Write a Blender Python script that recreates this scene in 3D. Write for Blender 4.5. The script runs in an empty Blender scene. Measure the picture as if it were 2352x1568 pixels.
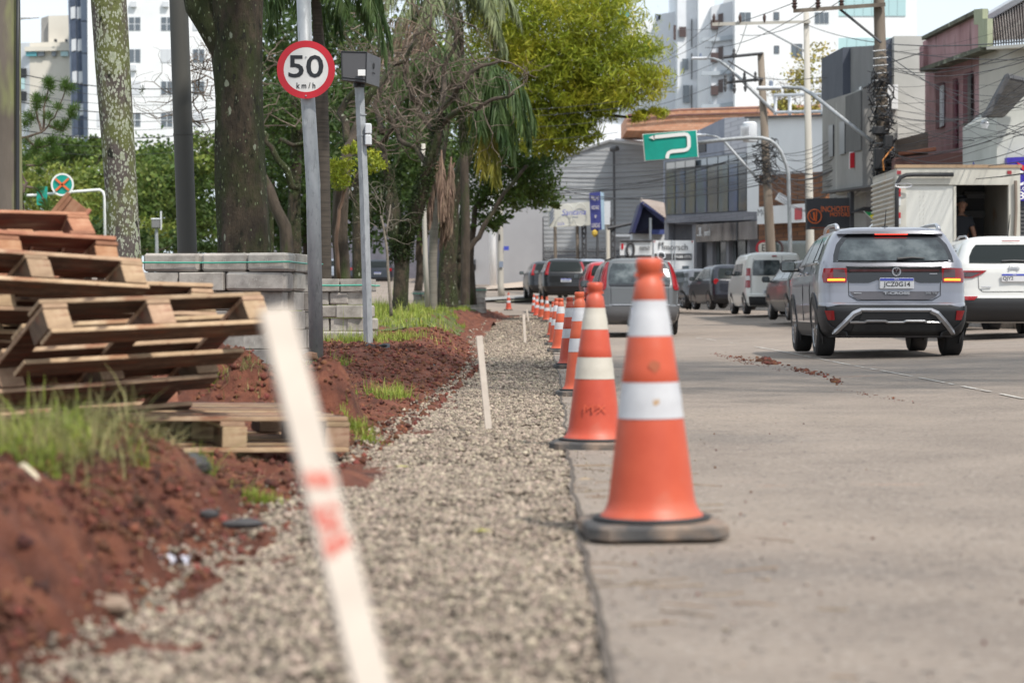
import bpy, math, random
import numpy as np
from mathutils import Vector, Matrix, Euler
random.seed(7); RNG = np.random.default_rng(7)
C = bpy.context.scene.collection
SC = bpy.context.scene
# ---------------------------------------------------------------- camera
CAMZ, FPX, CU, CV = 0.6, 4594.0, 1176.0, 712.0
cam = bpy.data.cameras.new('camera'); camo = bpy.data.objects.new('camera', cam); C.objects.link(camo)
camo.location = (0, 0, CAMZ); camo.rotation_euler = (math.pi/2, 0, 0)
cam.sensor_width = 36; cam.lens = 70.3; cam.shift_y = -0.0306
cam.clip_start = 0.1; cam.clip_end = 3000
cam.dof.use_dof = True; cam.dof.focus_distance = 17.5; cam.dof.aperture_fstop = 3.5; cam.dof.aperture_blades = 9
SC.camera = camo
# ---------------------------------------------------------------- light
SUN_EL, SUN_AZ = math.radians(54), math.radians(142)     # azimuth clockwise from +Y: from the right, a little behind
w = bpy.data.worlds.new('World'); SC.world = w; w.use_nodes = True
nt = w.node_tree; nt.nodes.clear()
out = nt.nodes.new('ShaderNodeOutputWorld'); bg = nt.nodes.new('ShaderNodeBackground')
sky = nt.nodes.new('ShaderNodeTexSky'); sky.sky_type = 'NISHITA'; sky.sun_disc = False
sky.sun_elevation = SUN_EL; sky.sun_rotation = SUN_AZ; sky.air_density = 1.0; sky.dust_density = 2.5; sky.ozone_density = 1.0
tc = nt.nodes.new('ShaderNodeTexCoord'); nz = nt.nodes.new('ShaderNodeTexNoise'); nz.inputs['Scale'].default_value = 2.2; nz.inputs['Detail'].default_value = 6
mp = nt.nodes.new('ShaderNodeMapping'); mp.inputs['Scale'].default_value = (1, 1, 2.5)
rp = nt.nodes.new('ShaderNodeValToRGB'); rp.color_ramp.elements[0].position = 0.25; rp.color_ramp.elements[0].color = (.62,)*3+(1,)
rp.color_ramp.elements[1].position = 0.6; rp.color_ramp.elements[1].color = (.97,)*3+(1,)
mx = nt.nodes.new('ShaderNodeMixRGB'); mx.inputs[2].default_value = (7.7, 8.6, 9.5, 1)
nt.links.new(tc.outputs['Generated'], mp.inputs[0]); nt.links.new(mp.outputs[0], nz.inputs['Vector'])
nt.links.new(nz.outputs['Fac'], rp.inputs[0]); nt.links.new(rp.outputs[0], mx.inputs[0])
nt.links.new(sky.outputs[0], mx.inputs[1]); nt.links.new(mx.outputs[0], bg.inputs[0]); bg.inputs[1].default_value = 0.09
nt.links.new(bg.outputs[0], out.inputs[0])
sl = bpy.data.lights.new('sun', 'SUN'); sl.energy = 2.9; sl.angle = math.radians(2.5); sl.color = (1, .94, .855)
so = bpy.data.objects.new('sun', sl); C.objects.link(so); so.location = (20, -20, 40)
sd = Vector((math.sin(SUN_AZ)*math.cos(SUN_EL), math.cos(SUN_AZ)*math.cos(SUN_EL), math.sin(SUN_EL)))
so.rotation_euler = sd.to_track_quat('Z', 'Y').to_euler()
SC.view_settings.view_transform = 'Standard'; SC.view_settings.look = 'None'
SC.view_settings.exposure = 0.56; SC.view_settings.gamma = 1
SC.cycles.max_bounces = 6; SC.cycles.use_denoising = True

# ---------------------------------------------------------------- helpers
def P(u, v, d):
    return Vector(((u-CU)/FPX*d, d, CAMZ-(v-CV)/FPX*d))
def X(u, d): return (u-CU)/FPX*d
def Z(v, d): return CAMZ-(v-CV)/FPX*d
def sstep(a, b, x):
    t = np.clip((np.asarray(x, float)-a)/(b-a), 0, 1); return t*t*(3-2*t)
def _hash(ix, iy, iz, s):
    h = (ix.astype(np.int64)*374761393 + iy.astype(np.int64)*668265263 + iz.astype(np.int64)*2147483647 + s*974634777) & 0xffffffff
    h = ((h ^ (h >> 13))*1274126177) & 0xffffffff
    return ((h ^ (h >> 16)) & 0xffff)/65535.0
def vnoise(x, y, z=0., s=0):
    x, y, z = np.broadcast_arrays(np.asarray(x, float), np.asarray(y, float), np.asarray(z, float))
    ix, iy, iz = np.floor(x), np.floor(y), np.floor(z)
    fx, fy, fz = x-ix, y-iy, z-iz
    fx, fy, fz = [f*f*(3-2*f) for f in (fx, fy, fz)]
    r = 0
    for a in (0, 1):
        for b in (0, 1):
            for c in (0, 1):
                r = r + _hash(ix+a, iy+b, iz+c, s)*(fx if a else 1-fx)*(fy if b else 1-fy)*(fz if c else 1-fz)
    return r-0.5
def fbm(x, y, z=0., s=0, o=4):
    r, a = 0, 1.
    for k in range(o):
        r = r+a*vnoise(np.asarray(x)*2**k, np.asarray(y)*2**k, np.asarray(z)*2**k, s+k); a *= .5
    return r
PY = [0, 30, 42, 60, 76, 82, 90, 100, 110, 125, 160, 400]
PZ = [0, 0, .03, .285, .49, .6, .93, 1.4, 1.96, 2.6, 3.5, 8]
def prof(y): return np.interp(y, PY, PZ)
def gz(x, y):
    x = np.asarray(x, float)
    return prof(y)+.0026*np.clip(x, 0, 9)**2*np.clip(1-(np.asarray(y, float)-60)/25, 0, 1)-.012

def root_loc(o):
    l = Vector((0, 0, 0))
    while o is not None:
        l += o.location; o = o.parent
    return l
class MB:
    def __init__(s): s.V = []; s.F = []; s.n = 0
    def add(s, v, f):
        v = [tuple(p) for p in v]; s.V += v; k = s.n
        s.F += [tuple(i+k for i in q) for q in f]; s.n += len(v); return s
    def box8(s, p): return s.add(p, [(0,3,2,1),(4,5,6,7),(0,1,5,4),(1,2,6,5),(2,3,7,6),(3,0,4,7)])
    def box(s, c, d, M=None):
        x, y, z = d[0]/2, d[1]/2, d[2]/2; c = Vector(c)
        p = [Vector(q) for q in [(-x,-y,-z),(x,-y,-z),(x,y,-z),(-x,y,-z),(-x,-y,z),(x,-y,z),(x,y,z),(-x,y,z)]]
        if M is not None: p = [M @ q for q in p]
        return s.box8([c+q for q in p])
    def bx(s, x0, x1, y0, y1, z0, z1): return s.box(((x0+x1)/2,(y0+y1)/2,(z0+z1)/2), (abs(x1-x0),abs(y1-y0),abs(z1-z0)))
    def cbox(s, c, d, b=.01, M=None):      # chamfered box, 24 verts
        x, y, z = d[0]/2, d[1]/2, d[2]/2; c = Vector(c); V = []; idx = {}
        for sx in (-1,1):
            for sy in (-1,1):
                for sz in (-1,1):
                    for a in range(3):
                        q = [sx*(x-b), sy*(y-b), sz*(z-b)]; q[a] = (sx*x, sy*y, sz*z)[a]
                        idx[(sx,sy,sz,a)] = len(V); q = Vector(q); V.append(c+(M @ q if M is not None else q))
        F = []
        def face(l, n):
            pts = [V[i] for i in l]; nn = (pts[1]-pts[0]).cross(pts[2]-pts[0])
            nw = M @ n if M is not None else n
            F.append(tuple(l) if nn.dot(nw) > 0 else tuple(reversed(l)))
        for a in range(3):
            o1, o2 = [(1,2),(0,2),(0,1)][a]
            for sg in (-1,1):
                l = []
                for t1, t2 in ((-1,-1),(1,-1),(1,1),(-1,1)):
                    k = [0,0,0]; k[a] = sg; k[o1] = t1; k[o2] = t2; l.append(idx[(k[0],k[1],k[2],a)])
                n = Vector((0,0,0)); n[a] = sg; face(l, n)
            for t1 in (-1,1):
                for t2 in (-1,1):
                    l = []
                    for sg, ax in ((-1,o1),(1,o1),(1,o2),(-1,o2)):
                        k = [0,0,0]; k[a] = sg; k[o1] = t1; k[o2] = t2; l.append(idx[(k[0],k[1],k[2],ax)])
                    n = Vector((0,0,0)); n[o1] = t1; n[o2] = t2; face(l, n)
        for sx in (-1,1):
            for sy in (-1,1):
                for sz in (-1,1): face([idx[(sx,sy,sz,a)] for a in range(3)], Vector((sx,sy,sz)))
        return s.add(V, F)
    def tube(s, pts, r, n=8, caps=True):
        pts = [Vector(p) for p in pts]; m = len(pts)
        if not hasattr(r, '__len__'): r = [r]*m
        V = []; up = None
        for i, p in enumerate(pts):
            t = (pts[min(i+1, m-1)]-pts[max(i-1, 0)])
            t = t.normalized() if t.length > 1e-9 else Vector((0,0,1))
            if up is None:
                up = Vector((1,0,0)) if abs(t.x) < .8 else Vector((0,1,0))
            a = (up-t*up.dot(t)); a = a.normalized() if a.length > 1e-6 else t.orthogonal().normalized()
            b = t.cross(a); up = a
            for k in range(n):
                th = 2*math.pi*k/n; V.append(p+(a*math.cos(th)+b*math.sin(th))*r[i])
        F = [(i*n+k, i*n+(k+1) % n, (i+1)*n+(k+1) % n, (i+1)*n+k) for i in range(m-1) for k in range(n)]
        if caps: F += [tuple(reversed(range(n))), tuple(range((m-1)*n, m*n))]
        return s.add(V, F)
    def lathe(s, prof_, n=32, c=(0,0,0), caps=True, squash=None):
        V = []; m = len(prof_)
        for r, z in prof_:
            for k in range(n):
                th = 2*math.pi*k/n; V.append((c[0]+r*math.cos(th), c[1]+r*math.sin(th)*(squash or 1), c[2]+z))
        F = [(i*n+k, i*n+(k+1) % n, (i+1)*n+(k+1) % n, (i+1)*n+k) for i in range(m-1) for k in range(n)]
        if caps: F += [tuple(reversed(range(n))), tuple(range((m-1)*n, m*n))]
        return s.add(V, F)
    def prism(s, poly, ax, ay, az, o, h):  # polygon in (ax,ay) plane extruded by az*h
        o = Vector(o); ax, ay, az = Vector(ax), Vector(ay), Vector(az); n = len(poly)
        V = [o+ax*p[0]+ay*p[1] for p in poly]; V += [q+az*h for q in V]
        F = [tuple(reversed(range(n))), tuple(range(n, 2*n))]+[(k, (k+1) % n, n+(k+1) % n, n+k) for k in range(n)]
        if h*az.dot(ax.cross(ay)) < 0: F = [tuple(reversed(f)) for f in F]
        return s.add(V, F)
    def grid(s, rows):                     # rows of equally many points
        m, n = len(rows), len(rows[0])
        return s.add([p for r in rows for p in r], [(i*n+k, i*n+k+1, (i+1)*n+k+1, (i+1)*n+k) for i in range(m-1) for k in range(n-1)])
    def build(s, name, mat, parent=None, local=False, smooth=False, **kw):
        me = bpy.data.meshes.new(name)
        l = Vector((0,0,0)) if (local or parent is None) else root_loc(parent)
        V = [(p[0]-l.x, p[1]-l.y, p[2]-l.z) for p in s.V] if l.length else s.V
        me.from_pydata(V, [], s.F); me.update()
        return finish(me, name, mat, parent, smooth, **kw)
def finish(me, name, mat, parent=None, smooth=False, **kw):
    if smooth: me.shade_smooth()
    if smooth == 'auto':
        try: me.set_sharp_from_angle(angle=math.radians(38))
        except Exception: pass
    if isinstance(mat, (list, tuple)):
        for q in mat: me.materials.append(q)
    else: me.materials.append(mat)
    o = bpy.data.objects.new(name, me); C.objects.link(o); o.parent = parent
    for k, v in kw.items(): o[k] = v
    return o
def npmesh(name, V, F, mat, parent=None, smooth=False, **kw):   # V (n,3), F (m,k)
    V = np.asarray(V, np.float32); F = np.asarray(F, np.int32)
    if parent is not None: V = V-np.array(root_loc(parent), np.float32)
    me = bpy.data.meshes.new(name); k = F.shape[1]
    me.vertices.add(len(V)); me.vertices.foreach_set('co', V.ravel())
    me.loops.add(F.size); me.loops.foreach_set('vertex_index', F.ravel())
    me.polygons.add(len(F)); me.polygons.foreach_set('loop_start', np.arange(0, F.size, k, dtype=np.int32))
    me.update(calc_edges=True); me.validate()
    return finish(me, name, mat, parent, smooth, **kw)
def thing(name, label, cat, loc=(0,0,0), rot=(0,0,0), group=None):
    o = bpy.data.objects.new(name, None); C.objects.link(o); o.location = loc; o.rotation_euler = rot; o.empty_display_size = .2
    o['label'] = label; o['category'] = cat
    if group: o['group'] = group
    return o
def tag(o, label, cat, group=None):
    o['label'] = label; o['category'] = cat
    if group: o['group'] = group
    return o
def copy_tree(o, parent=None):
    c = o.copy(); C.objects.link(c); c.parent = parent
    for ch in o.children: copy_tree(ch, c)
    return c
def text_mesh(txt, size, align='CENTER', depth=.004, shear=0, bold=0, sx=1.0):
    cu = bpy.data.curves.new('t', 'FONT'); cu.body = txt; cu.size = size; cu.align_x = align; cu.align_y = 'CENTER'
    cu.extrude = depth; cu.shear = shear; cu.offset = bold; cu.resolution_u = 3
    o = bpy.data.objects.new('t', cu); C.objects.link(o)
    me = bpy.data.meshes.new_from_object(o.evaluated_get(bpy.context.evaluated_depsgraph_get()))
    bpy.data.objects.remove(o); bpy.data.curves.remove(cu)
    if sx != 1: me.transform(Matrix.Diagonal((sx,1,1,1)))
    return me
def text(name, txt, size, mat, parent, pos, ex=(1,0,0), ez=(0,0,1), local=False, fit=None, **kw):
    me = text_mesh(txt, size, **kw)
    if fit:
        xs = [v.co.x for v in me.vertices]; ys_ = [v.co.y for v in me.vertices]; kx, ky = fit[0]/(max(xs)-min(xs)), fit[1]/(max(ys_)-min(ys_))
        me.transform(Matrix.Diagonal((kx, ky, 1, 1)) @ Matrix.Translation((-(max(xs)+min(xs))/2, -(max(ys_)+min(ys_))/2, 0)))
    ex = Vector(ex).normalized(); ez = Vector(ez).normalized(); n = ex.cross(ez)
    ez = n.cross(ex).normalized() if abs(ex.dot(ez)) > 1e-6 else ez
    p = Vector(pos)-(Vector((0,0,0)) if (local or parent is None) else root_loc(parent))
    M4 = Matrix(((ex.x,ez.x,n.x,p.x),(ex.y,ez.y,n.y,p.y),(ex.z,ez.z,n.z,p.z),(0,0,0,1)))
    me.transform(M4); return finish(me, name, mat, parent)

# ---------------------------------------------------------------- materials
def mat(name, cols, scale=6., rough=.7, bump=0., bscale=None, metal=0., coat=0., island=0., orand=0., stretch=None, coord='Object', spots=(), spec=.5, emit=None, detail=6, lo=.3, hi=.7, trans=0., bdist=.01):
    m = bpy.data.materials.new(name); m.use_nodes = True; t = m.node_tree; N = t.nodes; L = t.links
    b = N['Principled BSDF']; b.inputs['Roughness'].default_value = rough; b.inputs['Metallic'].default_value = metal
    b.inputs['Specular IOR Level'].default_value = spec; b.inputs['Coat Weight'].default_value = coat; b.inputs['Coat Roughness'].default_value = .04
    if not isinstance(cols[0], (tuple, list)): cols = [cols]
    cols = [tuple(c)+(1,) for c in cols]
    if emit: b.inputs['Emission Color'].default_value = tuple(emit[:3])+(1,); b.inputs['Emission Strength'].default_value = emit[3]
    if trans: b.inputs['Transmission Weight'].default_value = trans
    vec = None
    if len(cols) > 1 or bump or spots:
        tcn = N.new('ShaderNodeTexCoord'); vec = tcn.outputs[coord]
        if stretch:
            mpn = N.new('ShaderNodeMapping'); mpn.inputs['Scale'].default_value = stretch; L.new(vec, mpn.inputs[0]); vec = mpn.outputs[0]
    def noise(sc, det=detail, ro=.6):
        n = N.new('ShaderNodeTexNoise'); n.inputs['Scale'].default_value = sc; n.inputs['Detail'].default_value = det; n.inputs['Roughness'].default_value = ro
        L.new(vec, n.inputs['Vector']); return n.outputs['Fac']
    if len(cols) > 1:
        r = N.new('ShaderNodeValToRGB'); L.new(noise(scale), r.inputs[0]); e = r.color_ramp.elements
        e[0].position = lo; e[0].color = cols[0]; e[1].position = hi; e[1].color = cols[-1]
        for i, c in enumerate(cols[1:-1]):
            q = e.new(lo+(hi-lo)*(i+1)/(len(cols)-1)); q.color = c
        col = r.outputs[0]
    else:
        r = N.new('ShaderNodeRGB'); r.outputs[0].default_value = cols[0]; col = r.outputs[0]
    for sp in spots:
        if sp[0] == 'v':
            _, c, sc, rad, msc, thr = sp
            vo = N.new('ShaderNodeTexVoronoi'); vo.inputs['Scale'].default_value = sc; L.new(vec, vo.inputs['Vector'])
            ns = noise(msc, 3); mu = N.new('ShaderNodeMath'); mu.operation = 'MULTIPLY_ADD'; mu.inputs[1].default_value = -2.2*rad; mu.inputs[2].default_value = 2.2*rad*thr+rad*0; L.new(ns, mu.inputs[0])
            ad = N.new('ShaderNodeMath'); ad.operation = 'ADD'; L.new(vo.outputs['Distance'], ad.inputs[0]); L.new(mu.outputs[0], ad.inputs[1])
            n2 = noise(sc*2.2, 4); m3 = N.new('ShaderNodeMath'); m3.operation = 'MULTIPLY_ADD'; m3.inputs[1].default_value = rad*3.2; m3.inputs[2].default_value = -rad*1.6; L.new(n2, m3.inputs[0]); a2 = N.new('ShaderNodeMath'); a2.operation = 'ADD'; L.new(ad.outputs[0], a2.inputs[0]); L.new(m3.outputs[0], a2.inputs[1])
            r = N.new('ShaderNodeMapRange'); r.inputs['From Min'].default_value = rad*1.05; r.inputs['From Max'].default_value = rad*.85; L.new(a2.outputs[0], r.inputs['Value'])
            x = N.new('ShaderNodeMixRGB'); L.new(r.outputs[0], x.inputs[0]); L.new(col, x.inputs[1]); x.inputs[2].default_value = tuple(c)+(1,); col = x.outputs[0]; continue
        if sp[0] == 's':
            _, c, sc, a, z, st = sp; v0 = vec; m9 = N.new('ShaderNodeMapping'); m9.inputs['Scale'].default_value = st; L.new(tcn.outputs[coord], m9.inputs[0]); vec = m9.outputs[0]
        else: c, sc, a, z = sp[:4]; v0 = vec
        r = N.new('ShaderNodeMapRange'); r.inputs['From Min'].default_value = a; r.inputs['From Max'].default_value = z
        L.new(noise(sc, 5), r.inputs['Value']); vec = v0; x = N.new('ShaderNodeMixRGB'); L.new(r.outputs[0], x.inputs[0]); L.new(col, x.inputs[1])
        x.inputs[2].default_value = tuple(c)+(1,); col = x.outputs[0]
    for amt, kind in ((island, 'i'), (orand, 'o')):
        if amt:
            if kind == 'i': g = N.new('ShaderNodeNewGeometry'); src = g.outputs['Random Per Island']
            else: g = N.new('ShaderNodeObjectInfo'); src = g.outputs['Random']
            r = N.new('ShaderNodeMapRange'); r.inputs['To Min'].default_value = 1-amt; r.inputs['To Max'].default_value = 1+amt; L.new(src, r.inputs['Value'])
            h = N.new('ShaderNodeHueSaturation'); L.new(r.outputs[0], h.inputs['Value']); L.new(col, h.inputs['Color'])
            r2 = N.new('ShaderNodeMapRange'); r2.inputs['To Min'].default_value = .5-amt*.04; r2.inputs['To Max'].default_value = .5+amt*.04
            mm = N.new('ShaderNodeMath'); mm.operation = 'FRACT'; m2 = N.new('ShaderNodeMath'); m2.operation = 'MULTIPLY'; m2.inputs[1].default_value = 7.13
            L.new(src, m2.inputs[0]); L.new(m2.outputs[0], mm.inputs[0]); L.new(mm.outputs[0], r2.inputs['Value']); L.new(r2.outputs[0], h.inputs['Hue'])
            col = h.outputs[0]
    L.new(col, b.inputs['Base Color'])
    if bump:
        bn = N.new('ShaderNodeBump'); bn.inputs['Strength'].default_value = bump; bn.inputs['Distance'].default_value = bdist
        L.new(noise(bscale or scale*4, 8, .7), bn.inputs['Height']); L.new(bn.outputs[0], b.inputs['Normal'])
    return m
def leafmat(name, cols, island=.35, scale=1.2, rough=.55):
    m = mat(name, cols, scale=scale, rough=rough, island=island, spec=.3)
    t = m.node_tree; b = t.nodes['Principled BSDF']; o = t.nodes['Material Output']
    tr = t.nodes.new('ShaderNodeBsdfTranslucent'); ad = t.nodes.new('ShaderNodeMixShader'); ad.inputs[0].default_value = .35
    src = b.inputs['Base Color'].links[0].from_socket; t.links.new(src, tr.inputs[0])
    t.links.new(b.outputs[0], ad.inputs[1]); t.links.new(tr.outputs[0], ad.inputs[2]); t.links.new(ad.outputs[0], o.inputs[0]); return m

K = {}
K['asphalt'] = mat('asphalt', [(.195,.158,.131),(.29,.236,.194)], 1.6, .9, .6, 190, spots=[((.31,.25,.2),.25,.5,.7),((.13,.115,.105),.3,.56,.72),('s',(.17,.135,.11),5.,.6,.74,(.7,3,1)),('s',(.38,.31,.25),9.,.6,.8,(.5,3,1)),((.33,.15,.085),.8,.64,.8),((.075,.062,.055),38,.58,.66),((.40,.35,.3),60,.58,.66),((.07,.06,.055),7,.72,.75)], bdist=.008)
K['ground'] = mat('ground', [(.06,.07,.03),(.11,.09,.05)], .3, .95, .3, 4)
K['soil'] = mat('soil', [(.075,.025,.015),(.155,.05,.028),(.24,.084,.045)], 7, .95, .9, 38, spots=[((.04,.018,.013),2.5,.55,.72),((.03,.026,.026),9,.66,.74),((.25,.095,.05),30,.6,.8)], bdist=.03)
K['clod'] = mat('clod', [(.09,.031,.019),(.21,.072,.04)], 20, .95, .8, 90, island=.5, bdist=.01)
K['gravelbed'] = mat('gravel_bed', [(.13,.103,.082),(.24,.195,.155),(.34,.282,.23)], 28, .9, 1., 60, lo=.3, hi=.68, spots=[((.17,.085,.055),1.1,.62,.78)], bdist=.02)
K['stone'] = mat('gravel_stone', [(.20,.158,.122),(.36,.295,.23)], 30, .9, .3, 160, island=.55)
K['vergegrass'] = mat('verge_turf', [(.07,.09,.025),(.13,.14,.045)], 2.5, .9, .8, 40, spots=[((.15,.05,.03),1.3,.56,.66)], bdist=.03)
K['blade'] = leafmat('grass_blade', [(.15,.22,.03),(.29,.35,.06),(.42,.40,.14)], .35, 3)
K['blade_y'] = leafmat('dry_blade', [(.16,.17,.05),(.33,.28,.13)], .35, 3)
K['conc'] = mat('concrete', [(.32,.29,.26),(.46,.425,.385)], 9, .95, .5, 70, spots=[((.17,.155,.14),3,.54,.72),((.42,.39,.35),24,.62,.7)], orand=.2, bdist=.006)
K['conc_d'] = mat('concrete_dust_cap', [(.5,.45,.4),(.62,.56,.5)], 14, .95, .5, 60, spots=[((.35,.2,.14),30,.66,.74)])
K['wood'] = mat('pallet_wood', [(.045,.027,.018),(.105,.062,.039),(.2,.13,.082)], 3.2, .8, .5, 40, stretch=(1,9,9), spots=[((.19,.062,.032),5,.5,.66),((.045,.027,.018),6,.56,.7),((.4,.3,.2),9,.64,.72)], orand=.42, bdist=.004)  # board faces darkened to carry the shade of the undersides
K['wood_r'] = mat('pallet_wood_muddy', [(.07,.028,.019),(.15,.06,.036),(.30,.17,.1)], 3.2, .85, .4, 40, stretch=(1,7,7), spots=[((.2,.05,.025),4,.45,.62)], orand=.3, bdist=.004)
K['edge'] = mat('pallet_sunlit_edge', [(.19,.115,.07),(.37,.25,.155),(.5,.37,.25)], 5, .85, .3, 50, stretch=(1,3,3), spots=[((.23,.09,.047),4,.52,.68),((.1,.065,.045),8,.58,.7)], orand=.25)  # pale tone paints sunlight onto the board edges
K['edge_r'] = mat('pallet_muddy_sunlit_edge', [(.17,.062,.035),(.33,.15,.085),(.45,.27,.17)], 5, .85, .3, 50, stretch=(1,3,3), orand=.25)  # muddy edges, with the sunlight on them painted in too
K['wood_b'] = mat('pallet_block_wood', [(.075,.046,.03),(.17,.11,.07)], 12, .8, .3, 60, stretch=(3,3,1), spots=[((.2,.07,.04),5,.55,.75)], orand=.3)
K['orange'] = mat('cone_orange', [(.46,.066,.028),(.56,.098,.042)], 5, .5, spots=[((.45,.17,.11),3.5,.52,.8),((.3,.1,.06),9,.7,.78)], orand=.1)
K['band'] = mat('reflective_band', [(.44,.44,.46),(.56,.56,.575)], 9, .42, .25, 14, spots=[((.5,.42,.33),4,.64,.78)], bdist=.006)
K['band_c'] = mat('reflective_band_cream', [(.47,.435,.365),(.56,.52,.45)], 9, .45, .25, 14)
K['rubber'] = mat('rubber', [(.045,.045,.047),(.10,.095,.09)], 8, .8, .3, 60, spots=[((.25,.185,.14),5,.44,.62)])
K['rubber_n'] = mat('rubber_clean', [(.02,.02,.022),(.04,.04,.04)], 8, .75, .2, 60)
K['stake'] = mat('stake_paint', [(.45,.385,.33),(.56,.49,.42)], 14, .8)
K['stake_red'] = mat('stake_red_paint', [(.45,.07,.05),(.5,.22,.17)], 22, .8, lo=.35, hi=.75)
K['galv'] = mat('galvanised_steel', [(.27,.285,.30),(.40,.415,.43)], 12, .5, .15, 60, metal=.2, stretch=(1,1,.35), spots=[((.2,.21,.215),30,.56,.75),((.48,.5,.5),16,.62,.72)])
K['pole_d'] = mat('dark_painted_pole', [(.05,.05,.045),(.075,.072,.06)], 2, .6, .15, 60, stretch=(1,1,.2), spots=[((.14,.14,.13),16,.68,.76)])
K['pole_c'] = mat('concrete_pole', [(.36,.34,.3),(.5,.47,.42)], 1.2, .85, .2, 60, stretch=(1,1,.2))
K['pole_w'] = mat('weathered_pole', [(.1,.075,.055),(.24,.2,.16)], 2.4, .85, .3, 40, stretch=(1,1,.15), spots=[((.3,.12,.05),2,.64,.75)])
K['radar'] = mat('camera_housing', (.085,.085,.092), rough=.5, bump=.05, bscale=200)
K['white'] = mat('white_print', (.8,.8,.8), rough=.5)
K['red'] = mat('sign_red', (.52,.012,.025), rough=.4)
K['signwhite'] = mat('sign_white', [(.62,.61,.59),(.72,.71,.69)], 7, .4, spots=[((.3,.27,.24),60,.72,.76)])
K['black'] = mat('print_black', (.012,.014,.018), rough=.5)
K['green'] = mat('sign_green', [(.0,.27,.215),(.0,.33,.265)], 3, .4)
K['strap'] = mat('green_strap', (.06,.36,.26), rough=.4)
K['barkmoss'] = mat('mossy_bark', [(.016,.012,.009),(.045,.034,.022),(.085,.062,.042)], 9, .95, 1., 26, stretch=(1,1,.45), spots=[((.028,.036,.008),3.,.44,.56),((.012,.012,.006),12,.56,.64),('v',(.25,.27,.2),8,.12,2.2,.45),('v',(.15,.18,.1),26,.16,3.,.48)], bdist=.04)
K['barklichen'] = mat('lichen_bark', [(.07,.057,.05),(.13,.11,.1)], 9, .95, .9, 40, stretch=(1,1,.6), spots=[((.12,.135,.045),3.2,.47,.57),('v',(.3,.33,.23),14,.3,2.4,.5),('v',(.36,.38,.3),40,.34,4.,.5),((.01,.012,.006),10,.63,.68)], bdist=.02)
K['barkpalm'] = mat('palm_bark', [(.1,.085,.065),(.2,.175,.145)], 3, .95, .6, 20, stretch=(1,1,4), spots=[((.3,.32,.12),1.0,.5,.58),((.45,.46,.4),10,.64,.7)], bdist=.02)
K['bark'] = mat('bark', [(.03,.023,.017),(.09,.068,.05)], 8, .95, 1., 24, stretch=(1,1,.3), spots=[((.04,.055,.015),2.5,.52,.66)], bdist=.03)
K['twig'] = mat('twig_bark', [(.05,.036,.028),(.12,.09,.07),(.26,.21,.17)], 4, .95, .4, 30)
K['epiphyte'] = leafmat('epiphyte_leaf', [(.02,.035,.01),(.05,.075,.02)], .3)
K['leafY'] = leafmat('yellow_green_leaf', [(.13,.19,.02),(.30,.335,.028),(.46,.40,.04)], .35, .9)
K['leafG'] = leafmat('mid_green_leaf', [(.025,.05,.012),(.09,.145,.03),(.2,.25,.06)], .45, .35)
K['leafL'] = leafmat('light_green_leaf', [(.05,.085,.015),(.16,.21,.04),(.28,.30,.07)], .45, .3)
K['leafD'] = leafmat('dark_green_leaf', [(.03,.06,.015),(.08,.125,.03)], .35, .8)
K['palm'] = leafmat('palm_leaf', [(.035,.075,.025),(.10,.15,.045)], .3, 1)
K['palmY'] = leafmat('yellow_palm_leaf', [(.14,.16,.03),(.33,.27,.04)], .3, 1)
K['palmDead'] = mat('dead_palm_leaf', [(.14,.09,.065),(.26,.18,.13)], 3, .9, island=.3)
K['pine'] = leafmat('pine_needle', [(.05,.11,.02),(.12,.2,.04)], .3, 2)
K['tyre'] = mat('tyre_rubber', (.014,.014,.015), rough=.75, bump=.3, bscale=60)
K['rim'] = mat('alloy_rim', (.35,.35,.36), rough=.3, metal=.9)
K['carglass'] = mat('car_glass', (.016,.02,.02), rough=.12, spec=.22)
K['carglass_l'] = mat('car_glass_reflection', [(.02,.026,.03),(.06,.075,.08),(.13,.15,.155)], 2.6, .05, spec=.8, lo=.4, hi=.62)  # pale mottling painted in as reflected sky and trees
K['plastic'] = mat('black_plastic', (.022,.023,.026), rough=.55)
K['plasticg'] = mat('gloss_black', (.012,.012,.014), rough=.1, coat=.6)
K['chrome'] = mat('satin_silver', (.5,.5,.52), rough=.3, metal=.75)
K['lampred'] = mat('tail_lamp_red', (.26,.008,.012), rough=.12, coat=.5)
K['lampclear'] = mat('lamp_clear', (.55,.53,.53), rough=.15, coat=.8)
K['lampon'] = mat('lamp_lit_amber', (.8,.2,.02), emit=(1.,.22,.015,3.2))
K['brakeon'] = mat('brake_lamp_lit', (.8,.03,.02), emit=(1.,.04,.02,2.2))
K['plate'] = mat('plate_white', (.62,.62,.64), rough=.4); K['plateblue'] = mat('plate_blue', (.06,.08,.42), rough=.4)
K['yellow'] = mat('kerb_yellow', [(.5,.33,.05),(.65,.45,.08)], 4, .8)
K['line'] = mat('road_paint', [(.42,.38,.34),(.66,.63,.58)], 4, .8, lo=.4, hi=.6)
K['cable'] = mat('cable_black', (.022,.022,.025), rough=.6)
def paint(name, c, metal=.0, rough=.35): return mat(name, c, rough=rough, metal=metal, coat=.7 if max(c) > .1 else .35)
def wallm(name, a, b, sc=1.5, **k): return mat(name, [a, b], sc, .85, **k)
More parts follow.
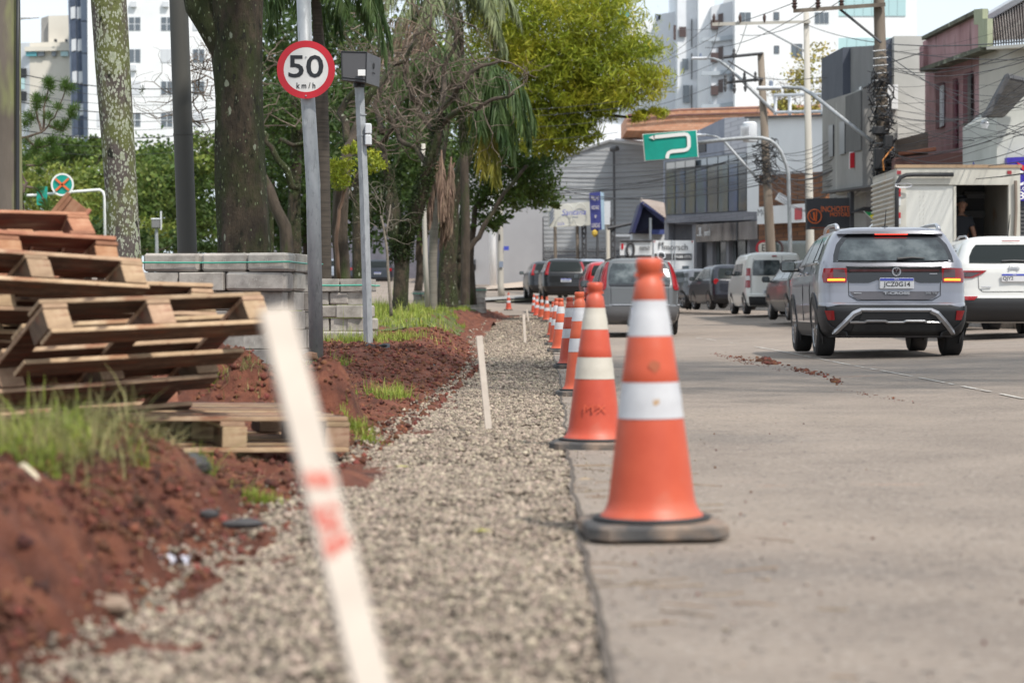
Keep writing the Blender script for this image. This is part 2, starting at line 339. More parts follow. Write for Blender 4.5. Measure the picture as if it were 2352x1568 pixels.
# ================================================================= terrain
XE_Y = [2, 3.3, 5, 7.9, 13.3, 18, 23, 31, 40, 55, 65, 72, 90]
XE_X = [-.84, -.8, -.74, -.68, -.54, -.47, -.42, -.62, -.88, -.67, -.15, .6, 3]
XR_Y = [1, 3.2, 8.4, 17.4, 30, 42, 60, 80]
XR_X = [.13, .146, .227, .41, .6, .8, 1.05, 1.4]
def xe(y): return np.interp(y, XE_Y, XE_X)
def xr(y): return np.interp(y, XR_Y, XR_X)+.02*fbm(np.asarray(y, float)*1.5, 0., 0., 91, 4)
def top_h(y): return np.interp(y, [1, 5.6, 6.5, 9, 12, 17.4, 26, 40, 60, 70], [.24, .27, .03, .03, .07, .13, .19, .50, .60, .60])
BUMPS = [(-1.75, 10.6, .42, .55, .27), (-1.3, 10.4, .35, .5, .19), (-.90, 9.7, .17, .34, .31), (-1.0, 29, .35, 2.5, .12), (-1.3, 35, .4, 3, .12), (-.55, 51, .22, 2.5, .17),
         (-.85, 44, .2, 2.5, .1), (-.62, 7.1, .12, .25, .05), (-1.55, 20, .5, 1.5, .06)]
def hv(x, y):
    x = np.asarray(x, float); y = np.asarray(y, float)
    e = xe(y); wd = np.interp(y, [2, 6, 7, 30, 60], [.3, .36, .5, .9, 1.2])
    wob = .10*fbm(x*1.2+3, y*1.7, 0, 11, 3)*np.interp(y, [3, 8, 20, 60], [1, 1, 2, 3])
    s = sstep(0, 1, (e+wob-x)/wd)
    z = prof(y)*(1-s)+np.maximum(top_h(y), prof(y)*s)*s
    for cx, cy, rx, ry, h in BUMPS:
        q = ((x-cx)/rx)**2+((y-cy)/ry)**2
        z = z+h*np.exp(-q**1.3)*(1+.5*fbm(x*5, y*5, 0, 5, 3))
    z = z+np.where(x < e, 1, 0)*np.interp(y, [2, 9, 14, 30], [.06, .045, .03, .03])*fbm(x*16, y*16, 0, 41, 4)
    amp = np.where(x < e+.1, 1, .15)*np.interp(y, [2, 10, 30, 60], [1, 1, 1.3, 1.6])
    z = z+amp*(.055*fbm(x*6, y*6, 0, 21, 5)+.03*np.abs(fbm(x*14, y*14, 0, 31, 3)))
    return z-.02
def sheet(name, xs_fn, ys, nx, zf, m, **kw):
    ys = np.asarray(ys); t = np.linspace(0, 1, nx)
    Y = np.repeat(ys[:, None], nx, 1); a, b = xs_fn(ys); Xg = a[:, None]+(b-a)[:, None]*t[None]
    Zg = zf(Xg, Y)
    if name == 'soil_bank': Xg = Xg+np.clip((8-Y)/3, 0, 1)*(.035*fbm(Y*5, Zg*8, Xg*2, 61, 4)+.03*vnoise(Y*22, Zg*30, Xg*9, 62))
    V = np.stack([Xg, Y, Zg], -1).reshape(-1, 3); ny = len(ys)
    i = (np.arange(ny-1)[:, None]*nx+np.arange(nx-1)[None]).ravel()
    F = np.stack([i, i+1, i+nx+1, i+nx], 1)
    return npmesh(name, V, F, m, smooth=True, **kw)
def geo(a, b, n): return a*(b/a)**np.linspace(0, 1, n)
# base ground to the horizon
ys = np.concatenate([np.linspace(-60, 0, 7), np.array(PY[1:-1], float), [70, 200, 300, 400, 900, 2500]]); ys = np.unique(ys)
sheet('ground', lambda y: (np.full(len(y), -900.), np.full(len(y), 900.)), ys, 40, lambda x, y: prof(y)-.09+0*x, K['ground'], kind='structure')
# road
def zroad(x, y): return gz(x, y)+.004*fbm(x*1.3, y*.6, 0, 3, 3)*np.interp(y, [0, 20, 60], [1, 1, 3])
sheet('road', lambda y: (xr(y)+.006*fbm(y*9, 0, 0, 2, 3)*1.5, np.full(len(y), 10.2)), np.concatenate([[-6, 0], geo(1.2, 72, 420)]), 70, zroad, K['asphalt'], kind='structure')
sheet('road', lambda y: (np.full(len(y), -60.), np.full(len(y), 12.)), np.linspace(71.5, 135, 60), 60, lambda x, y: gz(x, y)-.003, K['asphalt'], kind='structure')
# gravel shoulder + soil bank + grassy verge
sheet('gravel_bed', lambda y: (xe(y)-.25, xr(y)+.02), geo(1.2, 71, 500), 60,
      lambda x, y: gz(x, y)-.014+.018*fbm(x*9, y*9, 0, 8, 4)+.02*fbm(x*2.5, y*1.5, 0, 9, 2), K['gravelbed'], kind='structure')
sheet('soil_bank', lambda y: (np.interp(y, [1, 6, 12, 30], [-2.4, -3, -5, -9]), xe(y)+.22), geo(1.3, 30, 560), 300, hv, K['soil'], kind='structure')
def xv(y): return (np.full(len(y), -30.), xe(y)+.1)
def hverge(x, y): return hv(x, y)
sheet('grass_verge', lambda y: (np.full(len(y), -30.), xe(y)-np.interp(y, [30, 33, 46, 50, 56], [1.2, .25, .3, .9, 1.])-.3*fbm(y*.35, 3., 0, 4, 3)), np.linspace(30, 70, 160), 220, lambda x, y: hverge(x, y)+.02, K['vergegrass'], kind='structure')
sheet('soil_edge', lambda y: (xe(y)-2.6, xe(y)+.25), np.linspace(29.8, 68, 220), 60, hv, K['soil'], kind='structure')
# sidewalk on the shop side, with kerb
mb = MB()
for i, y in enumerate(np.arange(30, 96, 1.5)):
    a, b = y, y+1.48; zz = float(gz(10, y))
    mb.box8([(10.0,a,zz-.1),(10.18,a,zz-.1),(10.18,b,zz-.1),(10.0,b,zz-.1),(10.0,a,zz+.14),(10.18,a,zz+.14),(10.18,b,zz+.14),(10.0,b,zz+.14)])
mb.build('kerb', K['conc'], kind='structure')
sheet('sidewalk', lambda y: (np.full(len(y), 10.17), np.full(len(y), 22.)), np.linspace(-5, 100, 60), 14, lambda x, y: gz(9, y)+.13+0*x, wallm('sidewalk_concrete', (.3,.27,.25), (.42,.39,.36), 1, bump=.3), kind='structure')
# short yellow-topped kerb island beside the white suv
mb = MB()
for k in range(4): mb.cbox((8.9+.62*k, 30.2, .27), (.56, .22, .16), .03)
k_ = mb.build('kerb', K['yellow'], kind='structure')
# far traffic island and yellow kerb at the warehouse
mb = MB(); mb.grid([[(X(u, d), d, Z(v, d)+.06) for u, v, d in r] for r in [[(1145,696,90),(1180,694,90),(1235,688,91)],[(1100,689,93),(1170,685,94),(1240,678,95)]]])
mb.build('traffic_island', mat('island_gravel', [(.2,.19,.12),(.33,.3,.24)], 2, .9), kind='structure')
mb = MB(); a, b = P(1162, 661.5, 108.5), P(1262, 648, 108.5); mb.tube([a+(b-a)*t for t in (0,.25,.5,.75,1)], .14, 6); mb.build('kerb', K['yellow'], kind='structure')
mb = MB(); mb.grid([[P(1000, 672, 104), P(1120, 664, 104), P(1262, 655, 104)], [P(1000, 655, 111.4), P(1120, 655, 111.4), P(1262, 640, 111.4)]])
mb.build('far_pavement', wallm('far_pavement_dust', (.42,.33,.26), (.5,.42,.35)), kind='structure')
mb = MB(); mb.grid([[P(1105, 690, 90.5), P(1240, 681, 91)], [P(1105, 684, 93), P(1240, 674, 94)]]); mb.build('road_marking', wallm('worn_marking', (.2,.19,.18), (.34,.33,.31)), kind='structure')
# painted thin line on the road (worn), runs back from the right
rnd = random.Random(3)
mb = MB(); p0, p1 = (X(1595,40.5), 40.5), (X(2352,12.6)+.05, 13.4)
n = 150
for i in range(n):
    t0, t1 = i/n, (i+.93)/n
    if vnoise(i*.35, 0, 0, 4) > .22 or rnd.random() < .12: continue
    # curve: line drawn through seen pixels
    def q(t):
        u = 1595+(2352-1595)*t; v = np.interp(u, [1595,1700,1820,1950,2100,2280,2352], [775,790,812,838,866,902,916])
        d = 27.
        for _ in range(6): d = (CAMZ-float(gz(X(u, d), d)))*FPX/(v-CV)
        return Vector((X(u, d), d, float(zroad(X(u, d), d))+.006))
    a, b = q(t0), q(t1); s_ = Vector((.018, .0, 0))*rnd.uniform(.6, 1.2)
    mb.add([a-s_, a+s_, b+s_, b-s_], [(0,1,2,3)])
mb.build('road_line', K['line'], kind='structure')
# ---- expansion cracks/tar seam along road edge
mb = MB(); pts = [(float(xr(y))+.012+.008*float(vnoise(y*6, 0)), y) for y in geo(2.3, 40, 240)]
for (a, ya), (b, yb) in zip(pts[:-1], pts[1:]):
    w_ = .006+.004*float(vnoise(ya*11, 5)); mb.add([(a-w_,ya,.004+float(gz(a,ya))),(a+w_,ya,.004+float(gz(a,ya))),(b+w_,yb,.004+float(gz(b,yb))),(b-w_,yb,.004+float(gz(b,yb)))], [(0,1,2,3)])
mb.build('road_edge_seam', mat('seam_dirt', [(.05,.04,.032),(.13,.105,.085)], 30, .95), kind='structure')

# ================================================================= scattered stuff
def rocks(name, pos, size, m, flat=.7, **kw):
    n = len(pos); base = np.array([(1,0,0),(0,1,0),(-1,0,0),(0,-1,0),(.1,.1,1),(-.1,0,-1)], float)
    V = base[None]*(.65+.7*RNG.random((n, 6, 1)))*np.array([1, .8, flat])
    a = RNG.random(n)*6.283; b = RNG.normal(0, .6, n); ca, sa, cb, sb = np.cos(a), np.sin(a), np.cos(b), np.sin(b)
    x, y, z = V[..., 0], V[..., 1], V[..., 2]
    y, z = y*cb[:, None]-z*sb[:, None], y*sb[:, None]+z*cb[:, None]
    x, y = x*ca[:, None]-y*sa[:, None], x*sa[:, None]+y*ca[:, None]
    V = np.stack([x, y, z], -1)*size[:, None, None]+pos[:, None, :]
    f = np.array([(0,1,4),(1,2,4),(2,3,4),(3,0,4),(1,0,5),(2,1,5),(3,2,5),(0,3,5)])
    F = (f[None]+6*np.arange(n)[:, None, None]).reshape(-1, 3)
    return npmesh(name, V.reshape(-1, 3), F, m, kind='stuff', **kw)
def scatter_strip(n, y0, y1, pw, xa, xb):
    y = (y0**pw+(y1**pw-y0**pw)*RNG.random(n))**(1/pw); a, b = xa(y), xb(y); x = a+(b-a)*RNG.random(n); return x, y
ps, sz = [], []
for n, y0, y1, s0 in ((46000, 2.5, 8, .0066), (30000, 8, 16, .0086), (20000, 16, 36, .0125), (5000, 36, 68, .02)):
    x, y = scatter_strip(n, y0, y1, 1, lambda y: xe(y)-.02+.03*RNG.normal(size=len(y)), lambda y: xr(y)-.005)
    z = gz(x, y)-.006+.018*fbm(x*9, y*9, 0, 8, 4)+.02*fbm(x*2.5, y*1.5, 0, 9, 2)
    z = np.maximum(z, np.where(x < xe(y)+.05, hv(x, y)+.002, -9)); z += RNG.random(n)*s0*.5
    ps.append(np.stack([x, y, z], 1)); sz.append(s0*np.exp(RNG.normal(0, .38, n)))
ps = np.concatenate(ps); sz = np.concatenate(sz)
gr = rocks('gravel', ps, sz, K['stone'])
# few stones strayed on the road edge
x = RNG.exponential(.16, 900)+.02; y = 2.6+RNG.random(900)*22; x = x+xr(y); rocks('gravel', np.stack([x, y, zroad(x, y)+.003], 1), .003+.0035*RNG.random(900), K['stone'])
# soil clods on the bank
x, y = scatter_strip(24000, 2.6, 30, .6, lambda y: xe(y)-np.interp(y, [2, 8, 14, 30], [1.0, 1.6, 2.0, 3]), lambda y: xe(y)+.1)
rocks('soil_clods', np.stack([x, y, hv(x, y)+.002], 1), np.interp(y, [2, 10, 30], [.008, .012, .02])*np.minimum(np.exp(RNG.normal(0, .5, len(x))), 2.2), K['clod'], .8)
x, y = scatter_strip(12000, 2.8, 7, 1, lambda y: xe(y)-1.1, lambda y: xe(y)-.0)
rocks('soil_clods', np.stack([x, y, hv(x, y)], 1), .004+.008*RNG.random(12000)**2, K['clod'], .8)
x, y = scatter_strip(900, 2.8, 9, 1, lambda y: xe(y)-1.0, lambda y: xe(y)-.03)
rocks('soil_clods', np.stack([x, y, hv(x, y)], 1), .014+.016*RNG.random(900), mat('dark_clod', [(.045,.018,.012),(.13,.043,.025)], 20, .95, .8, 90, island=.5), .8)
x = RNG.exponential(.5, 60)+.05; y = 2.8+RNG.random(60)*9; x = x+xr(y); rocks('road_grit', np.stack([x, y, zroad(x, y)+.003], 1), .003+.007*RNG.random(60)**3, K['clod'])
# mud dropped on the road
ps, sz = [], []
for u, v, su, n, s_ in ((1765,833,26,70,.030),(1700,825,38,60,.013),(1840,850,28,60,.014),(1880,860,30,50,.014),(1920,876,14,45,.016),(1660,816,28,35,.008),(1980,905,40,25,.006),(1740,838,90,90,.006),(2050,915,90,35,.005)):
    for k in range(n):
        uu = u+RNG.normal()*su*.6; vv = v+(uu-u)*.16+RNG.normal()*2.6; d = 22.
        for _ in range(5): d = (CAMZ-float(gz(X(uu, d), d)))*FPX/(vv-CV)
        h = .5*s_*max(0, 1-abs(uu-u)/su)
        ps.append((X(uu, d), d, float(zroad(X(uu, d), d))+h*RNG.random())); sz.append(s_*math.exp(RNG.normal(0, .45)))
rocks('mud_clods', np.array(ps), np.array(sz), K['clod'], .7)
def blades(name, x, y, z, L, W, m, bend=.5, **kw):
    n = len(x); a = RNG.random(n)*6.283; lean = np.abs(RNG.normal(0, bend, n)); dx, dy = np.cos(a), np.sin(a)
    sx, sy = -dy, dx; V = []
    for k, t in enumerate((0, .4, .75, 1)):
        wv = W*(1-t**1.5)+.0004; h = L*(t-.35*lean*t*t); o = L*lean*t*t
        for sg in (-1, 1): V.append(np.stack([x+dx*o+sx*wv*sg, y+dy*o+sy*wv*sg, z+h], -1))
    V = np.stack(V, 1).reshape(-1, 3); f = np.array([(0,1,3,2),(2,3,5,4),(4,5,7,6)])
    F = (f[None]+8*np.arange(n)[:, None, None]).reshape(-1, 4)
    return npmesh(name, V, F, m, smooth=False, kind='stuff', **kw)
# near clump on the bank top
n = 26000
x = -1.02-RNG.random(n)**1.1*1.2; y = 4.5+RNG.random(n)*2.1; k_ = (x < -1.04-.3*np.maximum(y-5.0, 0)+.06*fbm(x*8, y*8, 0, 2)); x, y = x[k_], y[k_]
cl = .6+1.1*(fbm(x*5, y*5, 0, 77, 3)+.35)
blades('grass', x, y, hv(x, y)-.01, .040*cl*np.exp(RNG.normal(0, .35, len(x))), .003, K['blade'], .75)
n = 1200; y = 4.6+RNG.random(n)*1.6; x = -1.02-.2*np.maximum(y-5.2, 0)-RNG.random(n)*1.0
blades('grass', x, y, hv(x, y)-.01, .085*np.exp(RNG.normal(0, .35, n)), .0016, K['blade_y'], .7)
n = 45; y = 5.4+RNG.random(n)*.9; x = -1.1-.2*(y-5.2)-RNG.random(n)*.5
blades('grass', x, y, hv(x, y)-.01, .14*np.exp(RNG.normal(0, .2, n)), .003, K['blade'], .25)
n = 700; x = -.98-RNG.random(n)*.25; y = 4.5+RNG.random(n)*1.6          # hanging over the lip
blades('grass', x, y, hv(x, y), .11*np.exp(RNG.normal(0, .3, n)), .002, K['blade_y'], 1.6)
# middle verge
n = 34000; y = 31+RNG.random(n)**.8*31; x = xe(y)-np.interp(y, [30, 33, 46, 50, 56], [1.1, .2, .25, .85, .9])-RNG.random(n)**1.2*6.5; f_ = fbm(x*.8, y*.3, 0, 55, 3)
x, y, f_ = x[f_ > -.18], y[f_ > -.18], f_[f_ > -.18]
blades('grass', x, y, hv(x, y), (.14+.2*f_)*np.exp(RNG.normal(0, .35, len(x))), .009, K['blade'], .6)
# tufts
for (u, v, d, n, L, r_) in ((910,955,13.2,260,.09,.10),(870,938,12.8,150,.08,.12),(772,832,17.,160,.08,.1),(720,830,17.2,60,.08,.06),(462,1100,6.2,70,.1,.035),(590,1112,6.3,420,.035,.07),(850,800,26,500,.14,.5),(900,795,27,500,.12,.5),
                        (790,792,25.6,300,.14,.4),(540,855,15.8,120,.1,.2),(440,1005,7.0,120,.07,.05),(20,1100,4.6,60,.06,.03),(330,1165,5.3,20,.06,.03),(815,960,9.4,260,.05,.07),(840,1000,9.1,120,.05,.06),(570,905,10.2,200,.035,.12),(490,890,10.2,90,.05,.05)):
    cx = X(u, d); x = cx+RNG.normal(size=n)*r_*.6; y = d+RNG.normal(size=n)*r_*.8
    blades('grass', x, y, hv(x, y)-.005, L*np.exp(RNG.normal(0, .3, n)), .0012+.00012*d, K['blade_y'] if (u in (800,500,570)) else K['blade'], .8)
# roots and straw in the soil
mb = MB()
for k in range(260):
    y = random.uniform(3.3, 14); x = float(xe(y))-random.random()**1.3*1.3; a = random.uniform(0, 6.28); L = random.uniform(.04, .22)*(y/8)**.5; pts = []
    for i in range(5):
        pts.append((x, y, float(hv(x, y))+random.uniform(.002, .02))); a += random.gauss(0, .5); x += L/4*math.cos(a); y += L/4*math.sin(a)
    mb.tube(pts, [.0015, .0018, .0015, .0012, .0006], 4)
mb.build('roots', mat('root_fibre', [(.14,.06,.035),(.3,.17,.1)], 9, .9, island=.3), kind='stuff')
mb = MB()
for k in range(46):
    y = random.uniform(3.2, 8); x = float(xr(y))+random.random()**1.6*.5; a = random.gauss(0, .25); L = random.uniform(.03, .16); pts = []
    for i in range(5): pts.append((x, y, float(zroad(x, y))+.004)); a += random.gauss(0, .25); x += L/4*math.cos(a); y += L/4*math.sin(a)
    mb.tube(pts, .0013, 4)
mb.build('pine_straw', mat('straw', [(.16,.1,.06),(.33,.24,.14)], 9, .9, island=.3), kind='stuff')

# ================================================================= single things on the ground
def onp(u, v, d0, f=hv):      # solve the point of the ground seen at pixel
    d = d0
    for _ in range(8): d = .5*d+.5*(CAMZ-float(f(X(u, d), d)))*FPX/max(v-CV, 1)
    return Vector((X(u, d), d, float(f(X(u, d), d))))
mb = MB(); a = P(52, 1072, 4.35); b = P(118, 1180, 4.2)
mb.tube([a, a+(b-a)*.3+Vector((.004,0,.006)), a+(b-a)*.6-Vector((.006,0,0)), b], [.011, .013, .012, .009], 8)
tag(mb.build('root_piece', mat('peeled_root', [(.5,.42,.28),(.68,.6,.44)], 25, .8, .3, 80), smooth=True), 'short pale peeled root sticking out of the red soil bank under the grass', 'root')
def lump(name, u, v, d, r, m, label, cat, sq=(1,1,.6), f=hv):
    p = P(u, v, d); V, F = [], []; n1, n2 = 7, 10
    for i in range(n1+1):
        for j in range(n2):
            th, ph = math.pi*i/n1, 6.283*j/n2; q = Vector((math.sin(th)*math.cos(ph), math.sin(th)*math.sin(ph), math.cos(th)))
            k = 1+.5*float(fbm(q.x*1.5+u, q.y*1.5, q.z*1.5, 3, 2)); V.append((p.x+q.x*r*sq[0]*k, p.y+q.y*r*sq[1]*k, p.z+q.z*r*sq[2]*k))
    F = [(i*n2+j, i*n2+(j+1) % n2, (i+1)*n2+(j+1) % n2, (i+1)*n2+j) for i in range(n1) for j in range(n2)]
    return tag(MB().add(V, F).build(name, m, smooth='auto'), label, cat)
K['rockdark'] = mat('dark_rock', [(.03,.03,.035),(.07,.065,.065)], 12, .7, .4, 40)
lump('stone', 245, 1388, 3.95, .043, mat('dusty_stone', [(.2,.13,.09),(.33,.26,.2)], 14, .9, .4, 50), 'squarish dusty stone lying where red soil meets gravel', 'stone', (1.1,1,.5))
lump('stone', 420, 1070, 6.2, .085, K['rockdark'], 'large dark stone in the soil right below the lying pallet', 'stone', (1.1,1.3,.55))
lump('stone', 560, 1203, 5.25, .04, K['rockdark'], 'dark flat stone at the gravel edge with a wet shiny corner', 'stone', (1.4,1,.35))
lump('stone', 478, 1180, 5.0, .02, K['rockdark'], 'small dark stone half buried in the middle of the soil bank', 'stone', (1.2,1,.6))
lump('stone', 712, 817, 17.0, .05, mat('brown_stone', [(.2,.1,.06),(.33,.2,.13)], 14, .9, .4, 50), 'brown lump of stone at the foot of the speed limit post', 'stone', (1.3,1,.7))
mb = MB(); c = onp(400, 1290, 4.6)+Vector((0,0,.012)); rows = []
for i in range(7):
    rows.append([c+Vector(((i-3)*.011+.004*math.sin(j*2), (j-3)*.012, .012*math.sin(i*1.7+j)+.01*math.cos(j*1.3*i))) for j in range(7)])
tag(mb.grid(rows).build('plastic_scrap', mat('white_plastic', (.6,.6,.68), rough=.3), smooth=True), 'crumpled white plastic scrap half buried in red soil', 'litter')
for (u, v, d, l) in ((1110,1235,4.6,'fallen yellow green leaf lying on the gravel low in front'),(925,1083,7.4,'small yellow leaf lying on gravel beside the foreground stake'),(1345,1113,6.9,'dry straw coloured leaf on the road by the second cone')):
    c = onp(u, v, d, gz)+Vector((0,0,.018)); mb = MB(); L = .028
    mb.grid([[c+Vector((-L, 0, 0)), c+Vector((-L*.2, .01, .006)), c+Vector((L, .004, 0))], [c+Vector((-L, .001, 0)), c+Vector((-L*.2, -.012, .004)), c+Vector((L, -.001, .002))]])
    tag(mb.build('fallen_leaf', mat('fallen_leaf', (.42,.4,.06) if u != 1345 else (.45,.3,.14), rough=.6)), l, 'leaf')
# black hose loop and pipe near the paver stacks
mb = MB(); c = P(872, 803, 22.5); mb.tube([c+Vector((-.2+.0*k, 0, 0))*0+Vector((.13*math.cos(t)-.02, .2*math.sin(t), .03+.02*math.sin(t*2))) for k, t in enumerate(np.linspace(-2.6, 2.3, 14))], .022, 8)
tag(mb.build('hose', K['plastic'], smooth=True), 'black corrugated hose loop in the grass beside the camera post foot', 'hose')
mb = MB(); mb.tube([P(930, 822, 21.5), P(955, 826, 21), P(985, 834, 20), P(1010, 848, 19), P(1026, 861, 18.6)], .017, 8)
tag(mb.build('hose', K['plastic'], smooth=True), 'thin black pipe curving out of the dark soil towards the gravel', 'hose')

# ================================================================= pallets
PL, PD = .95, 1.0
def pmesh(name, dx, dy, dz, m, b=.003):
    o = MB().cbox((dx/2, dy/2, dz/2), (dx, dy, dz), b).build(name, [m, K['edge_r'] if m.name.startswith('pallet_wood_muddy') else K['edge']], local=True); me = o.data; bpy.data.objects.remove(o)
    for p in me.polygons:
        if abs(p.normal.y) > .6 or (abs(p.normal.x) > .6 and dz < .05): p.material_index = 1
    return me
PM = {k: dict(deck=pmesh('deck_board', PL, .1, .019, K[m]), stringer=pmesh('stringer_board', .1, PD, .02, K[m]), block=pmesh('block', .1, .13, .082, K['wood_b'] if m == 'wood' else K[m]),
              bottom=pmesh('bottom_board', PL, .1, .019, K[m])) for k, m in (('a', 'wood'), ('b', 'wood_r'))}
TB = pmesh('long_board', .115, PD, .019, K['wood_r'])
def pallet(label, u, v, d, yaw, pitch, roll, kind='a', anchor='R', group=None, turned=False):
    R = Matrix.Rotation(math.radians(yaw), 4, 'Z') @ Matrix.Rotation(math.radians(-pitch), 4, 'X') @ Matrix.Rotation(math.radians(roll), 4, 'Y')
    a = Vector((PL if anchor == 'R' else 0, 0, .14)); loc = P(u, v, d)-(R @ a)
    t = thing('pallet', label, 'pallet', loc, R.to_euler(), group); M_ = PM[kind]; r = random.Random(u*7+v)
    def part(nm, me, x, y, z):
        o = bpy.data.objects.new(nm, me); C.objects.link(o); o.parent = t; o.location = (x+r.uniform(-.006, .006), y+r.uniform(-.004, .004), z); o.rotation_euler = (0, r.uniform(-.004, .004), r.uniform(-.008, .008))
    nb = 6
    for k in range(nb): part('deck_board', M_['deck'], 0, k*(PD-.1)/(nb-1), .121)
    for k in range(3): part('stringer_board', M_['stringer'], k*(PL-.1)/2, 0, .1008)
    for k in range(3):
        for j in range(3): part('block', M_['block'], k*(PL-.1)/2, j*(PD-.13)/2+.001, .0188)
    if turned:
        for k in range(7): part('bottom_board', TB, k*(PL-.12)/6, 0, -.0005)
    else:
      for k in range(5): part('bottom_board', M_['bottom'], 0, k*(PD-.1)/4, -.0005)
    return t
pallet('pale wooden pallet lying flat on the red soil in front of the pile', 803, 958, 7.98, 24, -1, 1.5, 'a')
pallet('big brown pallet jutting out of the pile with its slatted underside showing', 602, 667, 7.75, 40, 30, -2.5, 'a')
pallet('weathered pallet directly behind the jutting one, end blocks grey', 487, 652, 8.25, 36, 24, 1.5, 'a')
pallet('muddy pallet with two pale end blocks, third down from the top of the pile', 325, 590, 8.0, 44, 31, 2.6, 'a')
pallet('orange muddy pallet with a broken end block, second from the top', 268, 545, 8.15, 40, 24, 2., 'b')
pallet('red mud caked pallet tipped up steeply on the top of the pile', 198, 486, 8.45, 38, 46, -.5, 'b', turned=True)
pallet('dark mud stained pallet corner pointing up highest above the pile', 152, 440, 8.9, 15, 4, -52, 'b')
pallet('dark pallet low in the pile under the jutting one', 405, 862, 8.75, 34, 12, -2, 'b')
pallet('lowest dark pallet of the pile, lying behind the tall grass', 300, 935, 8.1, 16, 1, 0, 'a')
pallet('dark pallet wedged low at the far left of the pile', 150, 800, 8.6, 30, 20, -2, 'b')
# ================================================================= strapped kerbstone bundles
def bundle(label, uL, uR, vT, vB, d, layers, yaw, seed, rows=3, strap=True, base=True, small=False, group=None):
    r = random.Random(seed); s = FPX/d; zT, zB = Z(vT, d), Z(vB, d); h = (zT-zB)/layers
    W_ = (uR-uL)/s/math.cos(math.radians(yaw)); t = thing('kerbstone_bundle', label, 'kerbstone bundle', (X(uL, d), d, zB), (0, 0, math.radians(yaw)), group)
    Dp = .3*rows
    for L in range(layers):
        cuts = [0]+sorted(W_*c for c in ([.26, .58] if L % 2 == 0 else [.4, .72]))+[W_]; jj = .015 if L == layers-1 else .05
        if small: cuts = [0, W_*.5, W_]
        sh = r.uniform(-jj, jj)
        for k in range(rows):
            for a, b in zip(cuts[:-1], cuts[1:]):
                if 0 < k < rows-1 and L < layers-1 and b < W_: continue
                lb = b-a-.022; py = (r.uniform(-jj, jj)+(.05 if L % 2 and L < layers-1 else 0)) if k == 0 else 0; px = (r.uniform(-.07, .03) if b == W_ and L < layers-1 else 0)+sh*.3
                mb = MB().cbox((0, 0, 0), (lb, .288, h-.007), r.choice((.004, .008, .022)) if not small else .008)
                M_ = mb.build('kerbstone', K['conc'], t, local=True); M_.location = ((a+b)/2+px, .15+.3*k+py, h*(L+.5)); M_.rotation_euler = (r.uniform(-.01, .01), r.uniform(-.012, .012), r.uniform(-.07, .07)*(k == 0))
    if strap:
        zz = h*(layers-.5); e = .03; mb = MB()
        for q in (((-e, -e), (W_+e, -e)), ((W_+e, -e), (W_+e, Dp+e)), ((-e, Dp+e), (-e, -e))):
            (x0, y0), (x1, y1) = q; mb.tube([(x0, y0, zz), ((x0+x1)/2, (y0+y1)/2, zz-.006), (x1, y1, zz)], .0075 if d < 20 else .011, 4)
        mb.build('strap', K['strap'], t, local=True)
    if base:
        for k in range(3):
            mb = MB().bx(0, W_, .02+k*.36, .14+k*.36, -.03, -.003); mb.build('base_board', K['wood'], t, local=True)
        for k in range(3): MB().bx(.02+k*(W_-.14)/2, .12+k*(W_-.14)/2, .03, .15, -.12, -.031).build('base_block', K['wood_b'], t, local=True)
    return t
b1 = bundle('tall crooked bundle of concrete kerbstones with green strap behind the pallets', 326, 668, 581, 845, 17.75, 6, -12, 5)
bundle('tidy strapped bundle of kerbstones right behind the speed limit post', 692, 846, 640, 790, 26.6, 5, -8, 9, rows=2, base=False)
bundle('distant square bundle of kerbstones on the verge end, nearest the road', 1037, 1117, 660, 719, 64, 5, 0, 11, rows=2, base=False, small=True)
bundle('small low bundle of kerbstones far off between the tree trunks', 948, 984, 668, 702, 66, 3, 0, 12, rows=2, base=False, small=True)

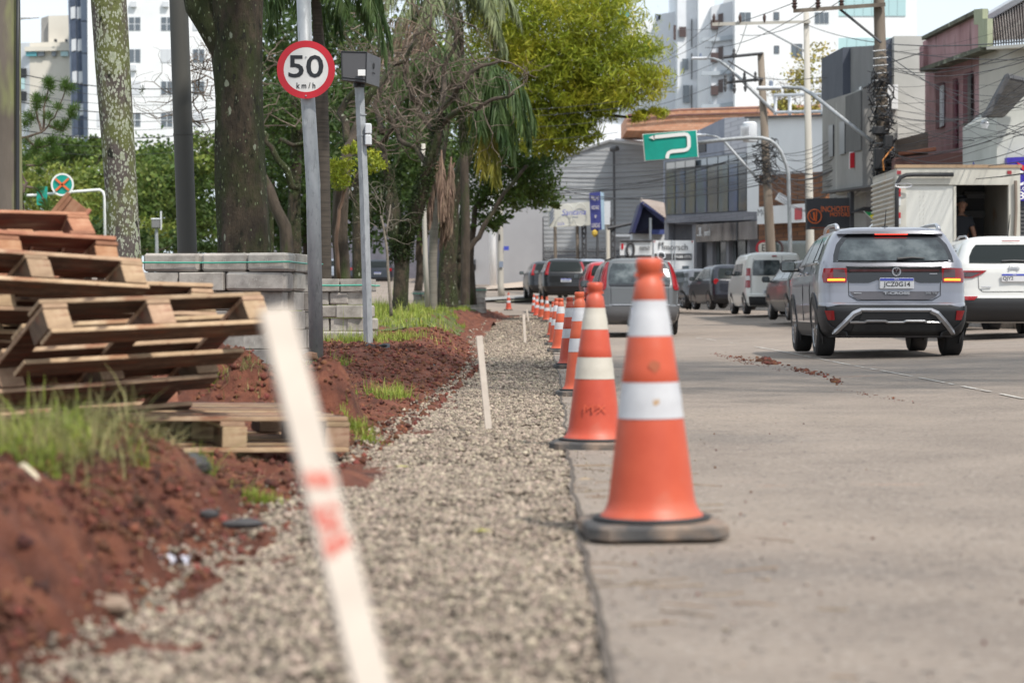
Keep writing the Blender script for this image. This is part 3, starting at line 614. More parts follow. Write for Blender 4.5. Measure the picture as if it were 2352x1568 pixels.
# ================================================================= cones
def make_cone(label, x, y, z, h=.745, bandm='band', yaw=0, tilt=(0,0), kind='cone', dusty=True):
    t = thing('traffic_cone', label, 'traffic cone', (x, y, z), (math.radians(tilt[0]), math.radians(tilt[1]), math.radians(yaw)), 'orange and white traffic cones along the road edge')
    k = h/.745; q = lambda pr: [(r, zz*k) for r, zz in pr]
    def oct_(hw, c): return [(hw,-hw+c),(hw,hw-c),(hw-c,hw),(-hw+c,hw),(-hw,hw-c),(-hw,-hw+c),(-hw+c,-hw),(hw-c,-hw)]
    mb = MB(); lv = [(.182, .0), (.188, .006), (.187, .032), (.18, .04)]; V = []; F = []
    for hw, zz in lv: V += [(p[0], p[1], zz) for p in oct_(hw, .05)]
    for i in range(3): F += [(i*8+j, i*8+(j+1) % 8, (i+1)*8+(j+1) % 8, (i+1)*8+j) for j in range(8)]
    F += [tuple(range(7, -1, -1)), tuple(range(24, 32))]; mb.add(V, F); mb.build('base', K['rubber'], t, local=True, smooth='auto')
    MB().lathe([(.155,.0405),(.16,.047),(.15,.052),(.14,.052)], 40, caps=False).build('collar', K['rubber_n'], t, local=True, smooth=True)
    cz = lambda zz: np.interp(zz, [.05, .314, .412, .534, .631], [.122, .089, .0765, .0605, .045])
    body = [(.142,.044),(.139,.054),(.130,.062),(.1215,.078)]+[(float(cz(a)), a) for a in np.linspace(.1, .3, 5)]+[(float(cz(.316))-.001,.316),(float(cz(.41))-.001,.41),(float(cz(.412))+.0005,.413)]
    body += [(float(cz(a)), a) for a in (.45,.49,.532)]+[(float(cz(.536))-.001,.536),(float(cz(.63))-.001,.63),(.0455,.633),(.0405,.665),(.037,.682),(.030,.69),(.0275,.698),(.029,.706),(.0345,.713),(.036,.73),(.0345,.742),(.028,.745),(.018,.745),(.015,.71)]
    MB().lathe(q(body), 48, caps=False).build('cone_body', K['orange'], t, local=True, smooth=True)
    for a, b in ((.315, .411), (.535, .631)):
        pr = [(float(cz(zz))+.0012+.0008*math.sin(zz*90), zz) for zz in np.linspace(a, b, 6)]
        MB().lathe(q(pr), 48, caps=False).build('reflective_band', K[bandm], t, local=True, smooth=True)
    mb = MB()
    for s in (-1, 1): mb.box((s*.03, 0, .7*k), (.016, .02, .014))
    mb.build('top_notch', K['orange'], t, local=True)
    return t
CN = [ (1509, 5.22, 1246, .745, 'band', 'nearest cone, biggest and blurred, with a brown smudge on its lower white band'),
       (1369, 8.75, 1039, .745, 'band_c', 'second cone from the camera, with cream bands and raised lettering'),
       (1338, 14.2, 911, .745, 'band', 'third cone in line, half hidden behind the cream banded one'),
       (1312, 20.9, 846, .745, 'band', 'fourth cone in line, its round dark base edge showing on the gravel side'),
       (1288, 27.6, 809, .745, 'band', 'fifth cone in line, darker red orange with narrow silver bands'),
       (1279, 31.4, 793, .74, 'band', 'sixth cone, mostly hidden behind the darker red orange one'),
       (1270.5, 41.7, 774.5, .74, 'band', 'seventh cone, a shorter clear one left of the dark orange cone'),
       (1256.5, 58, 738, .72, 'band', 'eighth cone in line, thin and just left of the shorter clear one'),
       (1244, 65, 731, .72, 'band', 'ninth cone, between the two thin ones behind the black hatchback'),
       (1233.5, 69, 727, .72, 'band', 'tenth cone in line, next to last of the row beside the black car'),
       (1227, 75, 720, .72, 'band', 'last cone of the row, at the front corner of the black car'),
       (1168, 81, 712.5, .72, 'band', 'lone cone standing far off on the open road left of the row') ]
for i, (u, d, v, h, bm, l) in enumerate(CN):
    yy = d+.19; t = make_cone(l, X(u, d), yy, Z(v, d)+.002, h, bm, yaw=[4, -8, 6, 12, 0, 5, 0, 8, 0, 3, 0, 0][i], tilt=(0, [-.6, .3, -1.2, -.8, .6, 0, .5, 0, 1, 0, -.8, 0][i]))
    if i == 1:
        for k, ch in enumerate('MPX'):
            th = math.radians(-90+(-8+k*15)); r_ = .1135; c_ = Vector((math.cos(th)*r_, math.sin(th)*r_, .185))
            text('lettering', ch, .05, K['orange'], t, c_, ex=(-math.sin(th), math.cos(th), 0), ez=(-math.cos(th)*.13, -math.sin(th)*.13, 1), local=True, depth=.0004, sx=1.3)
    if i == 0:
        th = math.radians(-88)
        for (zz, r_, sc, mm) in ((.362, .0845, .012, 'smudge'), (.455, .0725, .018, 'dark_smudge')):
            V = [(0, 0, 0)]; c_ = Vector((math.cos(th)*r_, math.sin(th)*r_, zz)); ex = Vector((-math.sin(th), math.cos(th), 0)); ez = Vector((0, .14, .99))
            poly = [ex*math.cos(a)*sc*(.6+.5*random.random())+ez*math.sin(a)*sc*(.7+.5*random.random()) for a in np.linspace(0, 5.9, 12)]
            MB().add([c_]+[c_+p_ for p_ in poly], [(0, k+1, (k+1) % 12+1) for k in range(12)]).build('stain', mat(mm, (.42,.27,.15) if mm == 'smudge' else (.36,.1,.05), rough=.9), t, local=True)
# ================================================================= survey stakes
def stake(label, u0, v0, d0, u1, v1, d1, w_, th=.012, red=False):
    a, b = P(u0, v0, d0), P(u1, v1, d1); t = thing('survey_stake', label, 'stake', b, group='painted wooden survey stakes in the gravel')
    ax = (a-b).normalized(); ex = Vector((1, .25, 0)); ex = (ex-ax*ex.dot(ax)).normalized(); n = ax.cross(ex); L = (a-b).length
    def seg(s0, s1, e=0): return MB().box8([b+ax*s_+ex*(sx*(w_/2+e))+n*(sy*(th/2+e)) for s_ in (s0, s1) for sx, sy in ((-1,-1),(1,-1),(1,1),(-1,1))])
    seg(0, L).build('post', K['stake'], t)
    if red:
        for f0, f1 in red:
            r = random.Random(int(f0*100)); V = []; m_ = 7
            xa, xb, sl = r.uniform(-.5, -.3), r.uniform(.15, .5), r.uniform(-.02, .035)
            for k in range(m_+1): x_ = w_*(xa+(xb-xa)*k/m_); q_ = sl*k/m_; V += [b+ax*(L*(f0+q_+r.uniform(-.012, .012)))+ex*x_-n*(th/2+.0012)*1, b+ax*(L*(f1+q_+r.uniform(-.012, .012)))+ex*x_-n*(th/2+.0012)]
            V2 = [p_+n*(th+.0024) for p_ in V]
            F = [(2*k, 2*k+2, 2*k+3, 2*k+1) for k in range(m_)]
            MB().add(V, F).add(V2, F).build('red_mark', K['stake_red'], t)
stake('nearest white stake, very blurred, with red paint marks, in front of the pallets', 632, 716, 2.22, 858, 1600, 2.02, .036, .02, red=[(.515,.55),(.455,.475),(.41,.44),(.385,.395),(.33,.365)])
stake('thin white stake standing upright in the gravel, second from the camera', 1100.5, 771, 10.06, 1122, 984, 10.0, .032)
stake('small pale stake far along the gravel beside the cones', 1203, 722, 34.04, 1206, 786, 34, .045)
stake('tiny pale stake farthest along the gravel, by the seventh cone', 1210, 711, 48, 1214, 738, 48, .04)
# ================================================================= buildings
def S(name, pts, th, m, parent=None, **kw):       # polygon of (u,v,d) corners, given real thickness backwards
    A = [P(*p) for p in pts]; n = len(A); B = [a+Vector((0, th, 0)) for a in A]
    F = [tuple(range(n)), tuple(range(2*n-1, n-1, -1))]+[((k+1) % n, k, n+k, n+(k+1) % n) for k in range(n)]
    return MB().add(A+B, F).build(name, m, parent, **kw)
class Fc:                                         # a vertical facade plane through two plan points
    def __init__(s, u0, d0, u1, d1):
        s.a = Vector((X(u0, d0), d0, 0)); s.b = Vector((X(u1, d1), d1, 0)); s.t = (s.b-s.a).normalized(); s.n = Vector((s.t.y, -s.t.x, 0))
        if s.n.dot(s.a+s.b) > 0: s.n = -s.n
    def pt(s, u, v, off=0.):
        a = s.a+s.n*off; b = s.b+s.n*off; k = (u-CU)/FPX
        t = (k*a.y-a.x)/((b.x-a.x)-k*(b.y-a.y)); q = a+(b-a)*t; return Vector((q.x, q.y, Z(v, q.y)))
    def quad(s, name, u0, u1, vt, vb, m, parent, off=.05, th=.1, **kw):
        if not isinstance(vt, tuple): vt = (vt, vt)
        if not isinstance(vb, tuple): vb = (vb, vb)
        A = [s.pt(u0, vb[0], off), s.pt(u1, vb[1], off), s.pt(u1, vt[1], off), s.pt(u0, vt[0], off)]; B = [a-s.n*th for a in A]
        return MB().add(A+B, [(0,1,2,3),(7,6,5,4),(1,0,4,5),(2,1,5,6),(3,2,6,7),(0,3,7,4)]).build(name, m, parent, **kw)
    def window(s, u0, u1, vt, vb, glass, fm, parent, nv=2, nh=1, fw=1.2, off=.03):
        if not isinstance(vt, tuple): vt = (vt, vt)
        if not isinstance(vb, tuple): vb = (vb, vb)
        g = s.quad('window', u0, u1, vt, vb, fm, parent, off=off, th=.14)
        um = [u0+(u1-u0)*k/nv for k in range(nv+1)]
        for i in range(nv):
            for j in range(nh):
                f = lambda w, q: w[0]+(w[1]-w[0])*(q-u0)/(u1-u0)
                a, b = um[i]+fw*.6, um[i+1]-fw*.6; va = [f(vt, q)+(f(vb, q)-f(vt, q))*j/nh+fw*.6 for q in (a, b)]; vz = [f(vt, q)+(f(vb, q)-f(vt, q))*(j+1)/nh-fw*.6 for q in (a, b)]
                s.quad('pane', a, b, tuple(va), tuple(vz), glass, g, off=off+.03, th=.02)
        return g
W = {}
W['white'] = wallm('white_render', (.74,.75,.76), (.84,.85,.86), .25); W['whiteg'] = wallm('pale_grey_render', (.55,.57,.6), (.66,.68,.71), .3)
W['cream'] = wallm('cream_render', (.6,.56,.49), (.72,.68,.6), .2); W['bluegrey'] = wallm('blue_grey_render', (.17,.2,.27), (.23,.27,.34), .3)
W['wh'] = mat('warehouse_cladding', [(.30,.31,.325),(.37,.385,.4)], .35, .7, spots=[((.26,.265,.275),1.,.55,.8)], stretch=(1,1,3))
W['wh2'] = wallm('warehouse_base_wall', (.28,.28,.295), (.35,.35,.365), .3); W['trim'] = mat('dark_trim', (.07,.07,.075), rough=.7)
W['pink'] = mat('stained_pink_render', [(.29,.16,.165),(.42,.25,.255),(.46,.3,.305)], 1.4, .9, .2, 30, stretch=(1,1,.25), spots=[((.09,.05,.052),3,.58,.75)])
W['moss'] = mat('mossy_ledge', [(.06,.06,.045),(.17,.175,.125)], 4, .95, .4, 20, spots=[((.3,.32,.24),3,.58,.66)])
W['moss2'] = mat('green_tile_pilaster', [(.28,.31,.2),(.4,.42,.3)], 5, .9, stretch=(8,8,1)); W['ribpink'] = wallm('ribbed_rose_wall', (.15,.075,.065), (.23,.12,.105), 1); W['ribbrown'] = wallm('ribbed_brown_wall', (.17,.13,.1), (.25,.2,.165), 1)
W['g1'] = wallm('dark_slate_panel', (.07,.08,.105), (.1,.11,.14), .8); W['g2'] = wallm('mid_grey_panel', (.15,.15,.155), (.22,.22,.225), .5)
W['g3'] = wallm('light_grey_render', (.38,.375,.35), (.5,.49,.465), .6, bump=.2); W['g4'] = wallm('warm_grey_render', (.24,.235,.225), (.33,.32,.31), .6)
W['roofg'] = mat('old_fibre_roof', [(.13,.11,.1),(.26,.22,.2),(.4,.37,.33)], 4, .95, .5, 30, stretch=(1,1,.5))
W['tile'] = mat('terracotta', [(.34,.12,.07),(.46,.2,.12)], 6, .9); W['dk'] = mat('dark_opening', (.02,.021,.024), rough=.3)
W['gl'] = mat('window_glass', (.1,.12,.14), rough=.08, spec=1.); W['glb'] = mat('brown_window', (.08,.05,.045), rough=.2)
W['aqua'] = mat('aqua_glass', (.42,.6,.62), rough=.15); W['aqua2'] = mat('teal_glass', (.1,.35,.4), rough=.2)
def brickmat(name, c1, c2, mo, sc):
    m = bpy.data.materials.new(name); m.use_nodes = True; t = m.node_tree; b = t.nodes['Principled BSDF']; b.inputs['Roughness'].default_value = .9
    br = t.nodes.new('ShaderNodeTexBrick'); tcn = t.nodes.new('ShaderNodeTexCoord'); mp_ = t.nodes.new('ShaderNodeMapping'); mp_.inputs['Rotation'].default_value = (math.pi/2, 0, 0)
    t.links.new(tcn.outputs['Object'], mp_.inputs[0]); t.links.new(mp_.outputs[0], br.inputs[0]); br.inputs['Color1'].default_value = c1+(1,); br.inputs['Color2'].default_value = c2+(1,)
    br.inputs['Mortar'].default_value = mo+(1,); br.inputs['Scale'].default_value = sc; br.inputs['Mortar Size'].default_value = .02; t.links.new(br.outputs[0], b.inputs['Base Color']); return m
W['brick'] = brickmat('orange_brick', (.52,.24,.14), (.62,.34,.22), (.4,.26,.18), 2.); W['brick2'] = brickmat('brown_brick', (.15,.065,.03), (.23,.10,.045), (.08,.045,.03), 1.4)
# ---- white apartment block (right, far)
t = thing('apartment_building', 'tall white apartment block with brown windows and aqua glass bands above the shops', 'building', (X(1800,140), 142, 4))
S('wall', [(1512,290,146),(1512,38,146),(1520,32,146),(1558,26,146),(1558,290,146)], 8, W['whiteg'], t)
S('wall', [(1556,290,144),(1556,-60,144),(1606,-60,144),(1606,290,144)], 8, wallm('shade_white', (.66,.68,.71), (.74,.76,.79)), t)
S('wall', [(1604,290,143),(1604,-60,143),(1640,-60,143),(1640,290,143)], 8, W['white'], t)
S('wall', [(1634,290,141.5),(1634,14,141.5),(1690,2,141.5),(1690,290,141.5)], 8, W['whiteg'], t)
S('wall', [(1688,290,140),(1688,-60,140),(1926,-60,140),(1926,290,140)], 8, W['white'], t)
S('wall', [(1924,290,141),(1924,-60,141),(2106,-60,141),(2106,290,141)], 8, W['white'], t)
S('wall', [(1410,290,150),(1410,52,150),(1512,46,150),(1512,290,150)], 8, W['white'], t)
F = Fc(1634, 141.5, 1690, 141.5)
for v in (93, 170, 245): S('ledge', [(1606,v+9,142.8),(1606,v,142.8),(1640,v,142.8),(1690,v-8,142.8),(1690,v+3,142.8),(1640,v+9,142.8)], .2, wallm('grey_band', (.36,.4,.44), (.42,.46,.5)), t).location.y -= 1.6  # ledges in their own grey
for v in (33, 108, 184):
    g = S('window', [(1650,v+28,141.4),(1650,v,141.4),(1661,v-3,141.4),(1661,v+28,141.4)], .2, W['glb'], t)
    g = S('shutter_box', [(1633,v+34,141),(1633,v+13,141),(1650,v+13,141),(1650,v+34,141)], .5, W['glb'], t)
for (a, b, c, d) in ((1676,1690,176,206),(1547,1553,58,92),(1560,1576,62,85),(1567,1581,135,160),(1569,1584,196,236)):
    S('window', [(a,d,141.3 if a > 1600 else 143.8),(a,c,141.3 if a > 1600 else 143.8),(b,c,141.3 if a > 1600 else 143.8),(b,d,141.3 if a > 1600 else 143.8)], .1, W['glb'] if d < 95 else W['gl'], t)
for x in (1588, 1600):
    for (a, b) in ((44,108),(122,182),(196,258)): S('downpipe', [(x,b,143.8),(x,a,143.8),(x+2,a,143.8),(x+2,b,143.8)], .15, W['trim'] if x == 1588 else W['whiteg'], t)
F = Fc(1688, 140, 1926, 140)
F.window(1699, 1725, 28, 52, W['gl'], W['whiteg'], t); F.window(1777, 1790, 28, 46, W['gl'], W['glb'], t, 1); F.window(1778, 1790, 105, 123, W['gl'], W['glb'], t, 1)
F.window(1818, 1843, 101, 131, W['gl'], W['glb'], t, 2); F.window(1872, 1904, 28, 54, W['gl'], W['whiteg'], t, 3)
F = Fc(1924, 141, 2106, 141)
for (a, b, v0, v1) in ((1923, 2081, -8, 37), (1923, 2100, 87, 130)):
    n = 8
    for k in range(n): F.quad('glass_panel', a+(b-a)*k/n+.6, a+(b-a)*(k+1)/n-.4, v0, v1, W['aqua'], t, .06, .05)
S('roof_tank', [(1416,52,149),(1416,25,149),(1446,22,149),(1446,46,149)], 2, W['aqua2'], t); S('roof_vent', [(1508,46,146),(1506,33,146),(1518,33,146),(1516,46,146)], .6, W['bluegrey'], t)
# ---- low white hall and orange brick gable
t = thing('brick_building', 'long orange brick parapet wall above the grey tiled shop', 'building', (X(1600,108), 108, 4))
S('wall', [(1440,300,108),(1440,264,108),(1560,250,108),(1765,243,108),(1890,240,108),(1890,300,108)], 6, W['brick'], t)
for (v, o) in ((264, .0), (275, .0)): MB().tube([P(1442,v,107.8), P(1560,v-11,107.8), P(1765,v-17,107.8)], .05, 5).build('ledge', W['ribpink'], t)
t = thing('white_hall', 'low white hall behind the grey warehouse roof', 'building', (X(1440,122), 122, 4))
S('wall', [(1330,340,122),(1330,290,122),(1395,266,122),(1490,280,122),(1490,340,122)], 6, W['white'], t); MB().tube([P(1330,290,121.9), P(1395,266,121.9), P(1490,280,121.9)], .12, 6).build('roof_edge', W['whiteg'], t)
# ---- grey warehouse
t = thing('warehouse', 'big grey corrugated warehouse with a low gable closing off the street', 'building', (X(1400,112), 112, 2))
S('wall', [(1244,700,112.5),(1244,372,112.5),(1400,321,112.5),(1560,338,112.5),(1560,700,112.5)], 12, W['wh'], t)
S('wall', [(1040,700,112),(1040,400,112),(1246,376,112),(1246,700,112)], 12, W['wh2'], t)
mb = MB()
for v in range(345, 640, 10):
    a = 1248 if v > 372 else 1248+(372-v)*3; mb.tube([P(a, v, 112.45), P(1540, v, 112.45)], .014, 4)
mb.build('cladding_rib', W['wh'], t, kind='stuff')
MB().tube([P(1244,372,112.4), P(1400,321,112.4), P(1560,338,112.4)], .14, 6).build('roof_edge', W['whiteg'], t)
for x, a, b in ((1246,500,655),(1410,340,560),(1080,470,655)): MB().tube([P(x,a,112.2), P(x+2,b,112.2)], .06, 6).build('downpipe', W['trim'], t)
MB().tube([P(1405,343,111.6), P(1418,341,111.2)], .16, 6).build('wall_lamp', W['trim'], t)
MB().tube([P(1085,608,111.9), P(1093,608,111.9)], .3, 8).build('vent', W['dk'], t)
S('gutter', [(1412,543,111.8),(1412,538,111.8),(1490,538,111.8),(1490,543,111.8)], .2, W['white'], t)
# ---- shutter front building on the left far side
t = thing('shuttered_building', 'long mauve grey building with roller shutters behind the tree trunks', 'building', (X(850,126), 126, 2.5))
S('wall', [(560,690,126),(560,430,126),(1095,450,124),(1095,690,124)], 8, wallm('mauve_wall', (.13,.125,.15), (.19,.18,.21)), t)
for k, u in enumerate(range(600, 1080, 62)):
    S('roller_shutter', [(u,652,125.7-.1),(u,520,125.6),(u+44,520,125.6),(u+44,652,125.6)], .1, [wallm('shutter_a', (.2,.2,.23), (.26,.26,.3)), wallm('shutter_b', (.06,.06,.075), (.09,.09,.11)), wallm('shutter_c', (.3,.27,.26), (.42,.38,.36))][k % 3] if k < 3 else W['wh2'] if k % 2 else W['bluegrey'], t)
# ---- grey tiled shop with coloured window wall
t = thing('shop_building', 'grey tiled two storey shop with a wide window wall of coloured reflections', 'building', (X(1620,95), 95, 1.5))
F = Fc(1524, 101, 1722, 87); tilem = brickmat('grey_tiles', (.2,.2,.225), (.25,.25,.275), (.16,.16,.18), 1.6); tl = brickmat('pale_tiles', (.5,.5,.53), (.56,.56,.6), (.38,.38,.42), 1.2)
F.quad('wall', 1524, 1664, (338, 271), 620, wallm('slate_blue_wall', (.24,.26,.32), (.3,.32,.38)), t, 0, 6); F.quad('wall', 1664, 1722, (271, 268), (352, 350), tl, t, .02, 6)
F.quad('wall', 1660, 1722, 350, 620, wallm('slate_wall_b', (.24,.26,.32), (.3,.32,.38)), t, .0, 6)
F.quad('window_frame', 1527, 1717, (372, 349), (494, 484), W['dk'], t, .05, .2)
cols = [(.14,.13,.03),(.02,.09,.2),(.13,.12,.05),(.05,.11,.12),(.11,.10,.04),(.05,.09,.09),(.02,.05,.17),(.05,.05,.055)]  # reflections painted as pane colours
us = [1530,1551,1574,1597,1624,1649,1673,1695,1715]
for k in range(8):
    a, b = us[k]+1, us[k+1]-1; f = lambda v0, v1, u: v0+(v1-v0)*(u-1527)/190
    cols[k] = tuple(c*.6 for c in cols[k]); gm = mat('reflection_pane', [cols[k], tuple(c*.55+.01 for c in cols[(k+3) % 8]), cols[k]], .9, .18, spec=.25, lo=.42, hi=.6, stretch=(1,1,.3))
    F.quad('pane', a, b, (f(394,373,a), f(394,373,b)), (f(492,483,a), f(492,483,b)), gm, t, .09, .03)
    F.quad('pane', a, b, (f(375,352,a), f(375,352,b)), (f(391,370,a), f(391,370,b)), W['gl'] if k > 2 else mat('open_pane', (.5,.48,.45), rough=.3), t, .09 if k > 2 else .25, .03)
F.quad('ledge', 1522, 1745, (497, 484), (513, 504), tilem, t, .5, .6)
F.quad('opening', 1540, 1597, 516, 556, wallm('recess', (.05,.05,.06), (.08,.08,.09)), t, .03, .1)
F.quad('opening', 1604, 1722, 545, 640, W['dk'], t, .03, .1)
for a, b in ((1524,1536),(1590,1600),(1624,1636),(1668,1674),(1716,1722)): F.quad('column', a, b, 512, 640, wallm('column_grey', (.2,.2,.22), (.27,.27,.29)), t, .3, .5)
for a, b in ((1638,1652),(1655,1667),(1677,1690),(1695,1712)): F.quad('shop_pane', a, b, 552, 640, mat('shop_glass', [(.05,.07,.08),(.14,.15,.15)], .8, .1, spec=1.), t, .1, .03)
F.quad('vent_grille', 1588, 1620, (330,326), (352,348), W['trim'], t, .06, .05)
sg = F.quad('sign_board', 1598, 1740, (516, 507), (556, 549), mat('reflective_sign', [(.05,.045,.045),(.2,.17,.15),(.38,.33,.3)], .7, .25, metal=.3, stretch=(1,1,.6)), t, .6, .15)
F.quad('sign_frame', 1690, 1694, (509,509), (553,553), W['dk'], t, .63, .04)
tx = F.t if F.t.x > 0 else -F.t
text('lettering', 'morsch', .62, K['white'], t, F.pt(1624, 534, .66), ex=tx, fit=(.95, .3)); MB().box(F.pt(1608, 532, .66), (.1,.02,.4)).box(F.pt(1609.5, 540, .66), (.35,.02,.06)).build('emblem', K['white'], t)
# ---- white/brown brick store
t = thing('store_building', 'white walled store with brown brick frontage and slanted sign board', 'building', (X(1800,80), 80, 1))
F = Fc(1716, 84, 1896, 76)
F.quad('wall', 1716, 1896, (268, 262), (404, 394), W['white'], t, 0, 5); F.quad('wall', 1716, 1745, 404, 486, W['white'], t, .0, 5)
F.quad('brick_wall', 1743, 1896, (404, 394), 620, W['brick2'], t, .02, 5)
F.quad('coping', 1710, 1898, (268, 262), (272, 266), W['trim'], t, .2, .4)
sb = F.quad('sign_board', 1739, 1849, (476, 467), (515, 510), W['white'], t, .5, .2)
text('lettering', 'MO', .75, K['black'], t, F.pt(1751, 488, .53), fit=(.36, .28)); F.quad('logo', 1825, 1841, (478,477), (505,503), K['red'], t, .53, .02)
pass
F.quad('window', 1781, 1852, 553, 600, mat('green_dark_glass', [(.02,.04,.04),(.06,.1,.09)], .7, .1, spec=1.), t, .06, .05)
F.quad('notice_board', 1743, 1759, 555, 592, W['cream'], t, .3, .1)
MB().lathe([(.3,0),(.33,.03),(.24,.03),(.24,0)], 20, caps=False).build('no_parking_ring', K['red'], t, local=True)
o = [c for c in t.children if c.name.startswith('no_parking_ring')][0]; o.rotation_euler = (math.pi/2, 0, 0); o.location = F.pt(1754, 570, .34)-root_loc(t); text('lettering', 'E', .4, K['black'], t, F.pt(1754, 570, .35))
MB().box(F.pt(1798, 457, .5), (.5, .3, .3), Matrix.Rotation(.5, 3, 'Y')).build('security_lamp', W['white'], t)
mb = MB()
for u in (1781, 1814, 1851, 1889): mb.tube([F.pt(u, 218, .1), F.pt(u, 264, .1)], .07, 6)
mb.tube([F.pt(1779, 219, .1), F.pt(1892, 216, .1)], .07, 6).tube([F.pt(1779, 258, .1), F.pt(1892, 256, .1)], .07, 6); mb.build('pergola_frame', W['whiteg'], t)
# ---- grey stepped building
t = thing('office_building', 'grey stepped office building with dark slate upper floor and slit windows', 'building', (X(1950,56), 56, .4))
F = Fc(1887, 62, 1981, 50.5)
F.quad('slate_upper_wall', 1887, 1936, (135, 109), (234, 223), W['g1'], t, .3, .3)
F.quad('upper_wall', 1936, 2006, (109, 105), (223, 190), W['g2'], t, .1, .3)
S('dark_end_wall', [(2005,225,51),(2005,105,51),(2055,84,51),(2055,225,51)], 3, W['g1'], t); S('end_wall', [(2054,345,50.7),(2054,83,50.7),(2135,83,50.7),(2135,345,50.7)], 5, W['g3'], t)
F.quad('wall', 1889, 1981, (234, 205), (441, 427), W['g4'], t, .32, .3)
F.quad('recess', 1942, 1977, (222,208), (350,345), wallm('recess_grey', (.09,.09,.09), (.13,.13,.13)), t, .36, .1)
F.quad('window', 1903, 1913, (288,287), (361,359), W['dk'], t, .36, .1); F.quad('window', 1928, 1940, (280,278), (355,353), W['dk'], t, .36, .1)
S('wall', [(1980,428,50),(1980,200,50),(2062,196,50),(2062,428,50)], 4, W['g3'], t); S('white_band', [(1978,250,49.8),(1978,198,49.8),(2063,194,49.8),(2063,250,49.8)], .3, W['white'], t)
F.quad('canopy_slab', 1886, 1995, (440, 425), (445, 430), W['trim'], t, .5, 1.)
F.quad('ground_floor_wall', 1905, 1990, 438, 640, W['g4'], t, -.3, .3); F.quad('door', 1908, 1935, 540, 640, W['dk'], t, -.25, .1)
S('column', [(1954,640,49.5),(1954,440,49.5),(1962,440,49.5),(1962,640,49.5)], .5, W['trim'], t); S('awning', [(1960,488,49),(1984,475,49),(2004,475,49),(2004,486,49),(1984,484,49)], 1, W['trim'], t)
pb = S('poster', [(1951,388,49.3),(1951,349,49.3),(1979,346,49.3),(1979,383,49.3)], .05, W['white'], t)
S('poster_red', [(1953,386,49.25),(1953,352,49.25),(1963,350,49.25),(1963,385,49.25)], .04, K['red'], t); MB().box(P(1971,357,49.2),(.13,.01,.02)).box(P(1971,364,49.2),(.12,.01,.02)).box(P(1971,371,49.2),(.13,.01,.03)).box(P(1971,378,49.2),(.13,.01,.04)).build('print_lines', W['trim'], t)
# ---- pink building with the mossy parapet
t = thing('pink_building', 'faded pink old building with a moss stained parapet and narrow windows', 'building', (X(2180,47), 47, .4))
F = Fc(2125, 49.4, 2249, 45)
F.quad('wall', 2125, 2249, (166, 122), 620, W['pink'], t, 0, .4); F.quad('parapet', 2120, 2249, (96, 32), (162, 116), W['pink'], t, .25, .2)
F.quad('parapet_coping', 2117, 2240, (84, 22), (92, 32), W['moss'], t, .38, .3); F.quad('cornice', 2114, 2251, (156, 107), (166, 117), W['moss'], t, .45, .35)
F.quad('corner_pilaster', 2237, 2257, (22, 20), (57, 56), W['moss2'], t, .4, .12); F.quad('corner_pilaster', 2247, 2268, (43, 43), (109, 108), W['moss2'], t, .42, .12); F.quad('corner_pilaster', 2112, 2121, (108, 105), (165, 163), W['pink'], t, .35, .12)
for a, b, vt, vb, m_ in ((2149,2166,(193,189),(296,292),W['whiteg']),(2188,2196,(182,180),(340,340),mat('dark_rose_reveal', (.13,.04,.06))),(2212,2231,(170,164),(284,280),W['dk'])):
    g = F.quad('window', a, b, vt, vb, mat('rose_reveal', (.15,.055,.065)), t, .05, .1)
    F.quad('pane', a+(b-a)*.55, b-1, (vt[0]+6, vt[1]+6), (vb[0]-3, vb[1]-3), m_, g, .08, .04)
F.quad('sill', 2210, 2233, (285,281), (289,285), W['moss'], t, .2, .3)
# rose ribbed parapet lower left of it
t = thing('ribbed_wall', 'reddish brown ribbed parapet over the box truck', 'wall', (X(2120,46), 46, .4))
for k in range(60):
    u0 = 2056+k*3.4; S('rib', [(u0,430,45.6-.02*k),(u0,362-k*.28,45.6-.02*k),(u0+2.6,362-k*.28,45.6-.02*k),(u0+2.6,430,45.6-.02*k)], .2, W['ribpink'], t) if k % 1 == 0 else None
S('backing', [(2054,640,45.9),(2054,364,45.9),(2262,346,44.7),(2262,640,44.7)], .3, W['ribpink'], t)
t = thing('ribbed_wall', 'pale brown ribbed screen wall with an orange rust line below the pink house', 'wall', (X(2095,47), 47, .4))
for k in range(22): S('rib', [(2063+k*3.1,352-k*.2,47),(2063+k*3.1,320-k*.8,47),(2065.4+k*3.1,320-k*.8,47),(2065.4+k*3.1,352-k*.2,47)], .2, W['ribbrown'], t)
S('backing', [(2061,370,47.3),(2061,322,47.3),(2132,304,47.1),(2132,366,47.1)], .3, W['ribbrown'], t); MB().tube([P(2064,354,46.9), P(2150,342,46.6)], .05, 5).build('rust_line', W['tile'], t)
# ---- cream house with corrugated roof
t = thing('cream_house', 'old cream house with large corrugated roof beside the pink building', 'building', (X(2300,43), 43, .4))
F = Fc(2248, 44.6, 2372, 41.5)
F.quad('wall', 2249, 2372, (110, 100), 620, mat('stained_cream_wall', [(.45,.42,.37),(.6,.57,.51)], .5, .9, spots=[((.2,.14,.1),1.6,.62,.72)], stretch=(1,1,.3)), t, 0, 4)
mb = MB(); rows = []
for i in range(90):
    a = P(2268+i*1.2, 104-i*.06, 43.6-.03*i); b = P(2262+i*1.2+4, 44-i*.62, 46-.02*i); w_ = .10*math.sin(i*1.25); rows.append([a+Vector((0,-.1,w_)), (a+b)/2+Vector((0,0,w_)), b+Vector((0,.1,w_))])
mb.grid(rows); ro = mb.build('roof', W['roofg'], t, smooth=True)
MB().tube([P(2262,46,45.8), P(2365,-14,44)], .12, 6).build('verge_board', W['whiteg'], t); F.quad('eave_board', 2266, 2372, (107,100), (114,107), W['cream'], t, .5, .3)
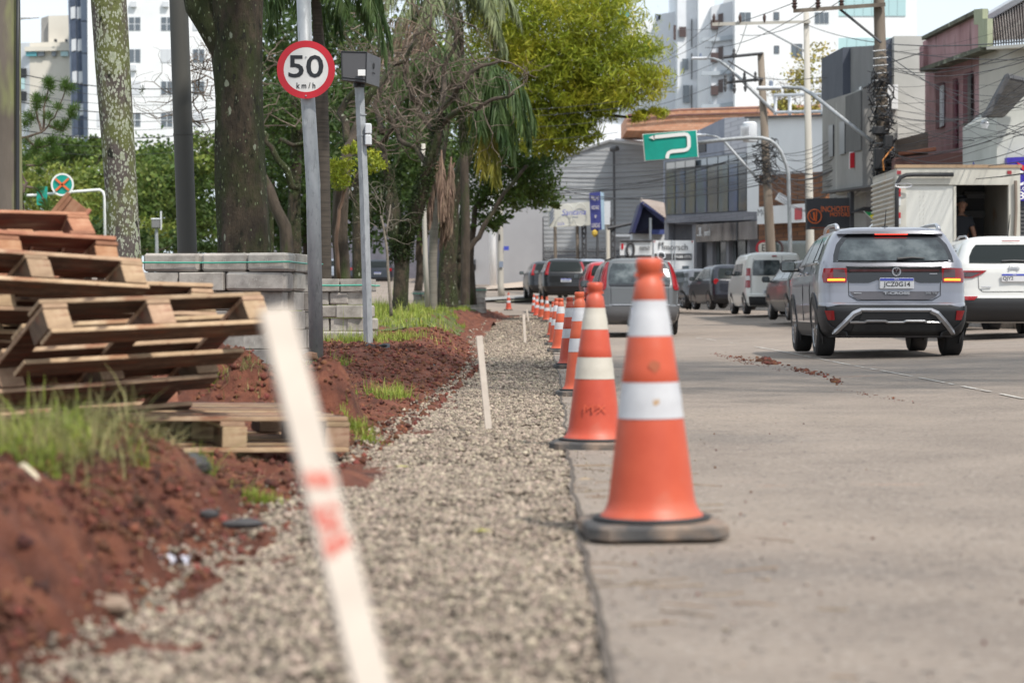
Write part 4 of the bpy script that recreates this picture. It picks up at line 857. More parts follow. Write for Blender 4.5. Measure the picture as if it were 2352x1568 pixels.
MB().tube([F.pt(2282, 280, .15), F.pt(2283, 300, .15), F.pt(2290, 315, .15), F.pt(2291, 372, .15)], .06, 6).build('downpipe', W['white'], t)
t = thing('gabled_porch', 'small grey gable with dark tiled roof in front of the cream house', 'building', (X(2330,39), 39, .4))
S('wall', [(2290,460,39.5),(2290,262,39.5),(2372,200,39.5),(2372,460,39.5)], 3, wallm('pale_green_grey_wall', (.42,.43,.4), (.52,.53,.5)), t)
S('roof', [(2316,168,38.6),(2322,176,38.6),(2276,262,38.6),(2262,268,38.6)], .3, W['trim'], t)
S('soffit', [(2322,176,38.9),(2372,190,38.9),(2372,200,38.9),(2308,268,38.9),(2264,268,38.9)], .25, mat('shaded_boards', [(.035,.033,.033),(.08,.075,.07)], 6, .9, stretch=(1,1,6)), t)  # boards coloured dark for the shade under the eaves
mb = MB()
for k in range(12): mb.tube([P(2318+k*5, 172+k*1.2, 38.4), P(2322+k*5, 182+k*1.0, 38.3)], .03, 6)
mb.build('roof_tiles', W['trim'], t, kind='stuff')
MB().lathe([(.05,-.08),(.09,0),(.05,.08)], 12, c=P(2262, 285, 39)).build('bell_box', W['whiteg'], t)
# fascia and blue sign
t = thing('shop_fascia', 'long pale fascia board with blue letters behind the box truck', 'sign', (X(2280,41), 41, 2.5))
S('board', [(2190,398,42.5),(2190,384,42.5),(2314,358,40.5),(2314,420,40.5)], .4, W['whiteg'], t); text('lettering', 'ATTA', .2, K['plateblue'], t, P(2252, 379, 41.35), ex=(.97,-.2,.10), fit=(.36,.16))
t = thing('shop_sign', 'purple blue shop sign with white lettering and red bird at the right edge', 'sign', (X(2345,40), 40, 2.5))
S('board', [(2318,461,39.2),(2313,362,39.2),(2390,358,39.2),(2390,461,39.2)], .2, mat('purple_blue', (.035,.02,.3), rough=.4), t)
text('lettering', 'Co', .62, K['white'], t, P(2350, 409, 39.1), fit=(.42,.30), bold=.006); text('lettering', 'lo.do', .14, K['white'], t, P(2348, 432, 39.1)); text('lettering', '.3', .42, K['white'], t, P(2341, 449, 39.1), fit=(.2,.15))
MB().prism([(0,0),(.25,-.12),(.42,-.4),(.3,-.22),(.12,-.16)], (1,0,0), (0,0,1), (0,1,0), P(2335, 372, 39.15), .03).build('bird_emblem', K['red'], t)
t = thing('shutter_wall', 'dark shutter front under the purple blue sign at the right edge', 'wall', (X(2345,40.6), 40.6, .4)); S('shutter', [(2300,640,39.35),(2300,461,39.35),(2390,461,39.35),(2390,640,39.35)], .1, W['g1'], t)
for k in range(12): S('slat', [(2302,480+k*9,39.3),(2302,474+k*9,39.3),(2390,474+k*9,39.3),(2390,480+k*9,39.3)], .04, W['trim'], t)
# ---- blue gabled porch (far)
t = thing('blue_kiosk', 'small house with deep blue gable boards and a pale corrugated roof', 'building', (X(1490,92), 92, 1))
S('roof', [(1451,532,92),(1471,466,92),(1478,462,92),(1526,500,91),(1526,512,91),(1478,474,92),(1458,536,92)], 2.5, mat('deep_blue', (.014,.018,.075), rough=.6), t)
S('gable', [(1455,536,92.4),(1474,474,92.4),(1526,510,92),(1526,536,92.4)], 2, mat('night_blue', (.008,.01,.035), rough=.7), t)
mb = MB()
for k in range(9): mb.tube([P(1474+k*6, 459+k*1.2, 93.5), P(1482+k*5.4, 470+k*4, 91.9)], .1, 6)
mb.build('roof_tiles', wallm('pale_roof_tile', (.27,.22,.19), (.36,.3,.27)), t, kind='stuff')
S('wall', [(1452,640,93),(1452,534,93),(1526,534,93),(1526,640,93)], 1.5, W['whiteg'], t); S('blue_rail', [(1497,538,91.8),(1497,527,91.8),(1526,527,91.8),(1526,538,91.8)], .2, mat('blue_rail', (.05,.07,.22)), t); S('post', [(1492,560,91.9),(1492,500,91.9),(1497,500,91.9),(1497,560,91.9)], .3, W['whiteg'], t)
# ---- cream and blue-grey towers on the left
t = thing('cream_building', 'pale cream apartment block with a roof tower seen left between the trunks', 'building', (X(110,225), 225, 6))
S('wall', [(20,420,226),(20,100,226),(70,98,225),(70,420,225)], 12, W['whiteg'], t); S('wall', [(68,420,225),(68,98,225),(175,96,225),(175,420,225)], 12, W['cream'], t); S('tower_wall', [(94,98,228),(94,42,228),(112,36,228),(112,98,228)], 8, W['g4'], t); S('tower_wall', [(111,98,227),(111,36,227),(160,35,227),(160,98,227)], 8, W['cream'], t)
for a, b, m_ in ((59,84,W['aqua2']),(87,101,W['gl']),(118,128,W['gl']),(139,156,W['aqua'])): S('window', [(a,129,224.6),(a,118,224.6),(b,118,224.6),(b,129,224.6)], .3, m_, t)
for v in (157, 210): S('window', [(45,v+22,224.6),(45,v,224.6),(60,v,224.6),(60,v+22,224.6)], .3, W['dk'], t)
S('window', [(45,205,224.6),(45,180,224.6),(56,180,224.6),(56,205,224.6)], .3, W['aqua'], t); S('cornice', [(56,118,224.4),(56,108,224.4),(175,106,224.4),(175,116,224.4)], .4, W['cream'], t)
for u in (124, 149): S('chimney', [(u,96,224),(u,90,224),(u+5,90,224),(u+5,96,224)], .5, W['dk'], t)
t = thing('tower_block', 'tall white apartment tower with blue grey side behind the lichen covered trunk', 'building', (X(320,215), 215, 6))
S('wall', [(168,420,216),(154,-60,216),(228,-60,216),(228,420,216)], 12, W['bluegrey'], t); S('wall', [(203,420,214),(200,-60,214),(520,-60,214),(520,420,214)], 12, W['white'], t)
for k in range(6):
    v = -26+k*74
    for u in (162+k*1.8, 177+k*1.8):
        S('window', [(u,v+40,215.7),(u,v,215.7),(u+10,v-2,215.7),(u+10,v+40,215.7)], .2, wallm('deep_blue_recess', (.05,.07,.11), (.08,.1,.15)), t); S('spandrel', [(u,v+70,215.7),(u,v+43,215.7),(u+10,v+41,215.7),(u+10,v+68,215.7)], .3, W['whiteg'], t)
    S('pier', [(186+k*1.8,v+76,215.2),(184+k*1.8,v,215.2),(204,v,215.2),(205,v+76,215.2)], .6, W['bluegrey'], t)
F = Fc(200, 214, 520, 214)
for k in range(4):
    for j, u in enumerate((222, 295, 369, 442)): F.window(u, u+28, 39+k*73.5, 71+k*73.5, W['gl'] if (k+j) % 3 else W['whiteg'], W['whiteg'], t, 2, 2 if k in (0, 3) else 1, 2.)
for k, u in enumerate((298, 372, 298, 400)): S('air_conditioner', [(u,16+[0,0,146,210][k],213.6),(u,3+[0,0,146,210][k],213.6),(u+14,3+[0,0,146,210][k],213.6),(u+14,16+[0,0,146,210][k],213.6)], .5, W['whiteg'], t)
# ================================================================= poles, lamps, signs
GR = 'utility poles along the shop side'
t = thing('utility_pole', 'brown weathered utility pole wrapped in thick cable tangles beside the box truck', 'utility pole', (X(2030,47), 47, .4), group=GR)
MB().tube([P(2036,640,47), P(2030,400,47), P(2019,0,47), P(2018,-60,47)], [.17,.16,.13,.12], 10).build('pole', K['pole_w'], t, smooth=True)
MB().box8([P(1822,30,47.4),P(2034,15,46.6),P(2034,15,46.8),P(1822,30,47.6),P(1822,21,47.4),P(2034,6,46.6),P(2034,6,46.8),P(1822,21,47.6)]).build('crossarm', K['pole_w'], t)
MB().tube([P(1930,22,47.1), P(2024,98,46.8)], .035, 6).build('brace', W['trim'], t)
for u, v in ((1825,5),(1879,4),(1933,0)): MB().lathe([(.03,-.14),(.05,-.1),(.07,-.07),(.04,-.04),(.08,0),(.04,.03),(.06,.06),(.03,.1)], 10, c=P(u, v+3, 47.2)).build('insulator', K['epiphyte'] if 0 else W['glb'], t)
for v in (118,135,152,170,186,204,222,246,268,300,330,352): MB().tube([P(2005,v,46.8), P(2040,v-3,46.8)], .018, 6).build('clamp_band', K['galv'], t)
mb = MB(); r = random.Random(5)
for k in range(95):
    v0 = r.uniform(170, 440); pts = []; a = r.uniform(0, 6.28); R_ = r.uniform(.14, .34)
    for i in range(6): pts.append(P(2027+(v0-300)*.03, v0+r.uniform(-14, 14), 46.8)+Vector((R_*math.cos(a), R_*math.sin(a), r.uniform(-.12,.12)))); a += r.uniform(.5, 1.3)
    mb.tube(pts, r.uniform(.006, .02), 4)
mb.build('cable_tangle', K['cable'], t, kind='stuff')
MB().tube([P(2020+18*math.sin(q)+8, 238+26*math.cos(q), 46.5) for q in np.linspace(-.3, 3.4, 10)], .03, 6).build('cable_coil', K['cable'], t, smooth=True)
for (u, v, w_, h) in ((2020,365,.26,.5),(2040,325,.22,.3),(2018,300,.3,.2)): MB().cbox(P(u, v, 46.6), (w_, .2, h), .03).build('junction_box', K['plastic'], t)
MB().tube([P(2052,338,46.5), P(2040,352,46.5), P(2028,368,46.4), P(2030,392,46.4)], .02, 5).build('orange_cable', mat('orange_cable', (.5,.2,.05)), t)
t = thing('utility_pole', 'tapered brown utility pole with two crossarms and a finned transformer', 'utility pole', (X(1772,73), 73, .7), group=GR)
MB().tube([P(1772,640,73), P(1771,590,73), P(1747,121,73)], [.19,.185,.12], 10).build('pole', K['pole_w'], t, smooth=True)
for (u0, v0, u1, v1) in ((1662,132,1752,123),(1664,190,1753,182)): MB().tube([P(u0,v0,73.2), P(u1,v1,72.8)], .055, 4).build('crossarm', W['trim'], t)
MB().tube([P(1672,140,73), P(1745,185,72.8)], .03, 5).build('brace', W['trim'], t)
for u, v in ((1666,182),(1685,180),(1710,178),(1735,177),(1686,124),(1666,200),(1687,204),(1712,200)): MB().lathe([(.02,-.18),(.05,-.1),(.07,0),(.04,.05),(.06,.12),(.02,.2)], 8, c=P(u, v, 73)).build('fuse_cutout', W['trim'], t)
tr = MB().lathe([(.25,-.36),(.27,-.33),(.27,.3),(.2,.36)], 16, c=P(1722, 303, 72.6)).build('transformer', W['whiteg'], t, smooth='auto')
for k in range(6): MB().box(P(1702+k*3.4, 306, 72.3), (.02, .3, .5)).build('cooling_fin', W['whiteg'], tr)
mb = MB(); r = random.Random(6)
for k in range(36):
    v0 = r.uniform(325, 420); pts = []; a = r.uniform(0, 6.28); R_ = r.uniform(.18, .55)
    for i in range(6): pts.append(P(1760, v0+r.uniform(-12, 12), 72.8)+Vector((R_*math.cos(a), R_*math.sin(a)*.5, r.uniform(-.15,.15)))); a += r.uniform(.5, 1.3)
    mb.tube(pts, r.uniform(.008, .02), 4)
mb.build('cable_tangle', K['cable'], t, kind='stuff')
t = thing('utility_pole', 'smooth white concrete pole with a long concrete crossarm near its top', 'utility pole', (X(1861,66), 66, .6), group=GR)
MB().tube([P(1861,640,66), P(1861,574,66), P(1852,29,66)], [.15,.14,.09], 12).build('pole', K['pole_c'], t, smooth=True)
MB().box8([P(1636,60,66.2),P(1862,53,65.8),P(1862,53,66),P(1636,60,66.4),P(1636,52,66.2),P(1862,47,65.8),P(1862,47,66),P(1636,52,66.4)]).build('crossarm', K['pole_c'], t)
MB().tube([P(1741,60,66), P(1852,119,66)], .03, 5).build('brace', K['galv'], t)
for u in (1640, 1700, 1756): MB().lathe([(.02,-.1),(.05,0),(.06,.1),(.02,.2)], 8, c=P(u, 46, 66)).build('insulator', W['glb'], t)
def lamp(label, pts, r_, head):
    A = [P(*p) for p in pts]; t = thing('street_lamp', label, 'street lamp', A[-1], group='street lamp arms over the road')
    MB().tube(A, [r_*.7]*2+[r_]*(len(A)-2), 8).build('arm', K['galv'], t, smooth=True)
    h = A[0]; MB().cbox(h+Vector((-.25, 0, -.02)), (.6, .25, .09), .03).build('lamp_head', W['whiteg'], t); MB().lathe([(.05,0),(.05,.1),(.03,.14)], 8, c=h+Vector((-.2,0,.03))).build('photocell', W['bluegrey'], t)
lamp('highest silver lamp arm curving over from the transformer pole', [(1622,133,73.5),(1640,135,73.5),(1655,141,73.3),(1672,154,73.2),(1720,200,73),(1778,257,72.7)], .06, 0)
lamp('long silver lamp arm reaching left from the tangled cable pole', [(1790,201,49),(1802,200,49),(1843,203,48.6),(1868,218,48),(1930,268,47.5),(2007,328,47)], .05, 0)
lamp('lowest silver lamp arm, crossing behind the green direction sign pipe', [(1618,309,74),(1646,314,74),(1663,324,73.8),(1700,366,73.5),(1752,424,73)], .05, 0)
t = thing('direction_sign', 'green overhead direction sign with a white hooked arrow on a curved grey pipe', 'road sign', (X(1813,62), 62, .6))
MB().tube([P(1816,640,62), P(1815,560,62), P(1811,400,62), P(1806,378,62), P(1795,350,62), P(1782,332,62), P(1768,322,62), P(1750,317,62), P(1720,316,62), P(1663,321,62), P(1603,328,62)], .06, 10).build('mast', K['galv'], t, smooth=True)
q = [P(1480.5,370,61.4), P(1604.8,361,61.4), P(1600.6,298.6,61.4), P(1475.5,308,61.4)]
def board(name, q, m, par, off=0., th=.04, sh=0.):
    c = sum(q, Vector())/4; q = [p+(c-p)*sh+Vector((0, -off, 0)) for p in q]; B = [p+Vector((0, th, 0)) for p in q]
    return MB().add(q+B, [(0,1,2,3),(7,6,5,4),(1,0,4,5),(2,1,5,6),(3,2,6,7),(0,3,7,4)]).build(name, m, par)
board('border', q, K['white'], t, .0); board('panel', q, K['green'], t, .02, .02, .035)
def z3(x, y, d): return P(1433.3+x/2.438, y/2.438, d)
pth = [(242,888),(243,872),(250,856),(268,848),(300,845),(340,841),(356,834),(364,820),(364,795),(362,765),(354,754),(340,751),(300,754),(165,768)]
A = [z3(x, y, 61.34) for x, y in pth]; mb = MB()
rows = []
for i, a in enumerate(A):
    tg = (A[min(i+1, len(A)-1)]-A[max(i-1, 0)]).normalized(); nn = Vector((-tg.z, 0, tg.x)); rows.append([a-nn*.055, a+nn*.055])
mb.grid(rows); a = z3(138, 770, 61.34); mb.add([a, z3(172, 756, 61.34), z3(170, 784, 61.34)], [(0,1,2)]); mb.build('arrow', K['white'], t)
# speed limit sign
t = thing('speed_sign', 'round 50 km/h speed limit sign with red ring on a galvanised post', 'road sign', P(727, 834, 17.35))
MB().tube([P(727,836,17.35), P(719,420,17.35), P(703,160,17.35), P(697,-10,17.35)], [.062,.0625,.062,.062], 24).build('post', K['galv'], t, smooth=True)
c = P(703, 160.5, 17.25); Rm = Matrix.Rotation(math.pi/2, 3, 'X')
def disc(name, r0, r1, off, m, par, n=64, th=.004):
    V = []; F = []
    for k in range(n):
        a = 2*math.pi*k/n
        for rr in (r0, r1): V.append(c+Vector((rr*math.cos(a), -off, rr*math.sin(a))))
    V += [v+Vector((0, th, 0)) for v in V]; m_ = 2*n
    for k in range(n):
        a, b = 2*k, 2*((k+1) % n); F += [(a, b, b+1, a+1), (a+m_, a+1+m_, b+1+m_, b+m_), (a+1, b+1, b+1+m_, a+1+m_)]
        if r0 > .001: F.append((b, a, a+m_, b+m_))
    MB().add(V, F).build(name, m, par)
disc('ring', .193, .2505, .012, K['red'], t); disc('face', .0005, .1925, .010, K['signwhite'], t)
text('numerals', '50', .272, K['black'], t, c+Vector((.0,-.0135,.028)), bold=.0035, depth=.0008, fit=(.302,.196))
text('unit', 'k m / h', .068, K['black'], t, c+Vector((0,-.0135,-.137)), bold=.001, depth=.0008, fit=(.162,.05))
for dz in (.108, -.226): MB().lathe([(.007,0),(.007,.004),(.003,.006)], 10).build('rivet', K['galv'], t, local=True); o = t.children[-1]
for o in [q for q in t.children if q.name.startswith('rivet')]: pass
rv = [q for q in t.children if q.name.startswith('rivet')]
for o, dz in zip(rv, (.108, -.226)): o.rotation_euler = (math.pi/2, 0, 0); o.location = c+Vector((0, -.014, dz))-root_loc(t)
for dz in (.1, -.1): MB().tube([c+Vector((-.07,.03,dz)), c+Vector((-.06,.1,dz+.0)), c+Vector((.06,.1,dz)), c+Vector((.07,.03,dz))], .006, 5).build('bracket', K['galv'], t)
# radar camera
t = thing('speed_camera', 'grey speed camera box on a square steel post beside the speed sign', 'speed camera', P(846, 788, 25))
MB().tube([P(846,790,25), P(836,440,25), P(825,196,25)], [.058,.058,.058], 4).build('post', K['galv'], t)
q0 = P(784,118,24.6); ex = Vector((.31,.0,-.012)); ey = Vector((.30,.62,-.0)); 
A = [P(786,184,24.6), P(840,190,24.6), P(842,120,24.6), P(784,118.5,24.6)]; B = [P(820,196,25.6), P(871,200,25.6), P(875,134,25.6), P(820,126,25.6)]
MB().add(A+B, [(0,1,2,3),(7,6,5,4),(1,0,4,5),(2,1,5,6),(3,2,6,7),(0,3,7,4)]).build('housing', K['radar'], t)
mb = MB()
for a, b in ((A[0],A[1]),(A[1],A[2]),(A[2],A[3]),(A[3],A[0])): mb.tube([a+Vector((0,-.004,0)), b+Vector((0,-.004,0))], .008, 4)
mb.build('housing_rim', K['plastic'], t); MB().tube([A[0]+Vector((0,-.006,.035)), A[1]+Vector((0,-.006,.035))], .005, 4).build('seam', K['plastic'], t)
S('sticker', [(822,174,24.55),(822,160,24.55),(839,160,24.55),(839,174,24.55)], .01, K['white'], t); MB().tube([P(825,186,24.95), P(825,200,24.95)], .075, 10).build('collar', K['plastic'], t)
mb = MB(); cc = (A[1]+A[2]+B[1]+B[2])/4; ud = (B[2]-A[2]).normalized(); nn = Vector((0,0,1)).cross(ud)*-1
nn = ud.cross(Vector((0,0,1)))
for s_ in (1,): mb.tube([cc+nn*.006+ud*.04*math.cos(a_)+Vector((0,0,.05+.04*math.sin(a_))) for a_ in np.linspace(0, 6.28, 12)], .005, 4)
mb.build('emblem', K['plastic'], t); text('lettering', 'PERKONS', .055, K['plastic'], t, cc+nn*.008+Vector((0,0,-.04)), ex=ud, depth=.001, fit=(.16,.025))
for v in (296, 322): MB().cbox(P(846, v, 24.95), (.08, .1, .13), .012).build('sensor', W['whiteg'], t); 
for v in (262, 310): MB().tube([P(830+(v-262)*.02,v,25), P(830+(v-262)*.02,v+3,25)], .066, 4).build('clamp', K['galv'], t)
# big dark round pole
t = thing('round_pole', 'thick dark grey round pole standing between the lichen trunk and the mossy trunk', 'pole', (X(432,21.5), 21.5, .15))
MB().tube([P(434,720,21.5), P(430,575,21.5), P(421,320,21.5), P(410,0,21.5), P(408,-60,21.5)], [.108,.106,.104,.1,.1], 20).build('shaft', K['pole_d'], t, smooth=True); MB().tube([P(420.5,311,21.5), P(420.4,307,21.5)], .108, 20).build('seam_ring', K['pole_d'], t)
# far poles
t = thing('concrete_post', 'thick bright white post in front of the grey warehouse', 'pole', (X(1132,109.5), 109.5, 1.9)); MB().tube([P(1133,657,109.5), P(1130,503,109.5), P(1129,440,109.5)], [.2,.19,.18], 12).build('shaft', W['white'], t, smooth=True)
t = thing('utility_pole', 'worn grey concrete pole right beside the thick white post', 'utility pole', (X(1151,97), 97, 1.3), group='utility poles on the far corner')
MB().tube([P(1152,682,97), P(1150,655,97), P(1149,500,97), P(1148,430,97)], [.17,.15,.14,.13], 10).build('pole', K['pole_c'], t, smooth=True); MB().box(P(1147,545,96.8), (.08,.05,.3)).build('number_plate', W['dk'], t); MB().box(P(1151,607,96.8), (.2,.05,.3)).build('sticker', W['bluegrey'], t); MB().box(P(1163,570,96.9), (.25,.03,.2)).build('street_plate', K['plateblue'], t)
t = thing('thin_post', 'slim pale post with one dark joint between the forked tree and the palm trunk', 'pole', (X(981,45), 45, .6)); MB().tube([P(982,705,45), P(977,590,45), P(974,480,45), P(972,330,45)], [.06,.055,.05,.05], 8).build('shaft', K['pole_c'], t, smooth=True)
# lane signal sign on the left
t = thing('lane_sign', 'round green lane sign with an orange cross on a white gantry pipe behind the pallets', 'road sign', P(236, 470, 70))
c = P(143, 424, 70)
disc('rim', .34, .4, 0, K['white'], t); disc('face', .0005, .34, -.01, K['green'], t)
for a_ in (.7, -.75): MB().box(c+Vector((0,-.03,0)), (.62,.02,.07), Matrix.Rotation(a_, 3, 'Y')).build('cross_bar', mat('orange_bar', (.75,.14,.04)), t)
S('side_panel', [(84,470,70),(84,430,70),(108,428,70),(108,474,70)], .05, K['green'], t)
MB().tube([P(45,450,70.3), P(84,448,70.3), P(176,440,70.3), P(228,436,70.3), P(236,440,70.3), P(240,450,70.3), P(242,620,70.3)], .05, 8).build('gantry_pipe', W['white'], t, smooth=True)
t = thing('traffic_camera', 'small white camera box on a thin grey post above the kerbstones', 'camera', P(361, 600, 60))
MB().tube([P(361,640,60), P(360,560,60), P(359,525,60)], [.06,.05,.045], 8).build('post', K['galv'], t); MB().cbox(P(358,514,60), (.23,.3,.27), .02).build('housing', W['g2'], t); MB().cbox(P(358,503.5,60), (.26,.34,.05), .02).build('cap', W['whiteg'], t); MB().tube([P(369,528,60), P(370,522,60), P(369.5,485,60)], .025, 6).build('aerial', W['whiteg'], t)
t = thing('street_lamp', 'thin lamp arm poking out from behind the leftmost trunk', 'street lamp', P(50, 44, 100)); MB().tube([P(30,46,100), P(60,42,100), P(90,40,100)], .05, 6).build('arm', W['whiteg'], t); MB().cbox(P(60,41,100), (.5,.2,.12), .03).build('lamp_head', W['whiteg'], t)
# billboards, lattice posts, fence
t = thing('billboard', 'wide faded cream billboard reading Santana on lattice legs', 'billboard', (X(1307,100), 100, 1.4))
q = [P(1261,522,100), P(1356,517,99.6), P(1355,463,99.6), P(1258.5,471,100)]; board('panel', q, mat('faded_cream_panel', [(.52,.51,.45),(.66,.65,.59)], .8, .7), t, 0, .25)
text('lettering', 'Santana', .62, K['plateblue'], t, P(1318,487,99.3), ex=(1,-.02,.035), shear=.25, fit=(1.2,.29)); MB().box(P(1321,499,99.4),(.3,.02,.05)).build('print_line', W['bluegrey'], t); text('lettering', '3224', .28, K['plateblue'], t, P(1288,514,99.5), ex=(1,-.02,.035), fit=(.34,.13))
for k in range(4): MB().box8([P(1262,492+k*8,99.8),P(1273,478+k*8,99.8),P(1273,478+k*8,99.9),P(1262,492+k*8,99.9),P(1262,488+k*8,99.8),P(1273,474+k*8,99.8),P(1273,474+k*8,99.9),P(1262,488+k*8,99.9)]).build('stripe', W['bluegrey'], t)
mb = MB()
for cu, rr in ((1303,.55),(1333,.6)): mb.tube([P(cu,493,99.55)+Vector((rr*.6*math.cos(a_), 0, rr*.95*math.sin(a_))) for a_ in np.linspace(0, 6.28, 16)], .022, 4)
mb.build('ring_emblem', mat('pale_ring', (.6,.6,.56)), t)
def lattice(t, u, w_, v0, v1, d):
    mb = MB()
    for s_ in (-w_, w_): mb.tube([P(u+s_, v0, d), P(u+s_+2, v1, d)], .05, 5)
    n = int((v1-v0)/12)
    for k in range(n):
        s_ = w_ if k % 2 else -w_; mb.tube([P(u-s_, v0+k*12, d), P(u+s_, v0+(k+1)*12, d)], .035, 4)
    mb.build('lattice_leg', W['trim'], t)
lattice(t, 1341, 4, 518, 640, 100); lattice(t, 1407, 4, 500, 640, 100)
for u in (1275, 1326): MB().tube([P(u,520,100), P(u+1,640,100)], .08, 6).build('leg', K['pole_w'], t)
MB().tube([P(1395,525,99.9), P(1455,512,99.9)], .08, 4).build('cross_beam', W['trim'], t)
t = thing('vertical_sign', 'narrow upright blue sign reading peças novas e usadas beside the billboard', 'sign', (X(1368,98), 98, 1.4))
q = [P(1357.5,529,98), P(1382,527,98), P(1379,440,98), P(1354,443,98)]; board('panel', q, mat('mid_blue_panel', (.04,.045,.2), rough=.5), t, 0, .3); S('edge_panel', [(1382,527,98.2),(1379,440,98.2),(1387,443,98.6),(1389,527,98.6)], .05, mat('pale_blue_edge', (.36,.5,.62)), t)
for k, s_ in enumerate(('PEÇAS', 'NOVAS', 'e', 'USADAS')): text('lettering', s_, .42, W['cream'], t, P(1367+.5*k, 456+k*20.5, 97.9), fit=((.36,.36,.09,.4)[k], (.25,.2,.14,.22)[k]))
MB().tube([P(1372,528,98.1), P(1373,640,98.1)], .06, 6).build('leg', W['trim'], t); MB().lathe([(.01,-.2),(.14,-.05),(.14,.1),(.01,.2)], 6, c=P(1366,536,98)).build('star_ornament', K['yellow'], t)
t = thing('light_box_sign', 'blank pale light box sign behind the upright blue sign', 'sign', (X(1395,101), 101, 1.4)); S('panel', [(1388,516,101),(1388,462,101),(1402,462,101),(1402,516,101)], .4, W['whiteg'], t)
MB().tube([P(1396,516,101.2), P(1397,640,101.2)], .1, 6).build('leg', W['cream'], t)
t = thing('railing_fence', 'tall black bar fence in front of the grey warehouse', 'fence', (X(1330,104), 104, 1.6))
for k in range(52): MB().tube([P(1248+k*3.45, 571-(k % 2)*2, 104), P(1248+k*3.45, 640, 104)], .022, 4).build('bar', W['trim'], t)
for v in (578, 592, 618): MB().tube([P(1247,v,103.95), P(1428,v-2,103.95)], .03, 4).build('rail', W['trim'], t)
t = thing('guard_booth', 'dark grey gate booth behind the bar fence', 'booth', (X(1297,106), 106, 1.7)); S('wall', [(1268,655,106),(1268,585,106),(1326,584,106),(1326,655,106)], 3, W['g1'], t); S('opening', [(1284,655,105.9),(1284,592,105.9),(1322,592,105.9),(1322,655,105.9)], .05, W['dk'], t)
# logo shop sign
t = thing('motor_shop_sign', 'dark grey square sign with orange lettering INCHOSTE MOTORS', 'sign', P(1905, 540, 50))
board('panel', [P(1854.5,526.5,50), P(1954,523,49.7), P(1954,454,49.7), P(1852.5,456,50)], mat('charcoal_panel', (.028,.03,.036), rough=.6), t, 0, .3)
om = mat('orange_print', (.62,.13,.03), rough=.6); text('lettering', 'INCHOSTE', .245, om, t, P(1919,480,49.5), bold=.003, fit=(.71,.14)); text('lettering', 'MOTORS', .2, om, t, P(1929.5,492.5,49.5), bold=.003, fit=(.49,.1)); MB().box(P(1880,523,49.6),(.4,.01,.025)).box(P(1915,523,49.6),(.2,.01,.025)).build('print_line', mat('dim_orange', (.25,.06,.02)), t)
c_ = P(1871.5, 497, 49.75); MB().tube([c_+Vector((.168*math.cos(a_), -.0, .168*math.sin(a_))) for a_ in np.linspace(0, 6.284, 28)], .017, 5).build('ring_emblem', om, t)
MB().tube([c_+Vector((-.02,0,.11)), c_+Vector((.0,0,-.08)), c_+Vector((.04,0,-.12))], .025, 4).tube([c_+Vector((.05,0,.13)), c_+Vector((.04,0,-.12))], .018, 4).tube([c_+Vector((-.12,0,.08)), c_+Vector((-.1,0,-.02)), c_+Vector((-.03,0,-.1))], .012, 4).build('emblem', om, t)
MB().tube([P(1957,640,49.8), P(1957,440,49.8)], .05, 6).build('support', W['trim'], t)
t = thing('flag', 'small green and yellow flag sticking out left of the box truck', 'flag', P(1986, 487, 40.5)); MB().grid([[P(1986,486,40.5), P(1995,487,40.6), P(2009,485,40.7)], [P(1992,492,40.5), P(2000,497,40.6), P(2010,500,40.7)], [P(1999,497,40.5), P(2004,503,40.6), P(2011,508,40.7)]]).build('cloth', mat('flag_green', (.02,.35,.12)), t)
MB().grid([[P(1998,495,40.45), P(2007,492,40.45)], [P(2001,501,40.45), P(2009,505,40.45)]]).build('diamond', mat('flag_yellow', (.75,.65,.05)), t); MB().tube([P(1984,485,40.5), P(2012,512,40.6)], .008, 4).build('stick', W['white'], t)
# ================================================================= overhead cables
CG = 'black overhead cables strung between the poles'
def cable(a, b, sag, r_, label):
    r_ = float(r_)
    label = ('thick ' if r_ > .015 else 'thin ' if r_ < .007 else '')+('slack ' if sag > .6 else '' if sag > .25 else 'taut ')+label+(', high up' if a[1] < 180 and 'thin' not in label else ', low down' if a[1] > 330 else '')
    A, B = P(*a), P(*b); n = 12; pts = [A.lerp(B, k/n)-Vector((0, 0, 4*sag*(k/n)*(1-k/n))) for k in range(n+1)]
    o = MB().tube(pts, r_, 4).build('overhead_cable', K['cable']); tag(o, label, 'cable', CG); return o
r = random.Random(12)
LR = 'black overhead cable running from the tangled pole towards the right edge'; LM = 'black overhead cable between the tangled pole and the transformer pole'; LF = 'black overhead cable crossing the grey warehouse wall beyond the transformer pole'; LL = 'thin overhead wire across the pale buildings behind the left trunks'; LT = 'thin high voltage wire leading off from the pole crossarms'
for k in range(40):
    v0 = r.uniform(108, 400); v1 = v0+r.uniform(-130, 60) if k % 2 else r.uniform(120, 390); cable((2028+r.uniform(-8, 8), v0, 46.6), (2420, v1, r.uniform(30, 38)), r.uniform(.05, .5), r.choice((.003, .004, .005, .008)), LR)
for k in range(24): cable((2022, r.uniform(200, 400), 46.8), (1762, r.uniform(325, 425), 72.8), r.uniform(.3, 1.2), r.choice((.005, .007, .01, .016)), LM)
for k in range(14): cable((1762, 330+k*7, 72.8), (r.choice((1080, 1180)), 395+r.uniform(-14, 50), 108), r.uniform(.2, .9), r.choice((.009, .013, .02)), LF)
for a, b in (((1826,6,47.2),(1560,66,120)),((1880,5,47.2),(1620,110,73)),((1934,0,47.2),(1700,80,73)),((1640,46,66),(1440,175,110)),((1700,46,66),(1450,160,110)),((1686,124,73),(1460,190,110)),((1666,186,73),(1400,255,110)),((1735,177,73),(2120,120,44)),((1860,60,66),(2352,95,34)),((1652,52,66),(1620,134,73)),((1715,56,66),(1660,170,73))): cable(a, b, .3, .011, LT)
